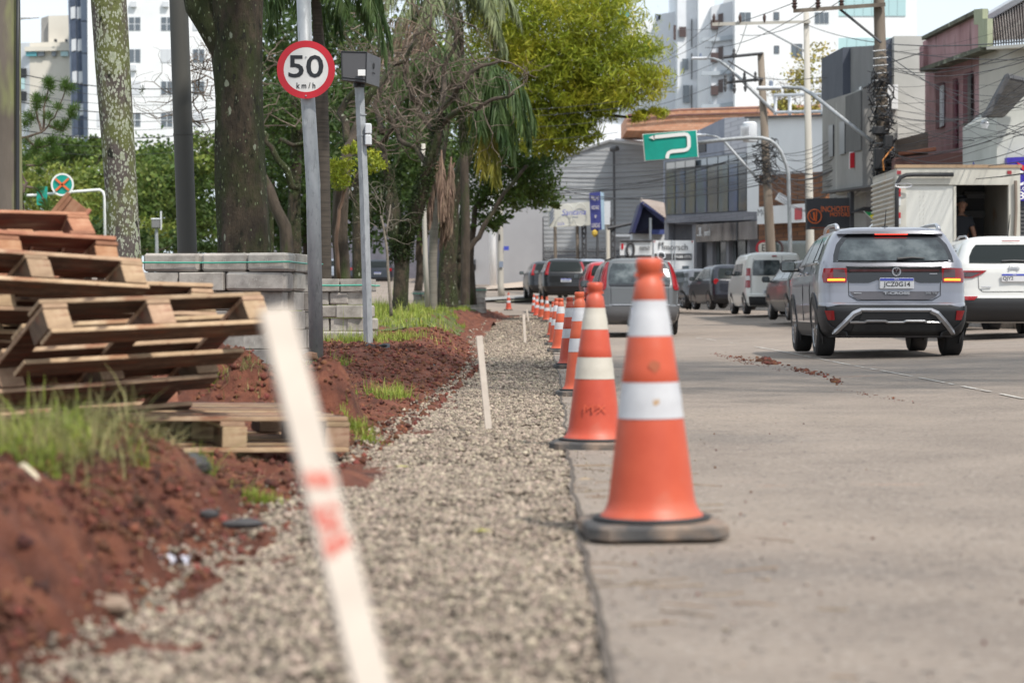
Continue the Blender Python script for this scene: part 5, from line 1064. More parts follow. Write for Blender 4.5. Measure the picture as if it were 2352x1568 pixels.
for k in range(9): cable((-20, 155+k*22, 60), (520, 192+k*17, 75), .4, .008 if k % 3 else .016, LL)
for v in (247, 262, 288, 318): cable((880, v, 46), (1420, v-14, 52), .15, .006, 'fine grey wire passing in front of the drooping palm fronds')
# ================================================================= vegetation
def leafmesh(name, pos, L, Wd, m, parent=None, down=0., dirs=None, **kw):
    n = len(pos)
    a = RNG.normal(size=(n, 3)) if dirs is None else dirs+.35*RNG.normal(size=(n, 3)); a[:, 2] -= down; a /= np.linalg.norm(a, axis=1)[:, None]+1e-9
    b = np.cross(a, RNG.normal(size=(n, 3))); b /= np.linalg.norm(b, axis=1)[:, None]+1e-9
    L = np.broadcast_to(L, n)[:, None]; Wd = np.broadcast_to(Wd, n)[:, None]
    V = np.stack([pos-a*L/2, pos+b*Wd/2, pos+a*L/2, pos-b*Wd/2], 1).reshape(-1, 3)
    return npmesh(name, V, (np.array([[0,1,2,3]])+4*np.arange(n)[:, None]), m, parent, **kw)
def cloud(clumps, sub=9, spread=.42):        # clumps of (u,v,d,ru,rv,rd,n): leaves gathered round twig ends for an uneven outline
    out = []
    for (u, v, d, ru, rv, rd, n) in clumps:
        s = FPX/d; c = np.array(P(u, v, d)); k = max(3, n//45)
        q = RNG.normal(size=(k, 3)); q /= np.linalg.norm(q, axis=1)[:, None]; q *= (RNG.random((k, 1))**.45)
        q = q*np.array([ru/s, rd, rv/s])+c
        w_ = q[RNG.integers(0, k, n)]+RNG.normal(size=(n, 3))*np.array([min(ru, rv)/s*spread*.55]*3)*np.array([1.2, 1.2, .6]); out.append(w_)
    return np.concatenate(out)
def limb(mb, pts, r0, r1, n=7, jit=0):
    pts = [P(*p) for p in pts]; q = []
    for a, b in zip(pts[:-1], pts[1:]):
        for k in range(3): q.append(a.lerp(b, k/3)+Vector((random.gauss(0, jit), random.gauss(0, jit), random.gauss(0, jit))) if (k or not q) else a.copy())
    q.append(pts[-1]); m = len(q); mb.tube(q, [r0+(r1-r0)*i/(m-1) for i in range(m)], n); return q
def twigs(mb, p, dirv, L, r_, depth, rnd, n=4, curl=.45):
    pts = [p.copy()]; d = dirv.normalized(); seg = 4
    for k in range(seg):
        d = (d+Vector((rnd.gauss(0, curl), rnd.gauss(0, curl), rnd.gauss(.05, curl)))).normalized(); pts.append(pts[-1]+d*L/seg)
    mb.tube(pts, [r_*(1-.5*k/seg) for k in range(seg+1)], n if r_ > .012 else 3, caps=False)
    if depth > 0:
        for k in range(rnd.choice((2, 3, 3))):
            q = pts[rnd.randint(2, seg)]; e = (d+Vector((rnd.gauss(0, .8), rnd.gauss(0, .8), rnd.gauss(.1, .7)))).normalized(); twigs(mb, q, e, L*rnd.uniform(.5, .8), r_*.5, depth-1, rnd, n, curl)
def rough_trunk(mb, pts, rad, n=28, amp=.12, seed=0):
    # trunk with furrowed, uneven surface
    A = [Vector(p) for p in pts]; rows = []; tot = 0
    steps = 60
    from bisect import bisect
    cum = [0]
    for a, b in zip(A[:-1], A[1:]): cum.append(cum[-1]+(b-a).length)
    for i in range(steps+1):
        s_ = cum[-1]*i/steps; j = min(bisect(cum, s_)-1, len(A)-2); f = (s_-cum[j])/(cum[j+1]-cum[j]); p = A[j].lerp(A[j+1], f); r_ = rad[j]+(rad[j+1]-rad[j])*f
        row = []
        for k in range(n):
            th = 2*math.pi*k/n; c_, s2 = math.cos(th), math.sin(th)
            rr = r_*(1+amp*float(fbm(c_*2.2+seed, s2*2.2, p.z*1.1, 3, 3))+amp*.5*float(vnoise(c_*7+seed, s2*7, p.z*1.6, 5)))
            row.append(p+Vector((c_*rr, s2*rr, 0)))
        rows.append(row+[row[0]])
    return mb.grid(rows)
def frond(mb, base, az, el, L, leaf, droop, rnd, w_=.02, dead=False):
    d = Vector((math.cos(az)*math.cos(el), math.sin(az)*math.cos(el), math.sin(el))); p = Vector(base); n = 16; pts = [p.copy()]
    for k in range(n):
        d = (d+Vector((0, 0, -droop/n*(.6+k/n*1.6)))).normalized(); p = p+d*L/n; pts.append(p.copy())
    mb.tube(pts, [.022*(1-.8*i/n) for i in range(n+1)], 4)
    for i in range(2, n+1):
        tg = (pts[i]-pts[i-1]).normalized(); side = tg.cross(Vector((0, 0, 1))); side = side.normalized() if side.length > .05 else Vector((1, 0, 0))
        for s_ in (-1, 1):
            for h in range(5):
                o = pts[i-1].lerp(pts[i], h/5); LL = leaf*(math.sin(math.pi*min(1, (i+.3)/(n+1)))**.5)*rnd.uniform(.75, 1.1)
                e = (side*s_*rnd.uniform(.3, .9)+tg*rnd.uniform(.3, .9)+Vector((rnd.gauss(0, .15), rnd.gauss(0, .15), -.3))).normalized(); q = [o]
                for m_ in range(3): e = (e+Vector((0, 0, -.55 if not dead else -1.2))).normalized(); q.append(q[-1]+e*LL/3)
                wv = Vector((rnd.gauss(0, 1), rnd.gauss(0, 1), .2)).normalized()*w_
                mb.add([q[0]-wv*.4, q[0]+wv*.4, q[1]-wv, q[1]+wv, q[2]-wv*.8, q[2]+wv*.8, q[3]], [(0,1,3,2),(2,3,5,4),(4,5,6)])
rnd = random.Random(21)
# --- leftmost trunk
t = thing('palm_tree', 'green yellow stained palm trunk cut by the left edge of the picture', 'palm tree', P(14, 740, 14.5))
mb = MB(); rough_trunk(mb, [P(10,800,14.5), P(12,470,14.5), P(-4,0,14.5), P(-6,-80,14.5)], [.125,.12,.15,.15], 24, .06); mb.build('trunk', mat('stained_palm_bark', [(.1,.085,.07),(.18,.155,.13)], 3, .95, .4, 26, stretch=(1,1,.3), spots=[((.27,.31,.11),.9,.46,.54),((.44,.45,.36),12,.66,.71),((.03,.035,.02),3,.66,.75)]), t, smooth=True)
MB().tube([P(41,800,14.4), P(40,470,14.4), P(40,150,14.4), P(42,-40,14.4)], .014, 8).build('conduit', K['plastic'], t, smooth=True)
# --- lichen trunk
t = thing('palm_tree', 'leaning palm trunk crusted with pale lichen', 'palm tree', P(288, 760, 18))
mb = MB(); rough_trunk(mb, [P(292,800,18), P(284,575,18), P(279,460,18), P(270,320,18), P(258,150,18), P(249,0,18), P(246,-90,18)], [.16,.15,.14,.145,.155,.16,.16], 36, .07, 3); mb.build('trunk', K['barklichen'], t, smooth=True)
mb = MB()
for k in range(26): a = rnd.uniform(0, 6.28); mb.tube([P(327,207,17.8)+Vector((0,0,0)), P(327,207,17.8)+Vector((math.cos(a)*.03, -.02, math.sin(a)*.045))], .0015, 3)
mb.build('air_plant', K['epiphyte'], t)
# --- big mossy trunk
t = thing('tree', 'massive dark mossy tree trunk with a heavy limb leaving it to the upper left', 'tree', P(565, 740, 20))
mb = MB(); rough_trunk(mb, [P(568,820,20), P(563,575,20), P(553,420,20), P(549,230,20), P(543,80,20), P(541,-10,20), P(541,-90,20)], [.31,.262,.245,.235,.245,.27,.3], 44, .16, 9); mb.build('trunk', K['barkmoss'], t, smooth=True)
mb = MB(); rough_trunk(mb, [P(520,140,20), P(492,70,20), P(466,28,20), P(452,-40,20), P(446,-110,20)], [.12,.17,.17,.16,.15], 24, .12, 4); mb.build('limb', K['barkmoss'], t, smooth=True)
mb = MB()  # unseen branches and crown, spread over the road to shade it
for k in range(26):
    p = Vector((-2.7+rnd.uniform(-.3,.3), 20, 4.6)); tgt = Vector((rnd.uniform(1, 11), rnd.uniform(11, 19), rnd.uniform(7.5, 9.5))); mb.tube([p, p.lerp(tgt, .3)+Vector((0,0,1.4)), p.lerp(tgt, .65)+Vector((0,0,.7)), tgt], [.11, .08, .05, .02], 5)
mb.build('branch', K['bark'], t)
n = 9000; c_ = np.stack([RNG.uniform(1, 12, 150), RNG.uniform(10, 19.5, 150), RNG.uniform(7.6, 10, 150)], 1); q = c_[RNG.integers(0, 150, n)]+RNG.normal(size=(n, 3))*np.array([.7, .7, .3])
leafmesh('crown', q, .3, .16, K['leafG'], t, kind='stuff')
# --- palm behind the sign
t = thing('palm_tree', 'dark ringed palm trunk right behind the speed sign with long hanging fronds', 'palm tree', P(742, 650, 31))
mb = MB(); rough_trunk(mb, [P(744,680,31), P(742,500,31), P(740,300,31), P(736,150,31), P(727,20,31), P(724,-60,31)], [.125,.12,.11,.1,.075,.08], 20, .05, 6); mb.build('trunk', mat('dark_ringed_bark', [(.03,.026,.022),(.085,.07,.055)], 5, .95, .6, 12, stretch=(.4,.4,6)), t, smooth=True)
mb = MB(); c_ = P(724,-70,31)
for k in range(24): frond(mb, c_, k/24*6.283+rnd.uniform(-.1,.1), rnd.uniform(.05, .9), rnd.uniform(1.6, 2.3), .5, rnd.uniform(1.9, 2.8), rnd, .012)
mb.build('crown', K['palm'], t)
# --- forked mossy tree with bare crown
t = thing('tree', 'forked tree with shaggy moss covered arms and bare gnarled branches', 'tree', P(917, 722, 40))
mb = MB(); D = 40
rough_trunk(mb, [P(917,735,D), P(918,700,D), P(922,620,D), P(921,560,D), P(926,540,D)], [.2,.16,.15,.17,.2], 22, .14, 2)
rough_trunk(mb, [P(918,570,D), P(905,510,D), P(897,430,D+.2), P(888,380,D+.3)], [.14,.15,.12,.09], 18, .2, 5)
rough_trunk(mb, [P(926,570,D), P(952,505,D-.2), P(972,430,D-.4), P(985,380,D-.5), P(1003,320,D-.6), P(1014,260,D-.6)], [.13,.14,.13,.13,.1,.07], 18, .2, 7); mb.build('trunk', K['barkmoss'], t, smooth=True)
mb = MB(); ends = []
for L in ([(888,390,D+.3),(870,330,D+.5),(905,280,D),(880,230,D+.4)], [(1003,320,D-.6),(960,250,D),(975,180,D),(1010,150,D)], [(985,380,D-.5),(930,330,D),(900,290,D+.4),(920,220,D+.6)], [(1010,270,D-.6),(1050,200,D-1),(1090,160,D-1),(1150,140,D-1)], [(1008,290,D-.6),(1060,250,D-1),(1110,240,D-1.2),(1180,215,D-1.4)],
          [(1012,250,D-.5),(1020,180,D),(1045,110,D),(1040,40,D)], [(960,250,D),(930,180,D),(950,100,D),(990,40,D)], [(880,300,D+.5),(860,240,D+1),(900,170,D+1),(890,100,D+1)]):
    ends.append(limb(mb, L, .065, .028, 6, .05))
mb.build('limb', K['bark'], t, smooth=True)
mb = MB()
for q in ends:
    for k in range(8): twigs(mb, q[rnd.randint(2, len(q)-1)], Vector((rnd.gauss(0,1), rnd.gauss(0,.7), rnd.gauss(.5,.7))), rnd.uniform(.5, 1.2), .017, 2, rnd)
mb.build('bare_branches', K['twig'], t, kind='stuff')
pos = []
for a, b, r_, n in ((P(918,570,D), P(888,385,D+.3), .14, 1500), (P(926,570,D), P(985,385,D-.5), .15, 2200), (P(985,385,D-.5), P(1014,262,D-.6), .11, 1000), (P(921,600,D), P(922,540,D), .2, 1100)):
    f = RNG.random((n, 1)); th = RNG.random(n)*6.28; rr = r_*RNG.uniform(.8, 1.35, n); pos.append(np.array(a)*(1-f)+np.array(b)*f+np.stack([np.cos(th)*rr, np.sin(th)*rr, RNG.normal(0, .03, n)], 1))
leafmesh('moss_leaves', np.concatenate(pos), .075, .025, K['epiphyte'], t, kind='stuff')
# --- other bare shrubby tree at its left
t = thing('tree', 'twisted brown trunk with a climbing vine behind the second kerbstone bundle', 'tree', P(785, 650, 33))
mb = MB(); rough_trunk(mb, [P(787,680,33), P(785,600,33), P(780,520,33), P(784,430,33), P(800,340,33.5), P(830,260,34)], [.15,.13,.14,.12,.09,.05], 20, .16, 12); mb.build('trunk', K['bark'], t, smooth=True)
mb = MB(); limb(mb, [(778,640,32.8),(772,560,32.7),(779,480,32.7),(795,430,32.7)], .035, .03, 6, .01); mb.build('vine', mat('vine_bark', (.16,.1,.07), rough=.9), t, smooth=True)
mb = MB()
for L in ([(784,430,33),(750,370,33.5),(700,330,34),(640,330,34)], [(690,435,34),(650,380,34),(610,325,34),(590,280,34)], [(800,340,33.5),(780,260,34),(840,180,34),(870,90,34)], [(830,260,34),(860,200,34),(900,150,35),(960,90,35)]): ends = limb(mb, L, .075, .03, 6, .05)
mb.build('limb', K['barkmoss'], t, smooth=True)
mb = MB()
for k in range(52): twigs(mb, P(rnd.uniform(790, 1010), rnd.uniform(-10, 330), rnd.uniform(33.5, 38)), Vector((rnd.gauss(0,1), rnd.gauss(0,.6), rnd.gauss(.2,.8))), rnd.uniform(.5, 1.2), .012, 2, rnd)
mb.build('bare_branches', K['twig'], t, kind='stuff')
leafmesh('leaves', cloud([(775,400,32.5,50,45,.6,900),(850,370,32,35,30,.5,500),(800,345,32.6,40,25,.5,300)]), .085, .03, K['leafY'], t, kind='stuff', down=.4)
# --- bare tree between pole and mossy trunk
t = thing('tree', 'leafless grey tree whose fine twigs reach out between the dark pole and mossy trunk', 'tree', P(640, 620, 42))
mb = MB(); limb(mb, [(670,660,42),(655,520,42),(600,400,42),(560,300,42)], .16, .07, 8, .03); mb.build('trunk', K['bark'], t, smooth=True)
mb = MB()
for k in range(24): twigs(mb, P(rnd.uniform(450, 520), rnd.uniform(110, 300), 42), Vector((-1+rnd.gauss(0,.6), rnd.gauss(0,.5), rnd.gauss(.1,.7))), rnd.uniform(.6, 1.2), .017, 2, rnd)
for k in range(14): twigs(mb, P(rnd.uniform(600, 680), rnd.uniform(110, 330), 42), Vector((rnd.gauss(0,.8), rnd.gauss(0,.5), rnd.gauss(.1,.7))), rnd.uniform(.7, 1.3), .015, 2, rnd)
mb.build('bare_branches', K['twig'], t, kind='stuff')
# --- background trunks seen in the gap
for (u, v0, w0, d, l) in ((678,640,.2,52,'dark narrow tree trunk far back between mossy trunk and speed sign post'),(823,620,.13,45,'thin dark trunk far back right beside the camera post'),(625,660,.10,70,'slim dark trunk far off at the right side of the massive mossy trunk')):
    t = thing('tree', l, 'tree', P(u, v0+20, d)); mb = MB(); rough_trunk(mb, [P(u,v0+40,d), P(u-3,480,d), P(u+4,300,d), P(u-6,200,d)], [w0,w0*.85,w0*.7,w0*.4], 14, .12, u); mb.build('trunk', K['barkmoss'], t, smooth=True)
    leafmesh('crown', cloud([(u,330,d,60,110,2,1500),(u-20,230,d,70,70,2,1200)]), .16, .08, K['leafD'], t, kind='stuff')
# --- sapling
t = thing('sapling', 'thin pale sapling stem leaning beside the forked tree', 'young tree', P(898, 724, 36)); mb = MB(); limb(mb, [(899,726,36),(893,640,36),(887,560,36),(875,495,36)], .03, .018, 6, .004); limb(mb, [(887,540,36),(893,500,36),(897,470,36)], .02, .012, 5, .004)
for k in range(14): twigs(mb, P(rnd.uniform(850,895), rnd.uniform(440,540), 36), Vector((rnd.gauss(-.3,1), 0, rnd.gauss(.6,.6))), .5, .008, 1, rnd)
mb.build('stem', mat('pale_bark', [(.28,.24,.2),(.12,.1,.08)], 18, .9), t, smooth=True)
# --- palm with grey trunk and drooping fronds
t = thing('palm_tree', 'grey ringed palm with drooping green and yellow fronds and hanging dead ones', 'palm tree', P(994, 705, 48))
mb = MB(); rough_trunk(mb, [P(995,720,48), P(994,600,48), P(1000,450,48), P(1020,300,48), P(1035,190,48)], [.1,.1,.11,.12,.15], 18, .05, 3); mb.build('trunk', mat('grey_ringed_bark', [(.13,.12,.1),(.22,.2,.17)], 4, .95, .5, 12, stretch=(.4,.4,5)), t, smooth=True)
mb = MB(); mY = MB(); mD = MB(); c_ = P(1050,185,48)
for k in range(26): frond(mb, c_+Vector((rnd.gauss(0,.08), rnd.gauss(0,.08), rnd.gauss(0,.1))), k/26*6.283, rnd.uniform(.0, 1.1), rnd.uniform(2.0, 2.9), .75, rnd.uniform(2.0, 3.0), rnd, .016)
for az, el, L in ((-.4,.6,2.6),(-.9,.5,2.5),(-.1,.7,2.8),(.2,.5,2.8),(-.6,.2,2.6),(-1.2,.4,2.4)): frond(mb, c_+Vector((.1,-.1,0)), az, el, L, .95, 3.0, rnd, .018)
for az, L in ((-.5,2.6),(-1.0,2.5),(-.7,2.7)): frond(mY, c_+Vector((.1,-.25,-.3)), az, -.25, L, .7, 3.4, rnd, .017)
for k in range(9): frond(mD, P(rnd.uniform(1000,1045), rnd.uniform(330,400), 46.6), rnd.uniform(0, 6.28), -1.25, rnd.uniform(1.3, 2.1), .6, 1.2, rnd, .018, True)
for az, el in ((2.6,.9),(3.2,.6),(2.9,1.1)): frond(mD, c_+Vector((-.2,0,.4)), az, el, 2.6, .5, 1.6, rnd, .012, True)
mb.build('crown', K['palm'], t); mY.build('yellow_fronds', K['palmY'], t); mD.build('dead_fronds', K['palmDead'], t)
# --- second palm high behind (fronds at the top)
t = thing('palm_tree', 'palm whose light green fronds fill the top between bare branches and yellow tree', 'palm tree', P(1080, 690, 56))
mb = MB(); rough_trunk(mb, [P(1068,700,56), P(1070,500,56), P(1060,200,56), P(1055,30,56)], [.13,.12,.12,.1], 14, .05, 3); mb.build('trunk', K['bark'], t, smooth=True); mb = MB(); c_ = P(1040,-40,56)
for k in range(24): frond(mb, c_, k/24*6.283, rnd.uniform(-.2, .9), rnd.uniform(2.4, 3.4), .8, rnd.uniform(1.8, 2.8), rnd, .018)
mb.build('crown', mat('pale_palm_leaf', [(.1,.13,.06),(.2,.23,.1)], 1, .6, island=.3), t)
# --- big yellow-green tree
t = thing('tree', 'large tree with a feathery yellow green crown spreading over the street', 'tree', P(1035, 690, 59)); D = 59
mb = MB(); rough_trunk(mb, [P(1028,705,D), P(1028,640,D), P(1030,560,D), P(1036,470,D), P(1080,330,D), P(1150,250,D)], [.34,.27,.26,.24,.2,.14], 24, .16, 8); rough_trunk(mb, [P(1056,690,D+1), P(1056,600,D+1), P(1062,520,D+1), P(1070,430,D+1)], [.2,.16,.15,.12], 16, .14, 3); mb.build('trunk', K['barkmoss'], t, smooth=True)
mb = MB()
for L in ([(1056,600,D),(1075,575,D),(1100,545,D),(1118,508,D),(1160,440,D),(1210,380,D)],): limb(mb, L, .1, .05, 7, .02)
for L in ([(1150,250,D),(1230,190,D),(1330,170,D),(1420,140,D)], [(1120,290,D),(1200,250,D),(1300,240,D),(1400,265,D),(1480,260,D)], [(1090,320,D),(1150,150,D),(1200,60,D),(1250,-20,D)], [(1150,250,D),(1260,120,D),(1350,50,D)], [(1100,330,D),(1200,300,D),(1260,320,D)]): limb(mb, L, .1, .03, 6, .06)
mb.build('limb', K['bark'], t, smooth=True)
cl = [(1280,290,D,70,45,1.6,1500),(1200,250,D,80,50,1.8,1800),(1310,320,D,40,30,1.2,600),(1350,200,D,110,70,2.2,3000),(1200,120,D,110,80,2.2,3000),(1180,60,D,105,90,2.2,4400),(1290,20,D,110,80,2.4,4200),(1390,70,D,95,75,2.2,3600),(1455,120,D,62,60,1.6,1900),(1490,185,D,45,50,1.2,1100),(1330,130,D,105,65,2.4,3600),(1240,150,D,85,55,2.2,2300),(1395,190,D,90,55,2,2500),(1290,225,D,85,45,2,1900),
      (1345,262,D,62,42,1.6,1400),(1400,240,D,60,35,1.4,1100),(1500,262,D,34,20,.8,420),(1455,265,D,32,14,.8,260),(1350,305,D,38,28,1,480),(1290,335,D,30,35,1,360),(1230,300,D,60,50,1.5,900),(1150,-30,D,120,60,2,1500),(1385,-10,D,90,50,2,1500)]
leafmesh('crown', cloud(cl, spread=.5), RNG.uniform(.14, .38, sum(c[-1] for c in cl)), .038, K['leafY'], t, kind='stuff', down=.75)
t = thing('tree', 'broad green tree whose low boughs hang beneath the yellow green crown', 'tree', P(1080, 690, 63)); D = 63
mb = MB(); limb(mb, [(1086,700,D),(1080,600,D),(1090,480,D),(1140,400,D),(1200,380,D)], .13, .05, 7, .02); limb(mb, [(1090,480,D),(1120,470,D),(1150,480,D)], .06, .03, 6, .02); mb.build('trunk', K['bark'], t, smooth=True)
cl = [(1150,370,D,80,60,1.6,2400),(1230,390,D,55,45,1.5,1500),(1190,440,D,65,40,1.4,1500),(1255,440,D,38,40,1.2,800),(1120,450,D,50,45,1.3,1100),(1240,340,D,60,45,1.5,1200),(1110,520,D,42,28,1,420),(1150,505,D,32,20,.9,260),(1080,390,D,60,70,1.6,1200),(1150,300,D,90,60,2,1700),(1270,475,D,20,14,.6,180)]
leafmesh('crown', cloud(cl, spread=.5), RNG.uniform(.09, .2, sum(c[-1] for c in cl)), .07, K['leafG'], t, kind='stuff', down=.2)
# --- green wall of trees, left and middle background
TG = 'green trees behind the trunks'
for (l, cl, m_, tr) in (
    ('dark green bushy tree far behind the speed camera and sign', [(700,420,75,110,130,5,3600),(640,520,75,70,80,4,1600),(770,300,72,110,120,4,3000),(850,480,72,70,90,4,1500),(900,330,70,90,130,4,2600)], 'leafD', (700,600)),
    ('olive green tree far behind the forked tree', [(960,420,80,80,120,4,2300),(1010,330,80,70,110,4,2000),(930,180,80,120,120,4,2600),(1040,180,80,90,120,4,1800)], 'leafG', (960,600)),
    ('dark upper foliage seen high behind the speed sign', [(640,120,80,70,150,4,2600),(620,300,80,60,80,4,1500),(770,90,80,110,110,4,2600)], 'leafD', (640,560)),
    ('rounded mid green tree behind the dark round pole', [(390,400,95,75,70,5,3200),(360,480,95,70,70,5,2600),(450,430,93,60,100,5,2600),(470,520,93,50,60,4,1300)], 'leafG', (400,560)),
    ('bright light green tree between lichen trunk and dark pole', [(340,370,100,45,40,4,1500),(350,540,90,70,35,4,1700),(330,440,100,40,50,4,1300),(480,350,90,40,50,4,1100)], 'leafL', (345,570)),
    ('yellowish green low tree left of the lichen trunk', [(200,420,100,75,55,5,3000),(120,470,98,80,50,5,2200),(220,490,96,60,60,4,2200),(60,430,98,60,70,4,1800)], 'leafL', (200,560)),
    ('dark olive tree top below the blue grey tower', [(190,350,108,55,30,5,1900),(130,370,108,70,40,5,1900),(235,330,108,30,16,3,500)], 'leafG', (190,500)),
    ('dark green undergrowth tree low behind the orange muddy pallets', [(220,550,85,90,40,4,2200),(120,540,85,90,40,4,1600),(310,560,85,60,30,4,1000),(440,560,80,60,25,4,800)], 'leafD', (230,590))):
    d = cl[0][2]; t = thing('tree', l, 'tree', P(tr[0], 690, d), group=TG); mb = MB(); limb(mb, [(tr[0],700,d),(tr[0]+4,tr[1],d),(cl[0][0],cl[0][1],d)], .2, .08, 7, .03)
    for c in cl: limb(mb, [(tr[0]+4,tr[1],d),((tr[0]+c[0])/2,(tr[1]+c[1])/2,d),(c[0],c[1],d)], .08, .03, 5, .05)
    mb.build('trunk', K['bark'], t); n = sum(c[-1] for c in cl); leafmesh('crown', cloud(cl, spread=.6), RNG.uniform(.16, .34, n), RNG.uniform(.1, .2, n), K[m_], t, kind='stuff')
t = thing('plants', 'yellowing climbing plants on the store roof pergola', 'plants', P(1860, 250, 84)); D = 84; mb = MB()
for k in range(16): twigs(mb, P(rnd.uniform(1780, 1885), 262, D), Vector((rnd.gauss(0,.4), 0, 1)), 1.3, .02, 2, rnd)
mb.build('stem', K['twig'], t); cl = [(1835,185,D,25,28,.6,380),(1870,140,D,30,45,.6,300),(1880,205,D,18,40,.5,260),(1800,215,D,35,15,.5,180),(1800,245,D,25,12,.5,420),(1830,250,D,30,9,.5,420),(1870,252,D,22,8,.5,260)]; leafmesh('leaves', cloud(cl, spread=.8), .16, .09, mat('autumn_leaf', [(.2,.2,.03),(.34,.25,.05)], 1, .6, island=.4), t, kind='stuff')
# --- pine bough
t = thing('pine_tree', 'near pine bough with bright needle tufts beside the leftmost trunk', 'pine tree', P(40, 470, 27)); D = 27; mb = MB(); tips = []
for L in ([(10,330,D),(60,315,D),(100,300,D),(125,270,D),(150,205,D)], [(100,300,D),(100,250,D),(112,195,D)], [(60,315,D),(80,340,D),(118,330,D)], [(10,330,D),(60,420,D),(30,520,D)], [(110,290,D),(145,300,D),(165,260,D)], [(30,380,D),(90,380,D),(130,360,D)], [(50,420,D),(90,440,D),(110,480,D)],[(95,300,D),(84,260,D),(83,235,D)],[(60,420,D),(50,460,D),(60,520,D)]):
    q = limb(mb, L, .02, .008, 5, .01); tips += [q[-1], q[-3]] if L[0][1] < 335 else [q[-1], q[-2], q[-4]]
tips += [P(u, v, D) for u, v in ((150,195),(165,205),(112,190),(115,205),(172,250),(165,270),(84,228),(60,290),(75,275),(60,330),(90,330),(110,270),(120,325),(140,300),(60,365),(80,350),(105,370),(55,390),(90,400),(125,345),(60,270),(130,290))]
mb.build('bough', K['twig'], t); nn = []; dd = []
for p in tips:
    n = 150; th = RNG.normal(size=(n, 3))+np.array([0, 0, .9]); th /= np.linalg.norm(th, axis=1)[:, None]; nn.append(np.array(p)+th*.055+RNG.normal(size=(n, 3))*.02); dd.append(th)
leafmesh('needles', np.concatenate(nn), .12, .006, K['pine'], t, kind='stuff', dirs=np.concatenate(dd)*2)
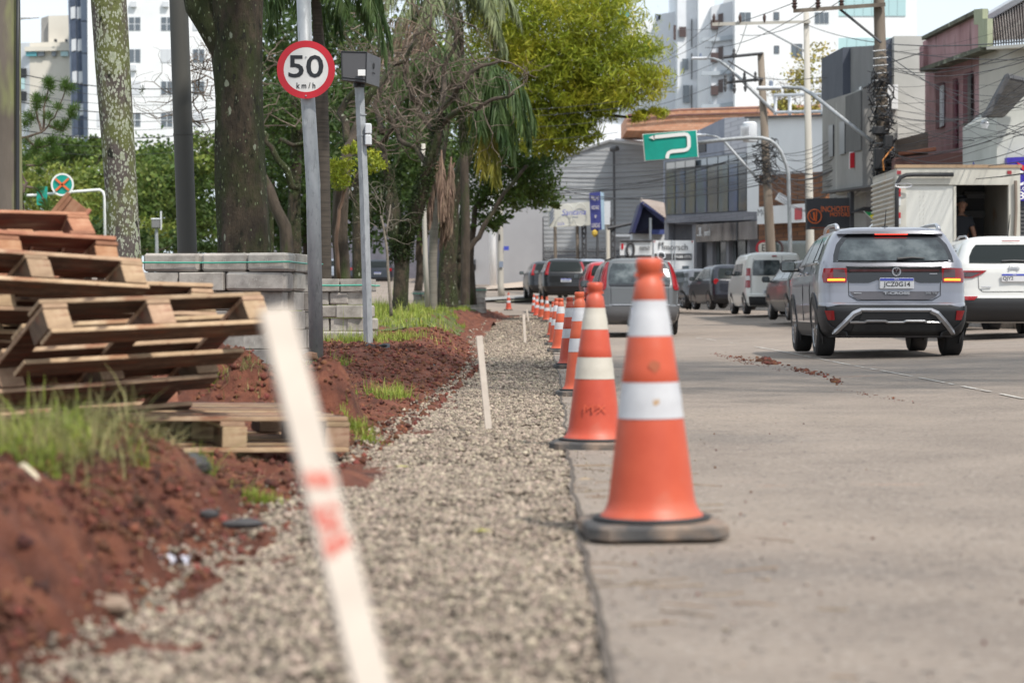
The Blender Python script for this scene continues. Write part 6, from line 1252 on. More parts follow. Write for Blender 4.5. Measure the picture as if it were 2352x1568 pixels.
# ================================================================= vehicles
NP = 11
class Car:
    def __init__(s, label, cat, name, x, y, z, yaw, lv, pm, group=None):
        s.lv = np.array(lv, float); s.root = thing(name, label, cat, (x, y, z), (0, 0, math.radians(yaw)), group); s.pm = pm
    def at(s, z):
        W_, r, f = [np.interp(z, s.lv[:, 0], s.lv[:, k]) for k in (1, 2, 3)]; return W_, r, f
    def rear(s, x, z, off=0.):          # point of the rear skin at lateral x
        W_, r, f = s.at(z); q = min(abs(x)/W_, .9995); yc, L = (r+f)/2, (f-r)/2
        y = yc-L*(1-q**NP)**(1/NP)+.05*q*q; e = 1e-3; q2 = min((abs(x)+e)/W_, .9996); dydx = ((yc-L*(1-q2**NP)**(1/NP)+.05*q2*q2)-y)/e*(1 if x >= 0 else -1)
        n = Vector((dydx, -1, 0)).normalized(); return Vector((x, y, z))+n*off
    def side(s, y, z, sg, off=0.):
        W_, r, f = s.at(z); yc, L = (r+f)/2, (f-r)/2; q = min(abs(y-yc)/L, .999); return Vector((sg*(W_*(1-q**NP)**(1/NP)+off), y, z))
    def body(s, name='body', zs=None):
        z0, z1 = s.lv[0, 0], s.lv[-1, 0]; zs = sorted(set(list(np.linspace(z0, z1, 46))+[l[0] for l in s.lv])); n = 72; rows = []
        for z in zs:
            W_, r, f = s.at(z); yc, L = (r+f)/2, (f-r)/2; row = []
            for k in range(n+1):
                th = 2*math.pi*k/n; c_, s_ = math.cos(th), math.sin(th); e = 2/NP
                x = W_*math.copysign(abs(c_)**e, c_); y = yc+L*math.copysign(abs(s_)**e, s_)
                if s_ < 0: y += .05*(x/W_)**2*(abs(s_)**e)
                row.append(Vector((x, y, z)))
            rows.append(row)
        mb = MB().grid(rows); mb.F = [f_ for f_ in mb.F]
        mb.add([v for v in rows[-1][:-1]], [tuple(range(n))]); mb.add([v for v in rows[0][:-1]], [tuple(reversed(range(n)))])
        return mb.build(name, s.pm, s.root, local=True, smooth='auto')
    def patch(s, name, rows, m, off=.008, parent=None, nx=12, nz=8, face='rear', sg=1, th=.018):
        R = sorted(rows); zs = [r[0] for r in R]; A = [r[1] for r in R]; B = [r[2] for r in R]; g = []
        for i in range(nz+1):
            z = zs[0]+(zs[-1]-zs[0])*i/nz; a, b = np.interp(z, zs, A), np.interp(z, zs, B)
            g.append([(s.rear(a+(b-a)*j/nx, z, off) if face == 'rear' else s.side(a+(b-a)*j/nx, z, sg, off)) for j in range(nx+1)])
        mb = MB(); flip = face == 'side' and sg > 0
        inner = [[p+(Vector((0, th, 0)) if face == 'rear' else Vector((-sg*th, 0, 0))) for p in r] for r in g]
        mb.grid(g)
        for a, b in ((g[0], inner[0]), (g[-1], inner[-1]), ([r[0] for r in g], [r[0] for r in inner]), ([r[-1] for r in g], [r[-1] for r in inner])): mb.grid([a, b])
        return mb.build(name, m, parent or s.root, local=True, smooth='auto')
    def bar(s, name, pts, w_, m, off=.02, parent=None, n=4):      # bar following the rear skin through (x,z)
        P_ = []
        for (x0, z0), (x1, z1) in zip(pts[:-1], pts[1:]):
            for k in range(6): P_.append(s.rear(x0+(x1-x0)*k/6, z0+(z1-z0)*k/6, off))
        P_.append(s.rear(*pts[-1], off)); return MB().tube(P_, w_, n).build(name, m, parent or s.root, local=True)
    def wheels(s, tr, yr, yf, R_=.33, w_=.21, arch=None):
        for (yy) in (yr, yf):
            for sg in (-1, 1):
                t = MB(); pr = [(R_*.66, -w_/2+.01), (R_*.9, -w_/2), (R_*.98, -w_/2+.02), (R_, -w_/2+.045), (R_, w_/2-.045), (R_*.98, w_/2-.02), (R_*.9, w_/2), (R_*.66, w_/2-.01)]
                t.lathe(pr, 32); o = t.build('wheel', K['tyre'], s.root, local=True, smooth='auto'); o.location = (sg*tr, yy, R_); o.rotation_euler = (0, math.pi/2, 0)
                q = MB()
                for k in range(5):
                    a = k*1.2566; d = Vector((math.cos(a), math.sin(a), 0)); e = Vector((-math.sin(a), math.cos(a), 0))
                    for w2 in (-.35, .35): q.box8([d*R_*.1+e*R_*.1*w2*2+Vector((0,0,z_)) if 0 else d*r_+e*(h_+w2*r_*.5)+Vector((0, 0, z_)) for z_ in (sg*(w_/2-.03), sg*(w_/2-.008)) for r_, h_ in ((R_*.08, -.01), (R_*.64, -.016), (R_*.64, .016), (R_*.08, .01))])
                q.lathe([(R_*.6, sg*(w_/2-.02)), (R_*.66, sg*(w_/2-.002)), (R_*.68, sg*(w_/2-.01))], 24, caps=False); q.lathe([(R_*.14, sg*(w_/2-.03)), (R_*.12, sg*(w_/2-.004))], 12)
                q.build('rim', K['rim'], o, local=True)
                if arch:
                    n = 18; V = []; 
                    for k in range(n+1):
                        a = math.pi*k/n*1.16-.25; 
                        for r_, of in ((R_*1.12, .012), (R_*1.12+arch, .012), (R_*1.12+arch, -.03), (R_*1.12, -.14)):
                            zz = R_+r_*math.sin(a)*1.0; y2 = yy+r_*math.cos(a); V.append(s.side(y2, max(zz, .16), sg, of))
                    F = [(4*k+j, 4*k+(j+1) % 4, 4*k+4+(j+1) % 4, 4*k+4+j) for k in range(n) for j in range(4)]; MB().add(V, F).build('arch_trim', K['plastic'], s.root, local=True)
                c_ = s.side(yy, R_*1.2, sg, .004); V = [c_*1]; n = 20; V = [Vector((sg*(abs(s.side(yy, max(.2, R_+R_*1.12*math.sin(a)), sg).x)+.006), yy+R_*1.13*math.cos(a), R_+R_*1.12*math.sin(a))) for a in np.linspace(-.5, math.pi+.5, n)]
                MB().add(V, [tuple(range(n))]).build('wheel_well', K['rubber_n'], s.root, local=True)
    def mirrors(s, y, z, m, both=True):
        for sg in (-1, 1):
            b = s.side(y, z-.03, sg); c_ = b+Vector((sg*.15, .0, .03)); o = MB().cbox(c_, (.2, .09, .15), .035).build('mirror', m, s.root, local=True, smooth='auto'); MB().cbox(c_+Vector((0,-.05,0)), (.165, .01, .115), .004).build('mirror_glass', K['carglass_l'], o, local=True); MB().tube([b-Vector((sg*.03,0,.02)), c_-Vector((sg*.03,0,.05))], .025, 6).build('mirror_arm', K['plastic'], o, local=True)
    def plate(s, x, z, txt, w_=.4, h_=.13, blue=True):
        a = s.rear(x, z, .03); b_ = MB().cbox(a, (w_, .02, h_), .008).build('number_plate', K['plate'], s.root, local=True)
        if blue: MB().box(a+Vector((0, -.012, h_*.36)), (w_-.012, .006, h_*.22)).build('plate_band', K['plateblue'], b_, local=True); text('plate_text', 'BRASIL', h_*.15, K['white'], b_, a+Vector((0, -.018, h_*.36)), local=True, depth=.0005)
        if txt: text('plate_text', txt, .1, K['black'], b_, a+Vector((0 if len(txt) > 4 else -.1, -.0125, -h_*.12 if blue else -.004)), local=True, depth=.0008, bold=.001, fit=(.31 if len(txt) > 4 else .16, h_*(.55 if blue else .62)))
        else: MB().box(a+Vector((0,-.011,-h_*.1)), (w_*.8, .004, h_*.4)).build('plate_print', W['bluegrey'], b_, local=True)
def suv_glass(c, rows_r, rows_s, gm, gs=None, frame=K['plasticg']):
    c.patch('rear_window', rows_r, gm, .012)
    for sg in (-1, 1):
        for r in rows_s: c.patch('side_window', r, gs or gm, .008, face='side', sg=sg)
# ---------- silver compact SUV (nearest vehicle)
lv = [(.23,.80,.30,3.95),(.30,.84,.12,4.1),(.42,.865,.03,4.17),(.55,.875,.0,4.2),(.615,.88,.02,4.2),(.64,.88,.055,4.2),(.75,.88,.075,4.17),(.9,.88,.085,4.1),(.98,.875,.09,4.0),(1.05,.86,.11,3.85),(1.09,.85,.13,3.2),(1.13,.838,.15,3.05),(1.25,.785,.24,2.85),(1.36,.735,.33,2.65),(1.44,.69,.40,2.45),(1.49,.645,.42,2.25),(1.515,.59,.44,2.15),(1.535,.48,.52,2.05),(1.548,.3,.7,1.9),(1.553,.1,1.0,1.7)]
sil = paint('silver_paint', (.30,.30,.335), .55, .28)
c = Car('silver grey compact suv driving away with lit amber tail lamps, nearest vehicle', 'car', 'suv', 4.47, 23.3, float(gz(4.4, 23.3))+.01, -2.6, lv, sil)
c.body(); c.wheels(.755, .72, 3.3, .335, .22, .055); c.mirrors(2.75, 1.12, K['plastic'])
c.patch('tailgate_glass_frame', [(1.115,-.70,.70),(1.2,-.69,.69),(1.33,-.645,.645),(1.43,-.56,.56),(1.455,-.50,.50)], K['plasticg'], .006)
c.patch('rear_window', [(1.135,-.645,.645),(1.2,-.635,.635),(1.3,-.6,.6),(1.385,-.53,.53)], K['carglass_l'], .013)
c.patch('spoiler', [(1.455,-.60,.60),(1.49,-.57,.57)], sil, .05, th=.06); MB().tube([c.rear(x, 1.448, .045) for x in np.linspace(-.19, .19, 12)], .0055, 6).build('brake_lamp', K['brakeon'], c.root, local=True)
wp = MB().tube([c.rear(.04, 1.15, .03), c.rear(.2, 1.165, .035), c.rear(.36, 1.158, .03)], [.02,.016,.006], 6).build('wiper', K['plastic'], c.root, local=True)
for sg in (-1, 1):
    for r in ([(1.13,1.08,1.95),(1.25,1.12,1.95),(1.40,1.22,1.93),(1.43,1.3,1.9)], [(1.13,2.0,2.95),(1.25,2.0,2.78),(1.40,2.0,2.5),(1.43,2.0,2.42)], [(1.15,.62,.98),(1.25,.70,1.0),(1.34,.8,1.04),(1.39,.95,1.05)]): c.patch('side_window', r, K['carglass'], .01, face='side', sg=sg)
    c.patch('window_trim', [(1.105,.5,3.0),(1.125,.55,2.98)], K['plasticg'], .013, face='side', sg=sg); c.patch('sill_trim', [(.235,.35,3.9),(.40,.35,3.9)], K['plastic'], .006, face='side', sg=sg)
    MB().tube([Vector((sg*.60, .62, 1.50)), Vector((sg*.60, .66, 1.545)), Vector((sg*.6, .8, 1.575)), Vector((sg*.6, 1.5, 1.59)), Vector((sg*.58, 2.1, 1.575)), Vector((sg*.57, 2.3, 1.53))], [.03,.028,.024,.02,.02,.02], 8).build('roof_rail', K['chrome'], c.root, local=True, smooth=True)
    for k in (1.15, 1.98): MB().tube([c.side(k, .42, sg, .006), c.side(k, .8, sg, .006), c.side(k, 1.1, sg, .006)], .004, 4).build('door_gap', K['plastic'], c.root, local=True)
    for k in (1.3, 2.12): MB().cbox(c.side(k, 1.0, sg, .03), (.03, .18, .03), .01).build('door_handle', sil, c.root, local=True)
    # tail lamps
    q = (lambda a, b: (a, b) if sg > 0 else (-b, -a)); L = c.patch('tail_lamp', [(.872,)+q(.555,.80),(.95,)+q(.55,.815),(1.045,)+q(.55,.795)], K['lampred'], .018)
    c.patch('lamp_inner', [(.93,)+q(.56,.70),(1.03,)+q(.58,.70)], mat('smoked_lamp', (.09,.045,.05), rough=.15, coat=.5), .024, parent=L, nx=5, nz=4); c.patch('light_strip', [(.896,)+q(.575,.755),(.918,)+q(.575,.755)], K['lampon'], .03, parent=L, nx=6, nz=2)
    c.patch('reflector', [(.435,)+q(.69,.755),(.545,)+q(.70,.79)] if 1 else 0, K['lampred'], .03)
c.patch('light_bar', [(.905,-.548,.548),(.93,-.548,.548),(1.055,-.548,.548)], K['plasticg'], .014); c.patch('light_bar_glow', [(1.0,-.52,.52),(1.03,-.52,.52)], mat('dark_red_strip', (.05,.016,.018), rough=.15, coat=.4), .018, nz=2)
c.patch('tailgate_lip', [(.87,-.52,-.30),(.905,-.55,-.2)], K['plasticg'], .013); c.patch('tailgate_lip', [(.87,.30,.52),(.905,.2,.55)], K['plasticg'], .013)
c.patch('tailgate_band', [(.675,-.40,.40),(.70,-.47,.47),(.77,-.52,.52)], mat('dark_tailgate_band', (.12,.115,.13), rough=.45), .012)
c.bar('panel_gap', [(-.535,.90),(-.53,.72),(-.43,.665),(.43,.665),(.53,.72),(.535,.90)], .004, K['plastic'], .004); c.bar('panel_gap', [(-.56,1.062),(.56,1.062)], .004, K['plastic'], .008)
c.patch('rear_bumper', [(.25,-.79,.79),(.30,-.835,.835),(.42,-.86,.86),(.56,-.868,.868),(.60,-.80,.80),(.615,-.64,.64)], K['plastic'], .02, nx=30, nz=12, th=.03)
for sg in (-1, 1):
    c.patch('bumper_corner', [(.25,.12,.5),(.45,.1,.42),(.6,.1,.28)], K['plastic'], .012, face='side', sg=sg)
    c.bar('skid_plate', [(sg*.40,.545),(sg*.48,.51),(sg*.60,.38),(sg*.68,.285)], .032, K['chrome'], .035)
c.bar('skid_plate', [(-.41,.553),(.41,.553)], .022, K['chrome'], .035); c.patch('bumper_vent', [(.43,-.42,.42),(.52,-.38,.38)], K['plastic'], .04); c.bar('skid_lip', [(-.52,.41),(-.36,.41),(-.33,.425),(-.12,.425),(-.09,.41),(.09,.41),(.12,.425),(.33,.425),(.36,.41),(.52,.41)], .015, K['chrome'], .04); c.patch('bumper_base', [(.27,-.5,.5),(.385,-.47,.47)], K['rubber_n'], .03)
c.plate(.02, .862, 'JCZ0G14'); e = c.rear(0.02, 1.0, .03); em = MB().tube([e+Vector((.047*math.cos(a), 0, .047*math.sin(a))) for a in np.linspace(0, 6.284, 25)], .006, 5).build('emblem', K['chrome'], c.root, local=True)
MB().tube([e+Vector((-.018,0,.044)), e+Vector((0,0,.006)), e+Vector((.018,0,.044))], .0045, 4).tube([e+Vector((-.042,0,.012)), e+Vector((-.02,0,-.038)), e+Vector((0,0,.004)), e+Vector((.02,0,-.038)), e+Vector((.042,0,.012))], .0045, 4).build('emblem_letters', K['chrome'], em, local=True)
text('badge', 'T-CROSS', .042, K['chrome'], c.root, c.rear(.02, .748, .022), local=True, sx=1.8, bold=.002); text('badge', '200 TSI', .034, K['chrome'], c.root, c.rear(.42, .75, .022), local=True, sx=1.3); MB().cbox(c.rear(-.43,.748,.018), (.09,.008,.012), .002).cbox(c.rear(.45,.975,.018), (.09,.008,.01), .002).build('badge_bar', K['chrome'], c.root, local=True)
MB().tube([Vector((-.04,.62,1.53)), Vector((-.04,.50,1.75))], [.008,.003], 6).build('antenna', K['plastic'], c.root, local=True); MB().cbox(Vector((-.04,.63,1.54)), (.07,.1,.03), .01).build('antenna_base', K['plastic'], c.root, local=True)
MB().cbox(Vector((0,2.2,.30)), (1.35,3.0,.14), .03).cbox(Vector((0,.7,.28)), (1.3,.2,.12), .02).build('underbody', K['rubber_n'], c.root, local=True)
# ---------- white SUV at the right edge
lv2 = [(l[0]*1.045, l[1]*1.03, l[2], l[3]*1.04) for l in lv]
wp_ = paint('pearl_white_paint', (.62,.62,.6), .0, .3)
c = Car('white compact suv parked at the right edge, cut off by the picture border', 'car', 'suv', 7.80, 31.0, float(gz(7.75, 31))+.01, -4, lv2, wp_); c.body(); c.wheels(.775, .75, 3.4, .345, .22, .05); c.mirrors(2.8, 1.16, K['plastic'])
c.patch('rear_window', [(1.18,-.67,.67),(1.28,-.66,.66),(1.40,-.60,.60),(1.47,-.54,.54)], K['carglass'], .012)
for sg in (-1, 1):
    for r in ([(1.19,1.08,1.95),(1.30,1.12,1.95),(1.45,1.25,1.9)], [(1.19,2.0,2.95),(1.30,2.0,2.78),(1.45,2.0,2.45)], [(1.22,.62,.98),(1.32,.72,1.0),(1.40,.88,1.04)]): c.patch('side_window', r, K['carglass'], .01, face='side', sg=sg)
    q = (lambda a, b: (a, b) if sg > 0 else (-b, -a)); L = c.patch('tail_lamp', [(.94,)+q(.64,.84),(1.0,)+q(.50,.85),(1.06,)+q(.42,.84)], K['lampred'], .015); c.patch('lamp_inner', [(.965,)+q(.66,.80),(1.035,)+q(.5,.8)], mat('smoked_lamp_b', (.06,.04,.045), rough=.15, coat=.8), .022, parent=L, nx=6, nz=3)
    c.patch('reflector', [(.60,)+q(.62,.82),(.66,)+q(.56,.8)], K['lampred'], .03); MB().tube([Vector((sg*.62,.7,1.57)), Vector((sg*.62,.9,1.62)), Vector((sg*.61,1.6,1.635)), Vector((sg*.58,2.3,1.58))], .018, 6).build('roof_rail', K['chrome'], c.root, local=True, smooth=True)
c.patch('rear_bumper', [(.26,-.80,.80),(.34,-.87,.87),(.58,-.89,.89),(.63,-.84,.84)], K['plastic'], .02, nx=26, nz=8, th=.03); c.plate(.0, .945, 'QJY2'); c.bar('panel_gap', [(-.55,.99),(-.54,.78),(-.48,.73),(.5,.73)], .004, K['plastic'], .004); text('badge', 'Jeep', .1, K['chrome'], c.root, c.rear(0, 1.1, .02), local=True, bold=.004); MB().cbox(c.rear(-.43,.80,.015), (.15,.012,.018), .003).build('badge_bar', K['chrome'], c.root, local=True)
MB().tube([c.rear(-.18,1.205,.03), c.rear(0,1.215,.03), c.rear(.2,1.205,.02)], .016, 6).build('wiper', K['plastic'], c.root, local=True); c.bar('brake_lamp', [(-.14,1.525),(.14,1.525)], .008, K['lampred'], .03); MB().tube([Vector((0,.65,1.6)), Vector((0.02,.55,1.95))], [.01,.005], 6).build('antenna', K['plastic'], c.root, local=True); MB().cbox(Vector((0,2,.32)), (1.35,3.4,.16), .03).build('underbody', K['rubber_n'], c.root, local=True)
# ---------- grey people carrier ahead (partly behind the cones)
lvm = [(.22,.78,.2,3.9),(.32,.83,.06,4.1),(.45,.855,.0,4.15),(.60,.86,.0,4.15),(.64,.86,.05,4.15),(.85,.86,.07,4.05),(.98,.855,.08,3.9),(1.04,.84,.10,3.1),(1.2,.80,.17,2.9),(1.4,.74,.27,2.6),(1.52,.68,.34,2.4),(1.57,.61,.38,2.2),(1.60,.5,.5,2.0),(1.62,.3,.7,1.8),(1.625,.1,1.,1.6)]
c = Car('dark grey people carrier driving ahead, half hidden behind the nearest cones', 'car', 'minivan', 2.66, 41.5, Z(771, 41.5)+.01, 1.5, lvm, paint('grey_paint', (.13,.135,.14), .4, .35)); c.body(); c.wheels(.74, .7, 3.2, .31, .19); c.mirrors(2.7, 1.1, K['plastic'])
c.patch('rear_window', [(1.06,-.64,.64),(1.2,-.64,.64),(1.4,-.60,.60),(1.5,-.54,.54)], K['carglass_l'], .012); c.patch('tailgate_glass_base', [(1.02,-.62,.62),(1.07,-.64,.64)], K['plasticg'], .012)
for sg in (-1, 1):
    q = (lambda a, b: (a, b) if sg > 0 else (-b, -a)); c.patch('tail_lamp', [(.94,)+q(.72,.82),(1.0,)+q(.69,.83),(1.25,)+q(.67,.775),(1.45,)+q(.635,.70),(1.53,)+q(.60,.66)], K['lampred'], .016, nx=5, nz=12)
    for r in ([(1.06,.6,1.8),(1.2,.7,1.8),(1.45,.9,1.8)], [(1.06,1.85,2.95),(1.2,1.85,2.75),(1.45,1.85,2.4)]): c.patch('side_window', r, K['carglass'], .01, face='side', sg=sg)
    MB().tube([Vector((sg*.58,.5,1.60)), Vector((sg*.57,2.2,1.6))], .015, 6).build('roof_rail', K['plastic'], c.root, local=True)
c.patch('rear_bumper', [(.30,-.82,.82),(.45,-.85,.85),(.60,-.855,.855)], mat('dull_grey_bumper', (.10,.1,.105), rough=.5), .02, nx=20, nz=4); c.plate(0.02, .50, None, blue=True); c.bar('panel_gap', [(-.60,1.0),(-.6,.64),(.6,.64),(.6,1.0)], .004, K['plastic'], .004); c.bar('bumper_strip', [(-.82,.63),(.82,.63)], .012, K['chrome'], .03)
MB().cbox(Vector((0,2,.30)), (1.3,3.3,.16), .03).tube([Vector((-.25,.12,.27)), Vector((.25,.12,.27))], .08, 8).build('underbody', K['rubber_n'], c.root, local=True)
# ---------- simpler cars further off
def hatch(label, name, x, y, z, yaw, col, plate, L=3.9, W_=.84, H=1.50, lamp='high', rails=False, metal=.4, scale=1.):
    k = H/1.50; q = [(.22,.76,.2,L-.2),(.32,.81,.05,L-.05),(.5,W_,.0,L),(.62,W_,.03,L),(.85,W_,.07,L-.15),(.96,W_-.01,.1,L-.35),(1.0,W_-.02,.13,L-.85),(1.15,.76,.22,L-1.1),(1.32,.70,.36,L-1.45),(1.41,.64,.45,L-1.6),(1.46,.55,.55,L-1.75),(1.49,.38,.75,L-1.95),(1.5,.12,1.1,L-2.2)]
    c = Car(label, 'car', name, x, y, z, yaw, [(a*k, b, r, f) for a, b, r, f in q], paint(name+'_paint', col, metal, .3)); c.body(); c.wheels(W_-.12, .68, L-.85, .31, .19)
    c.patch('rear_window', [(1.02*k,-.60,.60),(1.2*k,-.58,.58),(1.36*k,-.5,.5)], K['carglass'], .012); c.mirrors(L-1.25, 1.04*k, K['plastic'])
    for sg in (-1, 1):
        g = (lambda a, b: (a, b) if sg > 0 else (-b, -a))
        if lamp == 'high': c.patch('tail_lamp', [(.9*k,)+g(.66,.79),(1.1*k,)+g(.64,.745),(1.36*k,)+g(.56,.64)], K['lampred'], .016, nx=4, nz=6)
        elif lamp == 'round': 
            o = c.rear(sg*.68, .92*k, .02); MB().lathe([(.0,.0),(.09,.0),(.1,-.02)], 16, caps=False).build('tail_lamp', K['lampred'], c.root, local=True); p = [h for h in c.root.children if h.name.startswith('tail_lamp')][-1]; p.location = o; p.rotation_euler = (math.pi/2, 0, 0)
        else: c.patch('tail_lamp', [(.82*k,)+g(.56,.82),(.98*k,)+g(.52,.815)], K['lampred'], .016, nx=6, nz=4)
        for r in ([(1.03*k,.55,1.55),(1.2*k,.72,1.55),(1.37*k,.95,1.52)], [(1.03*k,1.6,L-1.02),(1.2*k,1.6,L-1.25),(1.37*k,1.6,L-1.6)]): c.patch('side_window', r, K['carglass'], .01, face='side', sg=sg)
    c.patch('rear_bumper', [(.25,-.76,.76),(.34,-.8,.8),(.42,-.81,.81)], K['plastic'], .015, nx=14, nz=3); 
    if plate is not None: c.plate(0, .70*k, None)
    c.bar('panel_gap', [(-.55,.95*k),(-.54,.62),(.54,.62),(.55,.95*k)], .005, K['plastic'], .004); MB().cbox(Vector((0,L/2,.28)), (1.3,L-.7,.14), .03).build('underbody', K['rubber_n'], c.root, local=True)
    return c
def gnd(u, v, d): return X(u, d), d, Z(v, d)+.01
hatch('black suv with high red lamps and white plate, behind the row of small cones', 'hatchback', *gnd(1300, 690, 76), 2, (.008,.008,.01), '', 4.1, .88, 1.62, metal=0)
hatch('dark car whose roof and left mirror stick out left of the black suv', 'hatchback', *gnd(1262, 683, 88), 4, (.02,.023,.03), None, 4.1, .9, 1.62, metal=0)
hatch('pale silver blue car just above the red one, far along the street', 'hatchback', *gnd(1362, 668, 92), 4, (.35,.39,.45), None, 4.0, .86, 1.5)
hatch('bright red hatchback peeking out left of the grey people carrier', 'hatchback', *gnd(1402, 707, 64), 1, (.4,.01,.015), None, 3.9, .84, 1.5, metal=0)
hatch('dark blue hatchback with round tail lamps parked left of the white van', 'hatchback', *gnd(1694, 712, 66), 9, (.018,.02,.03), '', 3.6, .82, 1.52, lamp='round', metal=.2)
hatch('brown grey sedan squeezed between the white van and the silver suv', 'sedan', *gnd(1900, 737, 47), 1, (.055,.053,.054), None, 4.4, .87, 1.46, lamp='low')
hatch('dark suv seen from behind on the far left road beyond the trees', 'hatchback', *gnd(867, 657, 118), 0, (.03,.035,.045), '', 4.1, .86, 1.6, lamp='low')
hatch('pale car far off on the left road between two mossy trunks', 'hatchback', *gnd(760, 650, 121), 0, (.3,.33,.38), None, 4.0, .86, 1.5, lamp='low')
hatch('dark car far off at the left road, partly behind the striped palm trunk', 'hatchback', *gnd(830, 652, 121), 0, (.05,.055,.07), None, 4.0, .86, 1.5, lamp='low')
# sedan seen at an angle
c = hatch('grey sedan with large red tail lamp parked facing away, left of the blue hatchback', 'sedan', *gnd(1636, 709, 71), 21, (.13,.135,.15), None, 4.5, .88, 1.44, lamp='low')
c.patch('boot_lid', [(.80,-.8,.8),(.98,-.76,.76)], c.pm, .17, nx=14, nz=3, th=.3)
# white van
lvv = [(.25,.78,.1,3.9),(.35,.83,.03,4.1),(.5,.85,.0,4.15),(.58,.855,.0,4.15),(.62,.855,.04,4.15),(1.0,.85,.05,4.0),(1.1,.845,.06,3.4),(1.3,.83,.08,3.1),(1.6,.79,.12,2.8),(1.72,.75,.15,2.6),(1.78,.68,.2,2.5),(1.81,.55,.3,2.4),(1.82,.3,.5,2.2)]
c = Car('white delivery van with two rear doors and blue markings, parked by the kerb', 'van', 'van', X(1782, 58), 58, Z(723, 58)+.01, 2, lvv, paint('van_white_paint', (.68,.68,.65), 0, .4)); c.body(); c.wheels(.74, .65, 3.1, .31, .19); c.mirrors(2.8, 1.25, K['plastic'])
c.patch('rear_window', [(1.13,-.66,.14),(1.5,-.63,.14),(1.58,-.6,.12)], K['carglass_l'], .012); c.patch('rear_window', [(1.13,.26,.70),(1.5,.26,.68),(1.58,.28,.64)], K['carglass'], .012)
c.bar('door_gap', [(.20,1.7),(.20,.62)], .006, K['plastic'], .006); c.bar('door_gap', [(-.62,1.62),(-.70,1.1),(-.70,.62)], .005, K['plastic'], .006)
for sg in (-1, 1):
    g = (lambda a, b: (a, b) if sg > 0 else (-b, -a)); c.patch('tail_lamp', [(.78,)+g(.72,.83),(1.35,)+g(.71,.80)], K['lampred'], .016, nx=4, nz=8); c.patch('lamp_clear', [(1.0,)+g(.725,.815),(1.12,)+g(.725,.81)], K['lampclear'], .022, nx=3, nz=3)
    for r in ([(1.15,2.0,2.95),(1.5,2.0,2.65)], [(1.15,1.0,1.9),(1.5,1.02,1.9)]): c.patch('side_window', r, K['carglass'], .01, face='side', sg=sg)
c.patch('rear_bumper', [(.26,-.8,.8),(.35,-.84,.84),(.52,-.86,.86)], K['plastic'], .02, nx=16, nz=4); c.plate(-.17, .66, 'IRB 0904', blue=False); MB().cbox(c.rear(.08,.95,.04), (.16,.05,.07), .02).build('door_handle', K['plastic'], c.root, local=True); MB().tube([c.rear(.06,.99,.03), c.rear(.16,1.13,.03)], .012, 5).build('wiper', K['plastic'], c.root, local=True)
c.patch('blue_sticker', [(.96,.40,.60),(1.05,.40,.60)], mat('sticker_blue', (.03,.15,.45)), .014, nx=3, nz=2); text('lettering', 'VA', .1, K['plateblue'], c.root, c.rear(.46,.68,.02), local=True, bold=.006); c.bar('brake_lamp', [(-.09,1.70),(.05,1.70)], .02, K['lampred'], .03); MB().cbox(Vector((0,2,.3)), (1.3,3.4,.16), .03).build('underbody', K['rubber_n'], c.root, local=True)
# ---------- box truck with open back
t = thing('box_truck', 'big cream box truck with open rear, one door shut, parked behind the suvs', 'truck', (X(2200, 38), 38, float(gz(9, 38))))
D = 38; x0, x1 = X(2061, D), X(2340, D); zt, zb = Z(386, D), .95; ml = mat('cream_box_panel', [(.46,.44,.385),(.54,.525,.47)], 1.5, .5, spots=[((.4,.28,.17),1.2,.68,.8)]); mr = mat('box_rib_panel', [(.42,.4,.36),(.52,.48,.42)], 2, .6, spots=[((.4,.25,.14),1.5,.6,.75)])
Ln = 2.6; xl = X(2006, D+4.2)+.1
MB().box8([(x0,D,zb),(x0+.05,D,zb),(x0+.05,D+Ln,zb),(x0,D+Ln,zb),(x0,D,zt),(x0+.05,D,zt),(x0+.05,D+Ln,zt),(x0,D+Ln,zt)]).build('side_panel', mr, t)
mb = MB()
for k in range(24): mb.tube([(x0-.015, D+.25, zb+.06+k*(zt-zb-.15)/24), (x0-.015, D+Ln, zb+.06+k*(zt-zb-.15)/24)], .028, 4)
mb.build('side_ribs', mr, t, kind='stuff')
MB().bx(x1-.05, x1, D, D+Ln, zb, zt).build('side_panel', mr, t); MB().bx(x0, x1, D+.02, D+Ln, zt-.05, zt).build('roof_panel', ml, t); MB().bx(x0, x1, D, D+Ln, zb-.05, zb).build('floor_panel', W['dk'], t); MB().bx(x0+.051, x1-.051, D+Ln-.05, D+Ln, zb, zt-.05).build('front_panel', W['trim'], t)
MB().bx(x0-.01, x0+.16, D-.04, D+.08, zb, zt).build('rear_frame_post', ml, t); MB().bx(x1-.2, x1+.02, D-.04, D+.08, zb, zt).build('rear_frame_post', ml, t); MB().bx(x0+.16, x1-.2, D-.04, D+.08, zt-.32, zt).build('rear_frame_header', ml, t); MB().bx(x0-.04, x1+.05, D-.06, D+.1, zt, zt+.06).build('roof_edge', mat('rusty_edge', (.36,.25,.16), rough=.9), t)
xm = X(2190, D); MB().bx(x0+.163, xm, D, D+.06, zb, zt-.33).build('rear_door', mat('rear_door_white', [(.55,.55,.515),(.58,.58,.55)], 1, .5), t); MB().bx(xm, xm+.05, D-.02, D+.08, zb, zt-.34).build('door_edge', ml, t)
mb = MB()
for k in range(26):
    for dx in (0, .07): mb.box((X(2113, D)+dx, D-.004, zt-.45-k*.085), (.012,.006,.012))
mb.build('door_rivets', ml, t, kind='stuff')
S('reflector_tape', [(2084,413,D-.02),(2084,407,D-.02),(2104,407,D-.02),(2104,413,D-.02)], .01, K['red'], t); S('reflector_tape', [(2104,413,D-.02),(2104,407,D-.02),(2124,407,D-.02),(2124,413,D-.02)], .01, W['whiteg'], t)
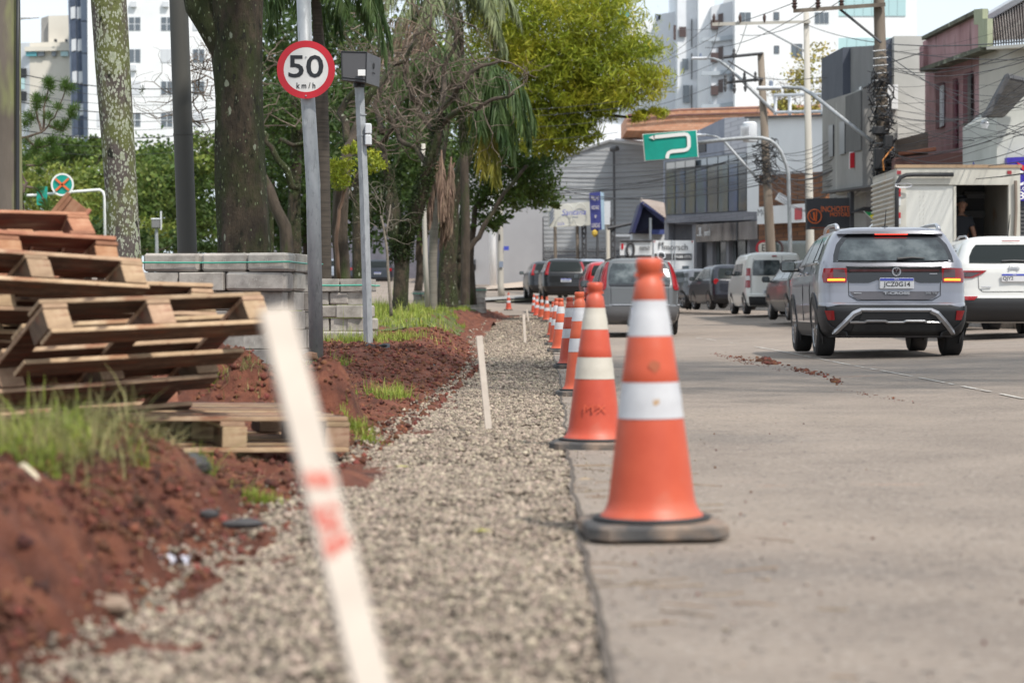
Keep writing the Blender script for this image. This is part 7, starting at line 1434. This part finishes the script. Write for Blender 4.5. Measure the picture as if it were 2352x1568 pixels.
for (a, b) in ((433,452),(488,501)): S('reflector_tape', [(2063,b,D-.05),(2063,a,D-.05),(2069,a,D-.05),(2069,b,D-.05)], .01, K['red'], t)
for a, b in ((452,472),(501,515)): S('reflector_tape', [(2063,b,D-.05),(2063,a,D-.05),(2069,a,D-.05),(2069,b,D-.05)], .01, W['whiteg'], t)
for u in (2060, 2314): S('marker_lamp', [(u,400,D-.06),(u,392,D-.06),(u+10,392,D-.06),(u+10,400,D-.06)], .03, K['lampred'], t)
MB().tube([P(2060,640,D-.12), P(2060,440,D-.12), P(2062,420,D-.12), P(2068,408,D-.12), P(2082,402,D-.12), P(2100,401,D-.12), P(2190,401,D-.12)], .04, 8).build('door_seal', K['plastic'], t, smooth=True)
MB().tube([P(2056,426,D-.15)+Vector((.16*(1+math.cos(a)), 0, .04*math.sin(a))) for a in np.linspace(0, 6.28, 14)], .014, 5).build('latch_loop', K['chrome'], t); MB().tube([P(2333,415,D-.1), P(2334,480,D-.1), P(2331,545,D-.1)], .03, 6).build('latch_bar', mat('rusty_bar', (.2,.16,.13), rough=.8), t)
for v in (448, 492): MB().tube([P(2215,v,D+2.4), P(2262,v,D+2.4)], .07, 4).build('cargo_rail', W['g2'], t)
MB().cbox((X(2300,D+1.8), D+1.8, 2.4), (.12,.3,.8), .03).build('hanging_cloth', W['bluegrey'], t); MB().cbox((X(2240,D+1.2), D+1.3, zb+.35), (.9,.6,.5), .04).build('crate_load', mat('dull_red_load', (.12,.02,.02)), t)
MB().bx(x0+.1, x1-.1, D+.3, D+4.6, .72, .89).build('chassis', W['dk'], t); MB().cbox(((x0+x1)/2, D+Ln+.9, 1.55), (2.0, 1.6, 1.8), .15).build('cab', W['whiteg'], t)
for yy in (D+1.0, D+3.7):
    for sx in (x0+.28, x1-.28):
        o = MB().lathe([(.22,-.13),(.4,-.13),(.43,-.1),(.43,.1),(.4,.13),(.22,.13)], 28).build('wheel', K['tyre'], t, local=True, smooth='auto'); o.location = Vector((sx, yy, float(gz(8, yy))+.43))-root_loc(t); o.rotation_euler = (0, math.pi/2, 0)
# ---------- white box trucks with lettering (far)
def smalltruck(label, u0, u1, vt, vb, d, yaw, front=False):
    t = thing('box_truck', label, 'truck', (X((u0+u1)/2, d), d, Z(vb, d)-.35)); a, b = X(u0, d), X(u1, d); zt, zb = Z(vt, d), Z(vb, d); dy = (b-a)*math.tan(math.radians(yaw)); L = 3.6; wm = wallm('truck_white', (.62,.63,.64), (.72,.73,.74))
    V = [(a,d,zb),(b,d+dy,zb),(b+.3,d+dy+L,zb),(a+.3,d+L,zb)]; MB().box8(V+[(x,y,zt) for x,y,z in V]).build('box', wm, t)
    q = lambda f, g, o=.02: Vector((a+(b-a)*f, d+dy*f-o, zb+(zt-zb)*g)); pn = lambda nm, f0, f1, g0, g1, m, o=.02: MB().box8([q(f0,g0,o),q(f1,g0,o),q(f1,g0,o-.015),q(f0,g0,o-.015),q(f0,g1,o),q(f1,g1,o),q(f1,g1,o-.015),q(f0,g1,o-.015)]).build(nm, m, t)
    ex = (q(1,0)-q(0,0)).normalized(); return t, q, pn, ex
t, q, pn, ex = smalltruck('white box truck rear with morsch lettering and a grey stripe, left of the parked sedan', 1500, 1594, 552, 646, 76, 3)
pn('stripe', .02, .95, .52, .68, W['trim']); text('lettering', 'morsch', .46, W['trim'], t, q(.56,.84,.04), ex=ex, fit=(.9,.24)); text('lettering', '99688-1775', .15, K['white'], t, q(.72,.60,.06), ex=ex, fit=(.62,.1)); MB().tube([q(.2,.62,.05)+Vector((.14*math.cos(a_),0,.14*math.sin(a_))) for a_ in np.linspace(0,6.28,16)], .03, 4).build('wheel_emblem', W['whiteg'], t)
for f in (.02,.47,.54,.98): MB().tube([q(f,0,.03), q(f,1,.03)], .018, 4).build('door_bar', W['whiteg'], t)
for f in (.03,.97): pn('marker_lamp', f-.025, f+.02, .95, .99, K['lampred'], .04)
pn('window', .72, .88, .14, .38, W['gl'], .03); pn('bumper', .0, 1., -.12, -.02, W['trim'], .06); MB().box(q(.15,.88,.04), (.03,.02,.25)).box(q(.24,.88,.04), (.03,.02,.25)).box(q(.2,.93,.04), (.2,.02,.03)).build('emblem', W['trim'], t)
t2, q, pn, ex = smalltruck('second white box truck with morsch lettering, its side left of the nearest cone top', 1424, 1496, 553, 640, 84, -4)
pn('stripe', .0, 1., .40, .62, W['trim']); text('lettering', 'morsch', .42, W['trim'], t2, q(.78,.82,.04), ex=ex, fit=(.42,.22)); pn('red_mark', .04, .11, .78, .93, K['red'], .03); MB().tube([q(.33,.76,.06)+Vector((.15*math.cos(a_),0,.3*math.sin(a_))) for a_ in np.linspace(0,6.28,16)], .05, 4).build('wheel_emblem', W['trim'], t2); pn('window', .02,.2,.1,.22, W['dk'],.03); pn('window', .3,.45,.1,.22, W['g2'],.03); MB().tube([q(0,1,.05), q(1,1,.05)], .05, 4).build('roof_edge', W['trim'], t2)
for tt, dd_ in ((t, 76), (t2, 84)):
    l = root_loc(tt)
    for s_ in (-.7, .7):
        o = MB().lathe([(.2,-.1),(.36,-.1),(.38,-.07),(.38,.07),(.36,.1),(.2,.1)], 20).build('wheel', K['tyre'], tt, local=True, smooth='auto'); o.location = (s_, .8, .32); o.rotation_euler = (0, math.pi/2, 0)
# white motorbike by the truck
t = thing('motorcycle', 'small white motorcycle standing between the lettered truck and grey sedan', 'motorcycle', (X(1583, 73), 73, Z(712, 73))); z0 = Z(710, 73); xx = X(1583, 73)
for yy in (72.6, 73.8): o = MB().tube([Vector((xx, yy+.28*math.cos(a_), z0+.3+.28*math.sin(a_))) for a_ in np.linspace(0, 6.28, 16)], .05, 6).build('wheel', K['tyre'], t)
MB().cbox((xx, 73.2, z0+.75), (.22,1.0,.2), .06).build('seat', K['plastic'], t); MB().cbox((xx, 72.7, z0+.7), (.24,.4,.3), .07).build('tail', W['white'], t); MB().cbox((xx, 73.6, z0+.9), (.3,.3,.35), .08).build('fairing', W['white'], t); MB().tube([(xx-.33,73.6,z0+1.08),(xx+.33,73.6,z0+1.08)], .02, 6).build('handlebar', K['plastic'], t); MB().cbox((xx,72.45,z0+.98), (.35,.3,.28), .05).build('top_box', W['white'], t)
# ================================================================= man inside the truck
def skin(name, joints, edges, root, m, parent, lv_=2, loc=(0,0,0)):
    me = bpy.data.meshes.new(name); me.from_pydata([j[:3] for j in joints], edges, []); me.update(); o = bpy.data.objects.new(name, me); C.objects.link(o)
    o.modifiers.new('s', 'SKIN'); sv = me.skin_vertices
    if not sv: return o
    for i, j in enumerate(joints): sv[0].data[i].radius = (j[3], j[4] if len(j) > 4 else j[3]); sv[0].data[i].use_root = (i == root)
    sd_ = o.modifiers.new('d', 'SUBSURF'); sd_.levels = lv_; sd_.render_levels = lv_
    dg = bpy.context.evaluated_depsgraph_get(); m2 = bpy.data.meshes.new_from_object(o.evaluated_get(dg)); bpy.data.objects.remove(o); m2.shade_smooth(); m2.materials.clear(); m2.materials.append(m)
    q = bpy.data.objects.new(name, m2); C.objects.link(q); q.parent = parent; q.location = loc; return q
px, py, pz = X(2205, 38.9), 38.9, .96
pr = thing('person', 'man in dark t-shirt and jeans standing inside the open box truck', 'person', (px, py, pz))
sk = mat('skin_tone', (.27,.14,.09), rough=.6); sh = mat('dark_shirt', (.022,.024,.03), rough=.9); je = mat('jeans', (.03,.045,.09), rough=.9)
J = [(0,0,.95,.15,.12),(0,-.03,1.15,.15,.11),(.0,-.08,1.35,.17,.11),(.0,-.1,1.46,.06,.06),(.0,-.13,1.56,.05,.05),(.0,-.16,1.66,.095,.11),(.0,-.17,1.76,.085,.1),
     (-.17,-.08,1.40,.065),(-.22,-.14,1.14,.048),(-.2,-.28,.92,.036),(.17,-.08,1.40,.065),(.24,-.14,1.13,.048),(.27,-.22,.88,.036),
     (-.09,0,.88,.1),(-.1,-.05,.5,.07),(-.1,0,.08,.05),(-.1,-.14,.04,.045),(.09,0,.88,.1),(.1,-.05,.5,.07),(.1,0,.08,.05),(.1,-.14,.04,.045)]
E = [(0,1),(1,2),(2,3),(3,4),(4,5),(5,6),(2,7),(7,8),(8,9),(2,10),(10,11),(11,12),(0,13),(13,14),(14,15),(15,16),(0,17),(17,18),(18,19),(19,20)]
skin('body', J, E, 0, sk, pr)
skin('shirt', [(0,0,.93,.165,.135),(0,-.03,1.15,.165,.125),(0,-.08,1.35,.185,.125),(0,-.1,1.44,.08,.075),(-.17,-.08,1.40,.085),(-.205,-.115,1.24,.07),(.17,-.08,1.40,.085),(.215,-.115,1.23,.07)], [(0,1),(1,2),(2,3),(2,4),(4,5),(2,6),(6,7)], 0, sh, pr)
skin('trousers', [(0,0,.96,.165,.13),(-.09,0,.86,.115),(-.1,-.05,.5,.085),(-.1,0,.1,.07),(.09,0,.86,.115),(.1,-.05,.5,.085),(.1,0,.1,.07)], [(0,1),(1,2),(2,3),(0,4),(4,5),(5,6)], 0, je, pr)
skin('hair', [(0,-.13,1.74,.1,.1),(0,-.15,1.80,.09,.1),(0,-.1,1.68,.085,.06)], [(0,1),(0,2)], 0, K['black'], pr)
for s_ in (-1, 1): MB().lathe([(0,-.008),(.009,0),(0,.008)], 8, c=(s_*.032,-.262,1.70)).build('eye', K['black'], pr, local=True); MB().cbox((s_*.098,-.16,1.68), (.02,.04,.06), .008).build('ear', sk, pr, local=True)
MB().cbox((0,-.275,1.665), (.025,.03,.045), .01).build('nose', sk, pr, local=True); MB().cbox((0,-.262,1.622), (.05,.01,.012), .004).build('mouth', mat('lips', (.2,.07,.06)), pr, local=True)
for s_, (hx, hy, hz) in ((-1, (-.2,-.28,.92)), (1, (.27,-.22,.88))):
    jj = [(hx,hy,hz,.03,.02),(hx,hy-.02,hz-.08,.04,.018)]; ee = [(0,1)]
    for f in range(4): a = len(jj); jj += [(hx-.03+f*.02,hy-.03,hz-.12,.009),(hx-.03+f*.02,hy-.05,hz-.155-(.012 if f in (1,2) else 0),.008)]; ee += [(1,a),(a,a+1)]
    a = len(jj); jj += [(hx-s_*.045,hy-.04,hz-.07,.011),(hx-s_*.05,hy-.06,hz-.1,.009)]; ee += [(1,a),(a,a+1)]; skin('hand', jj, ee, 0, sk, pr, 1)
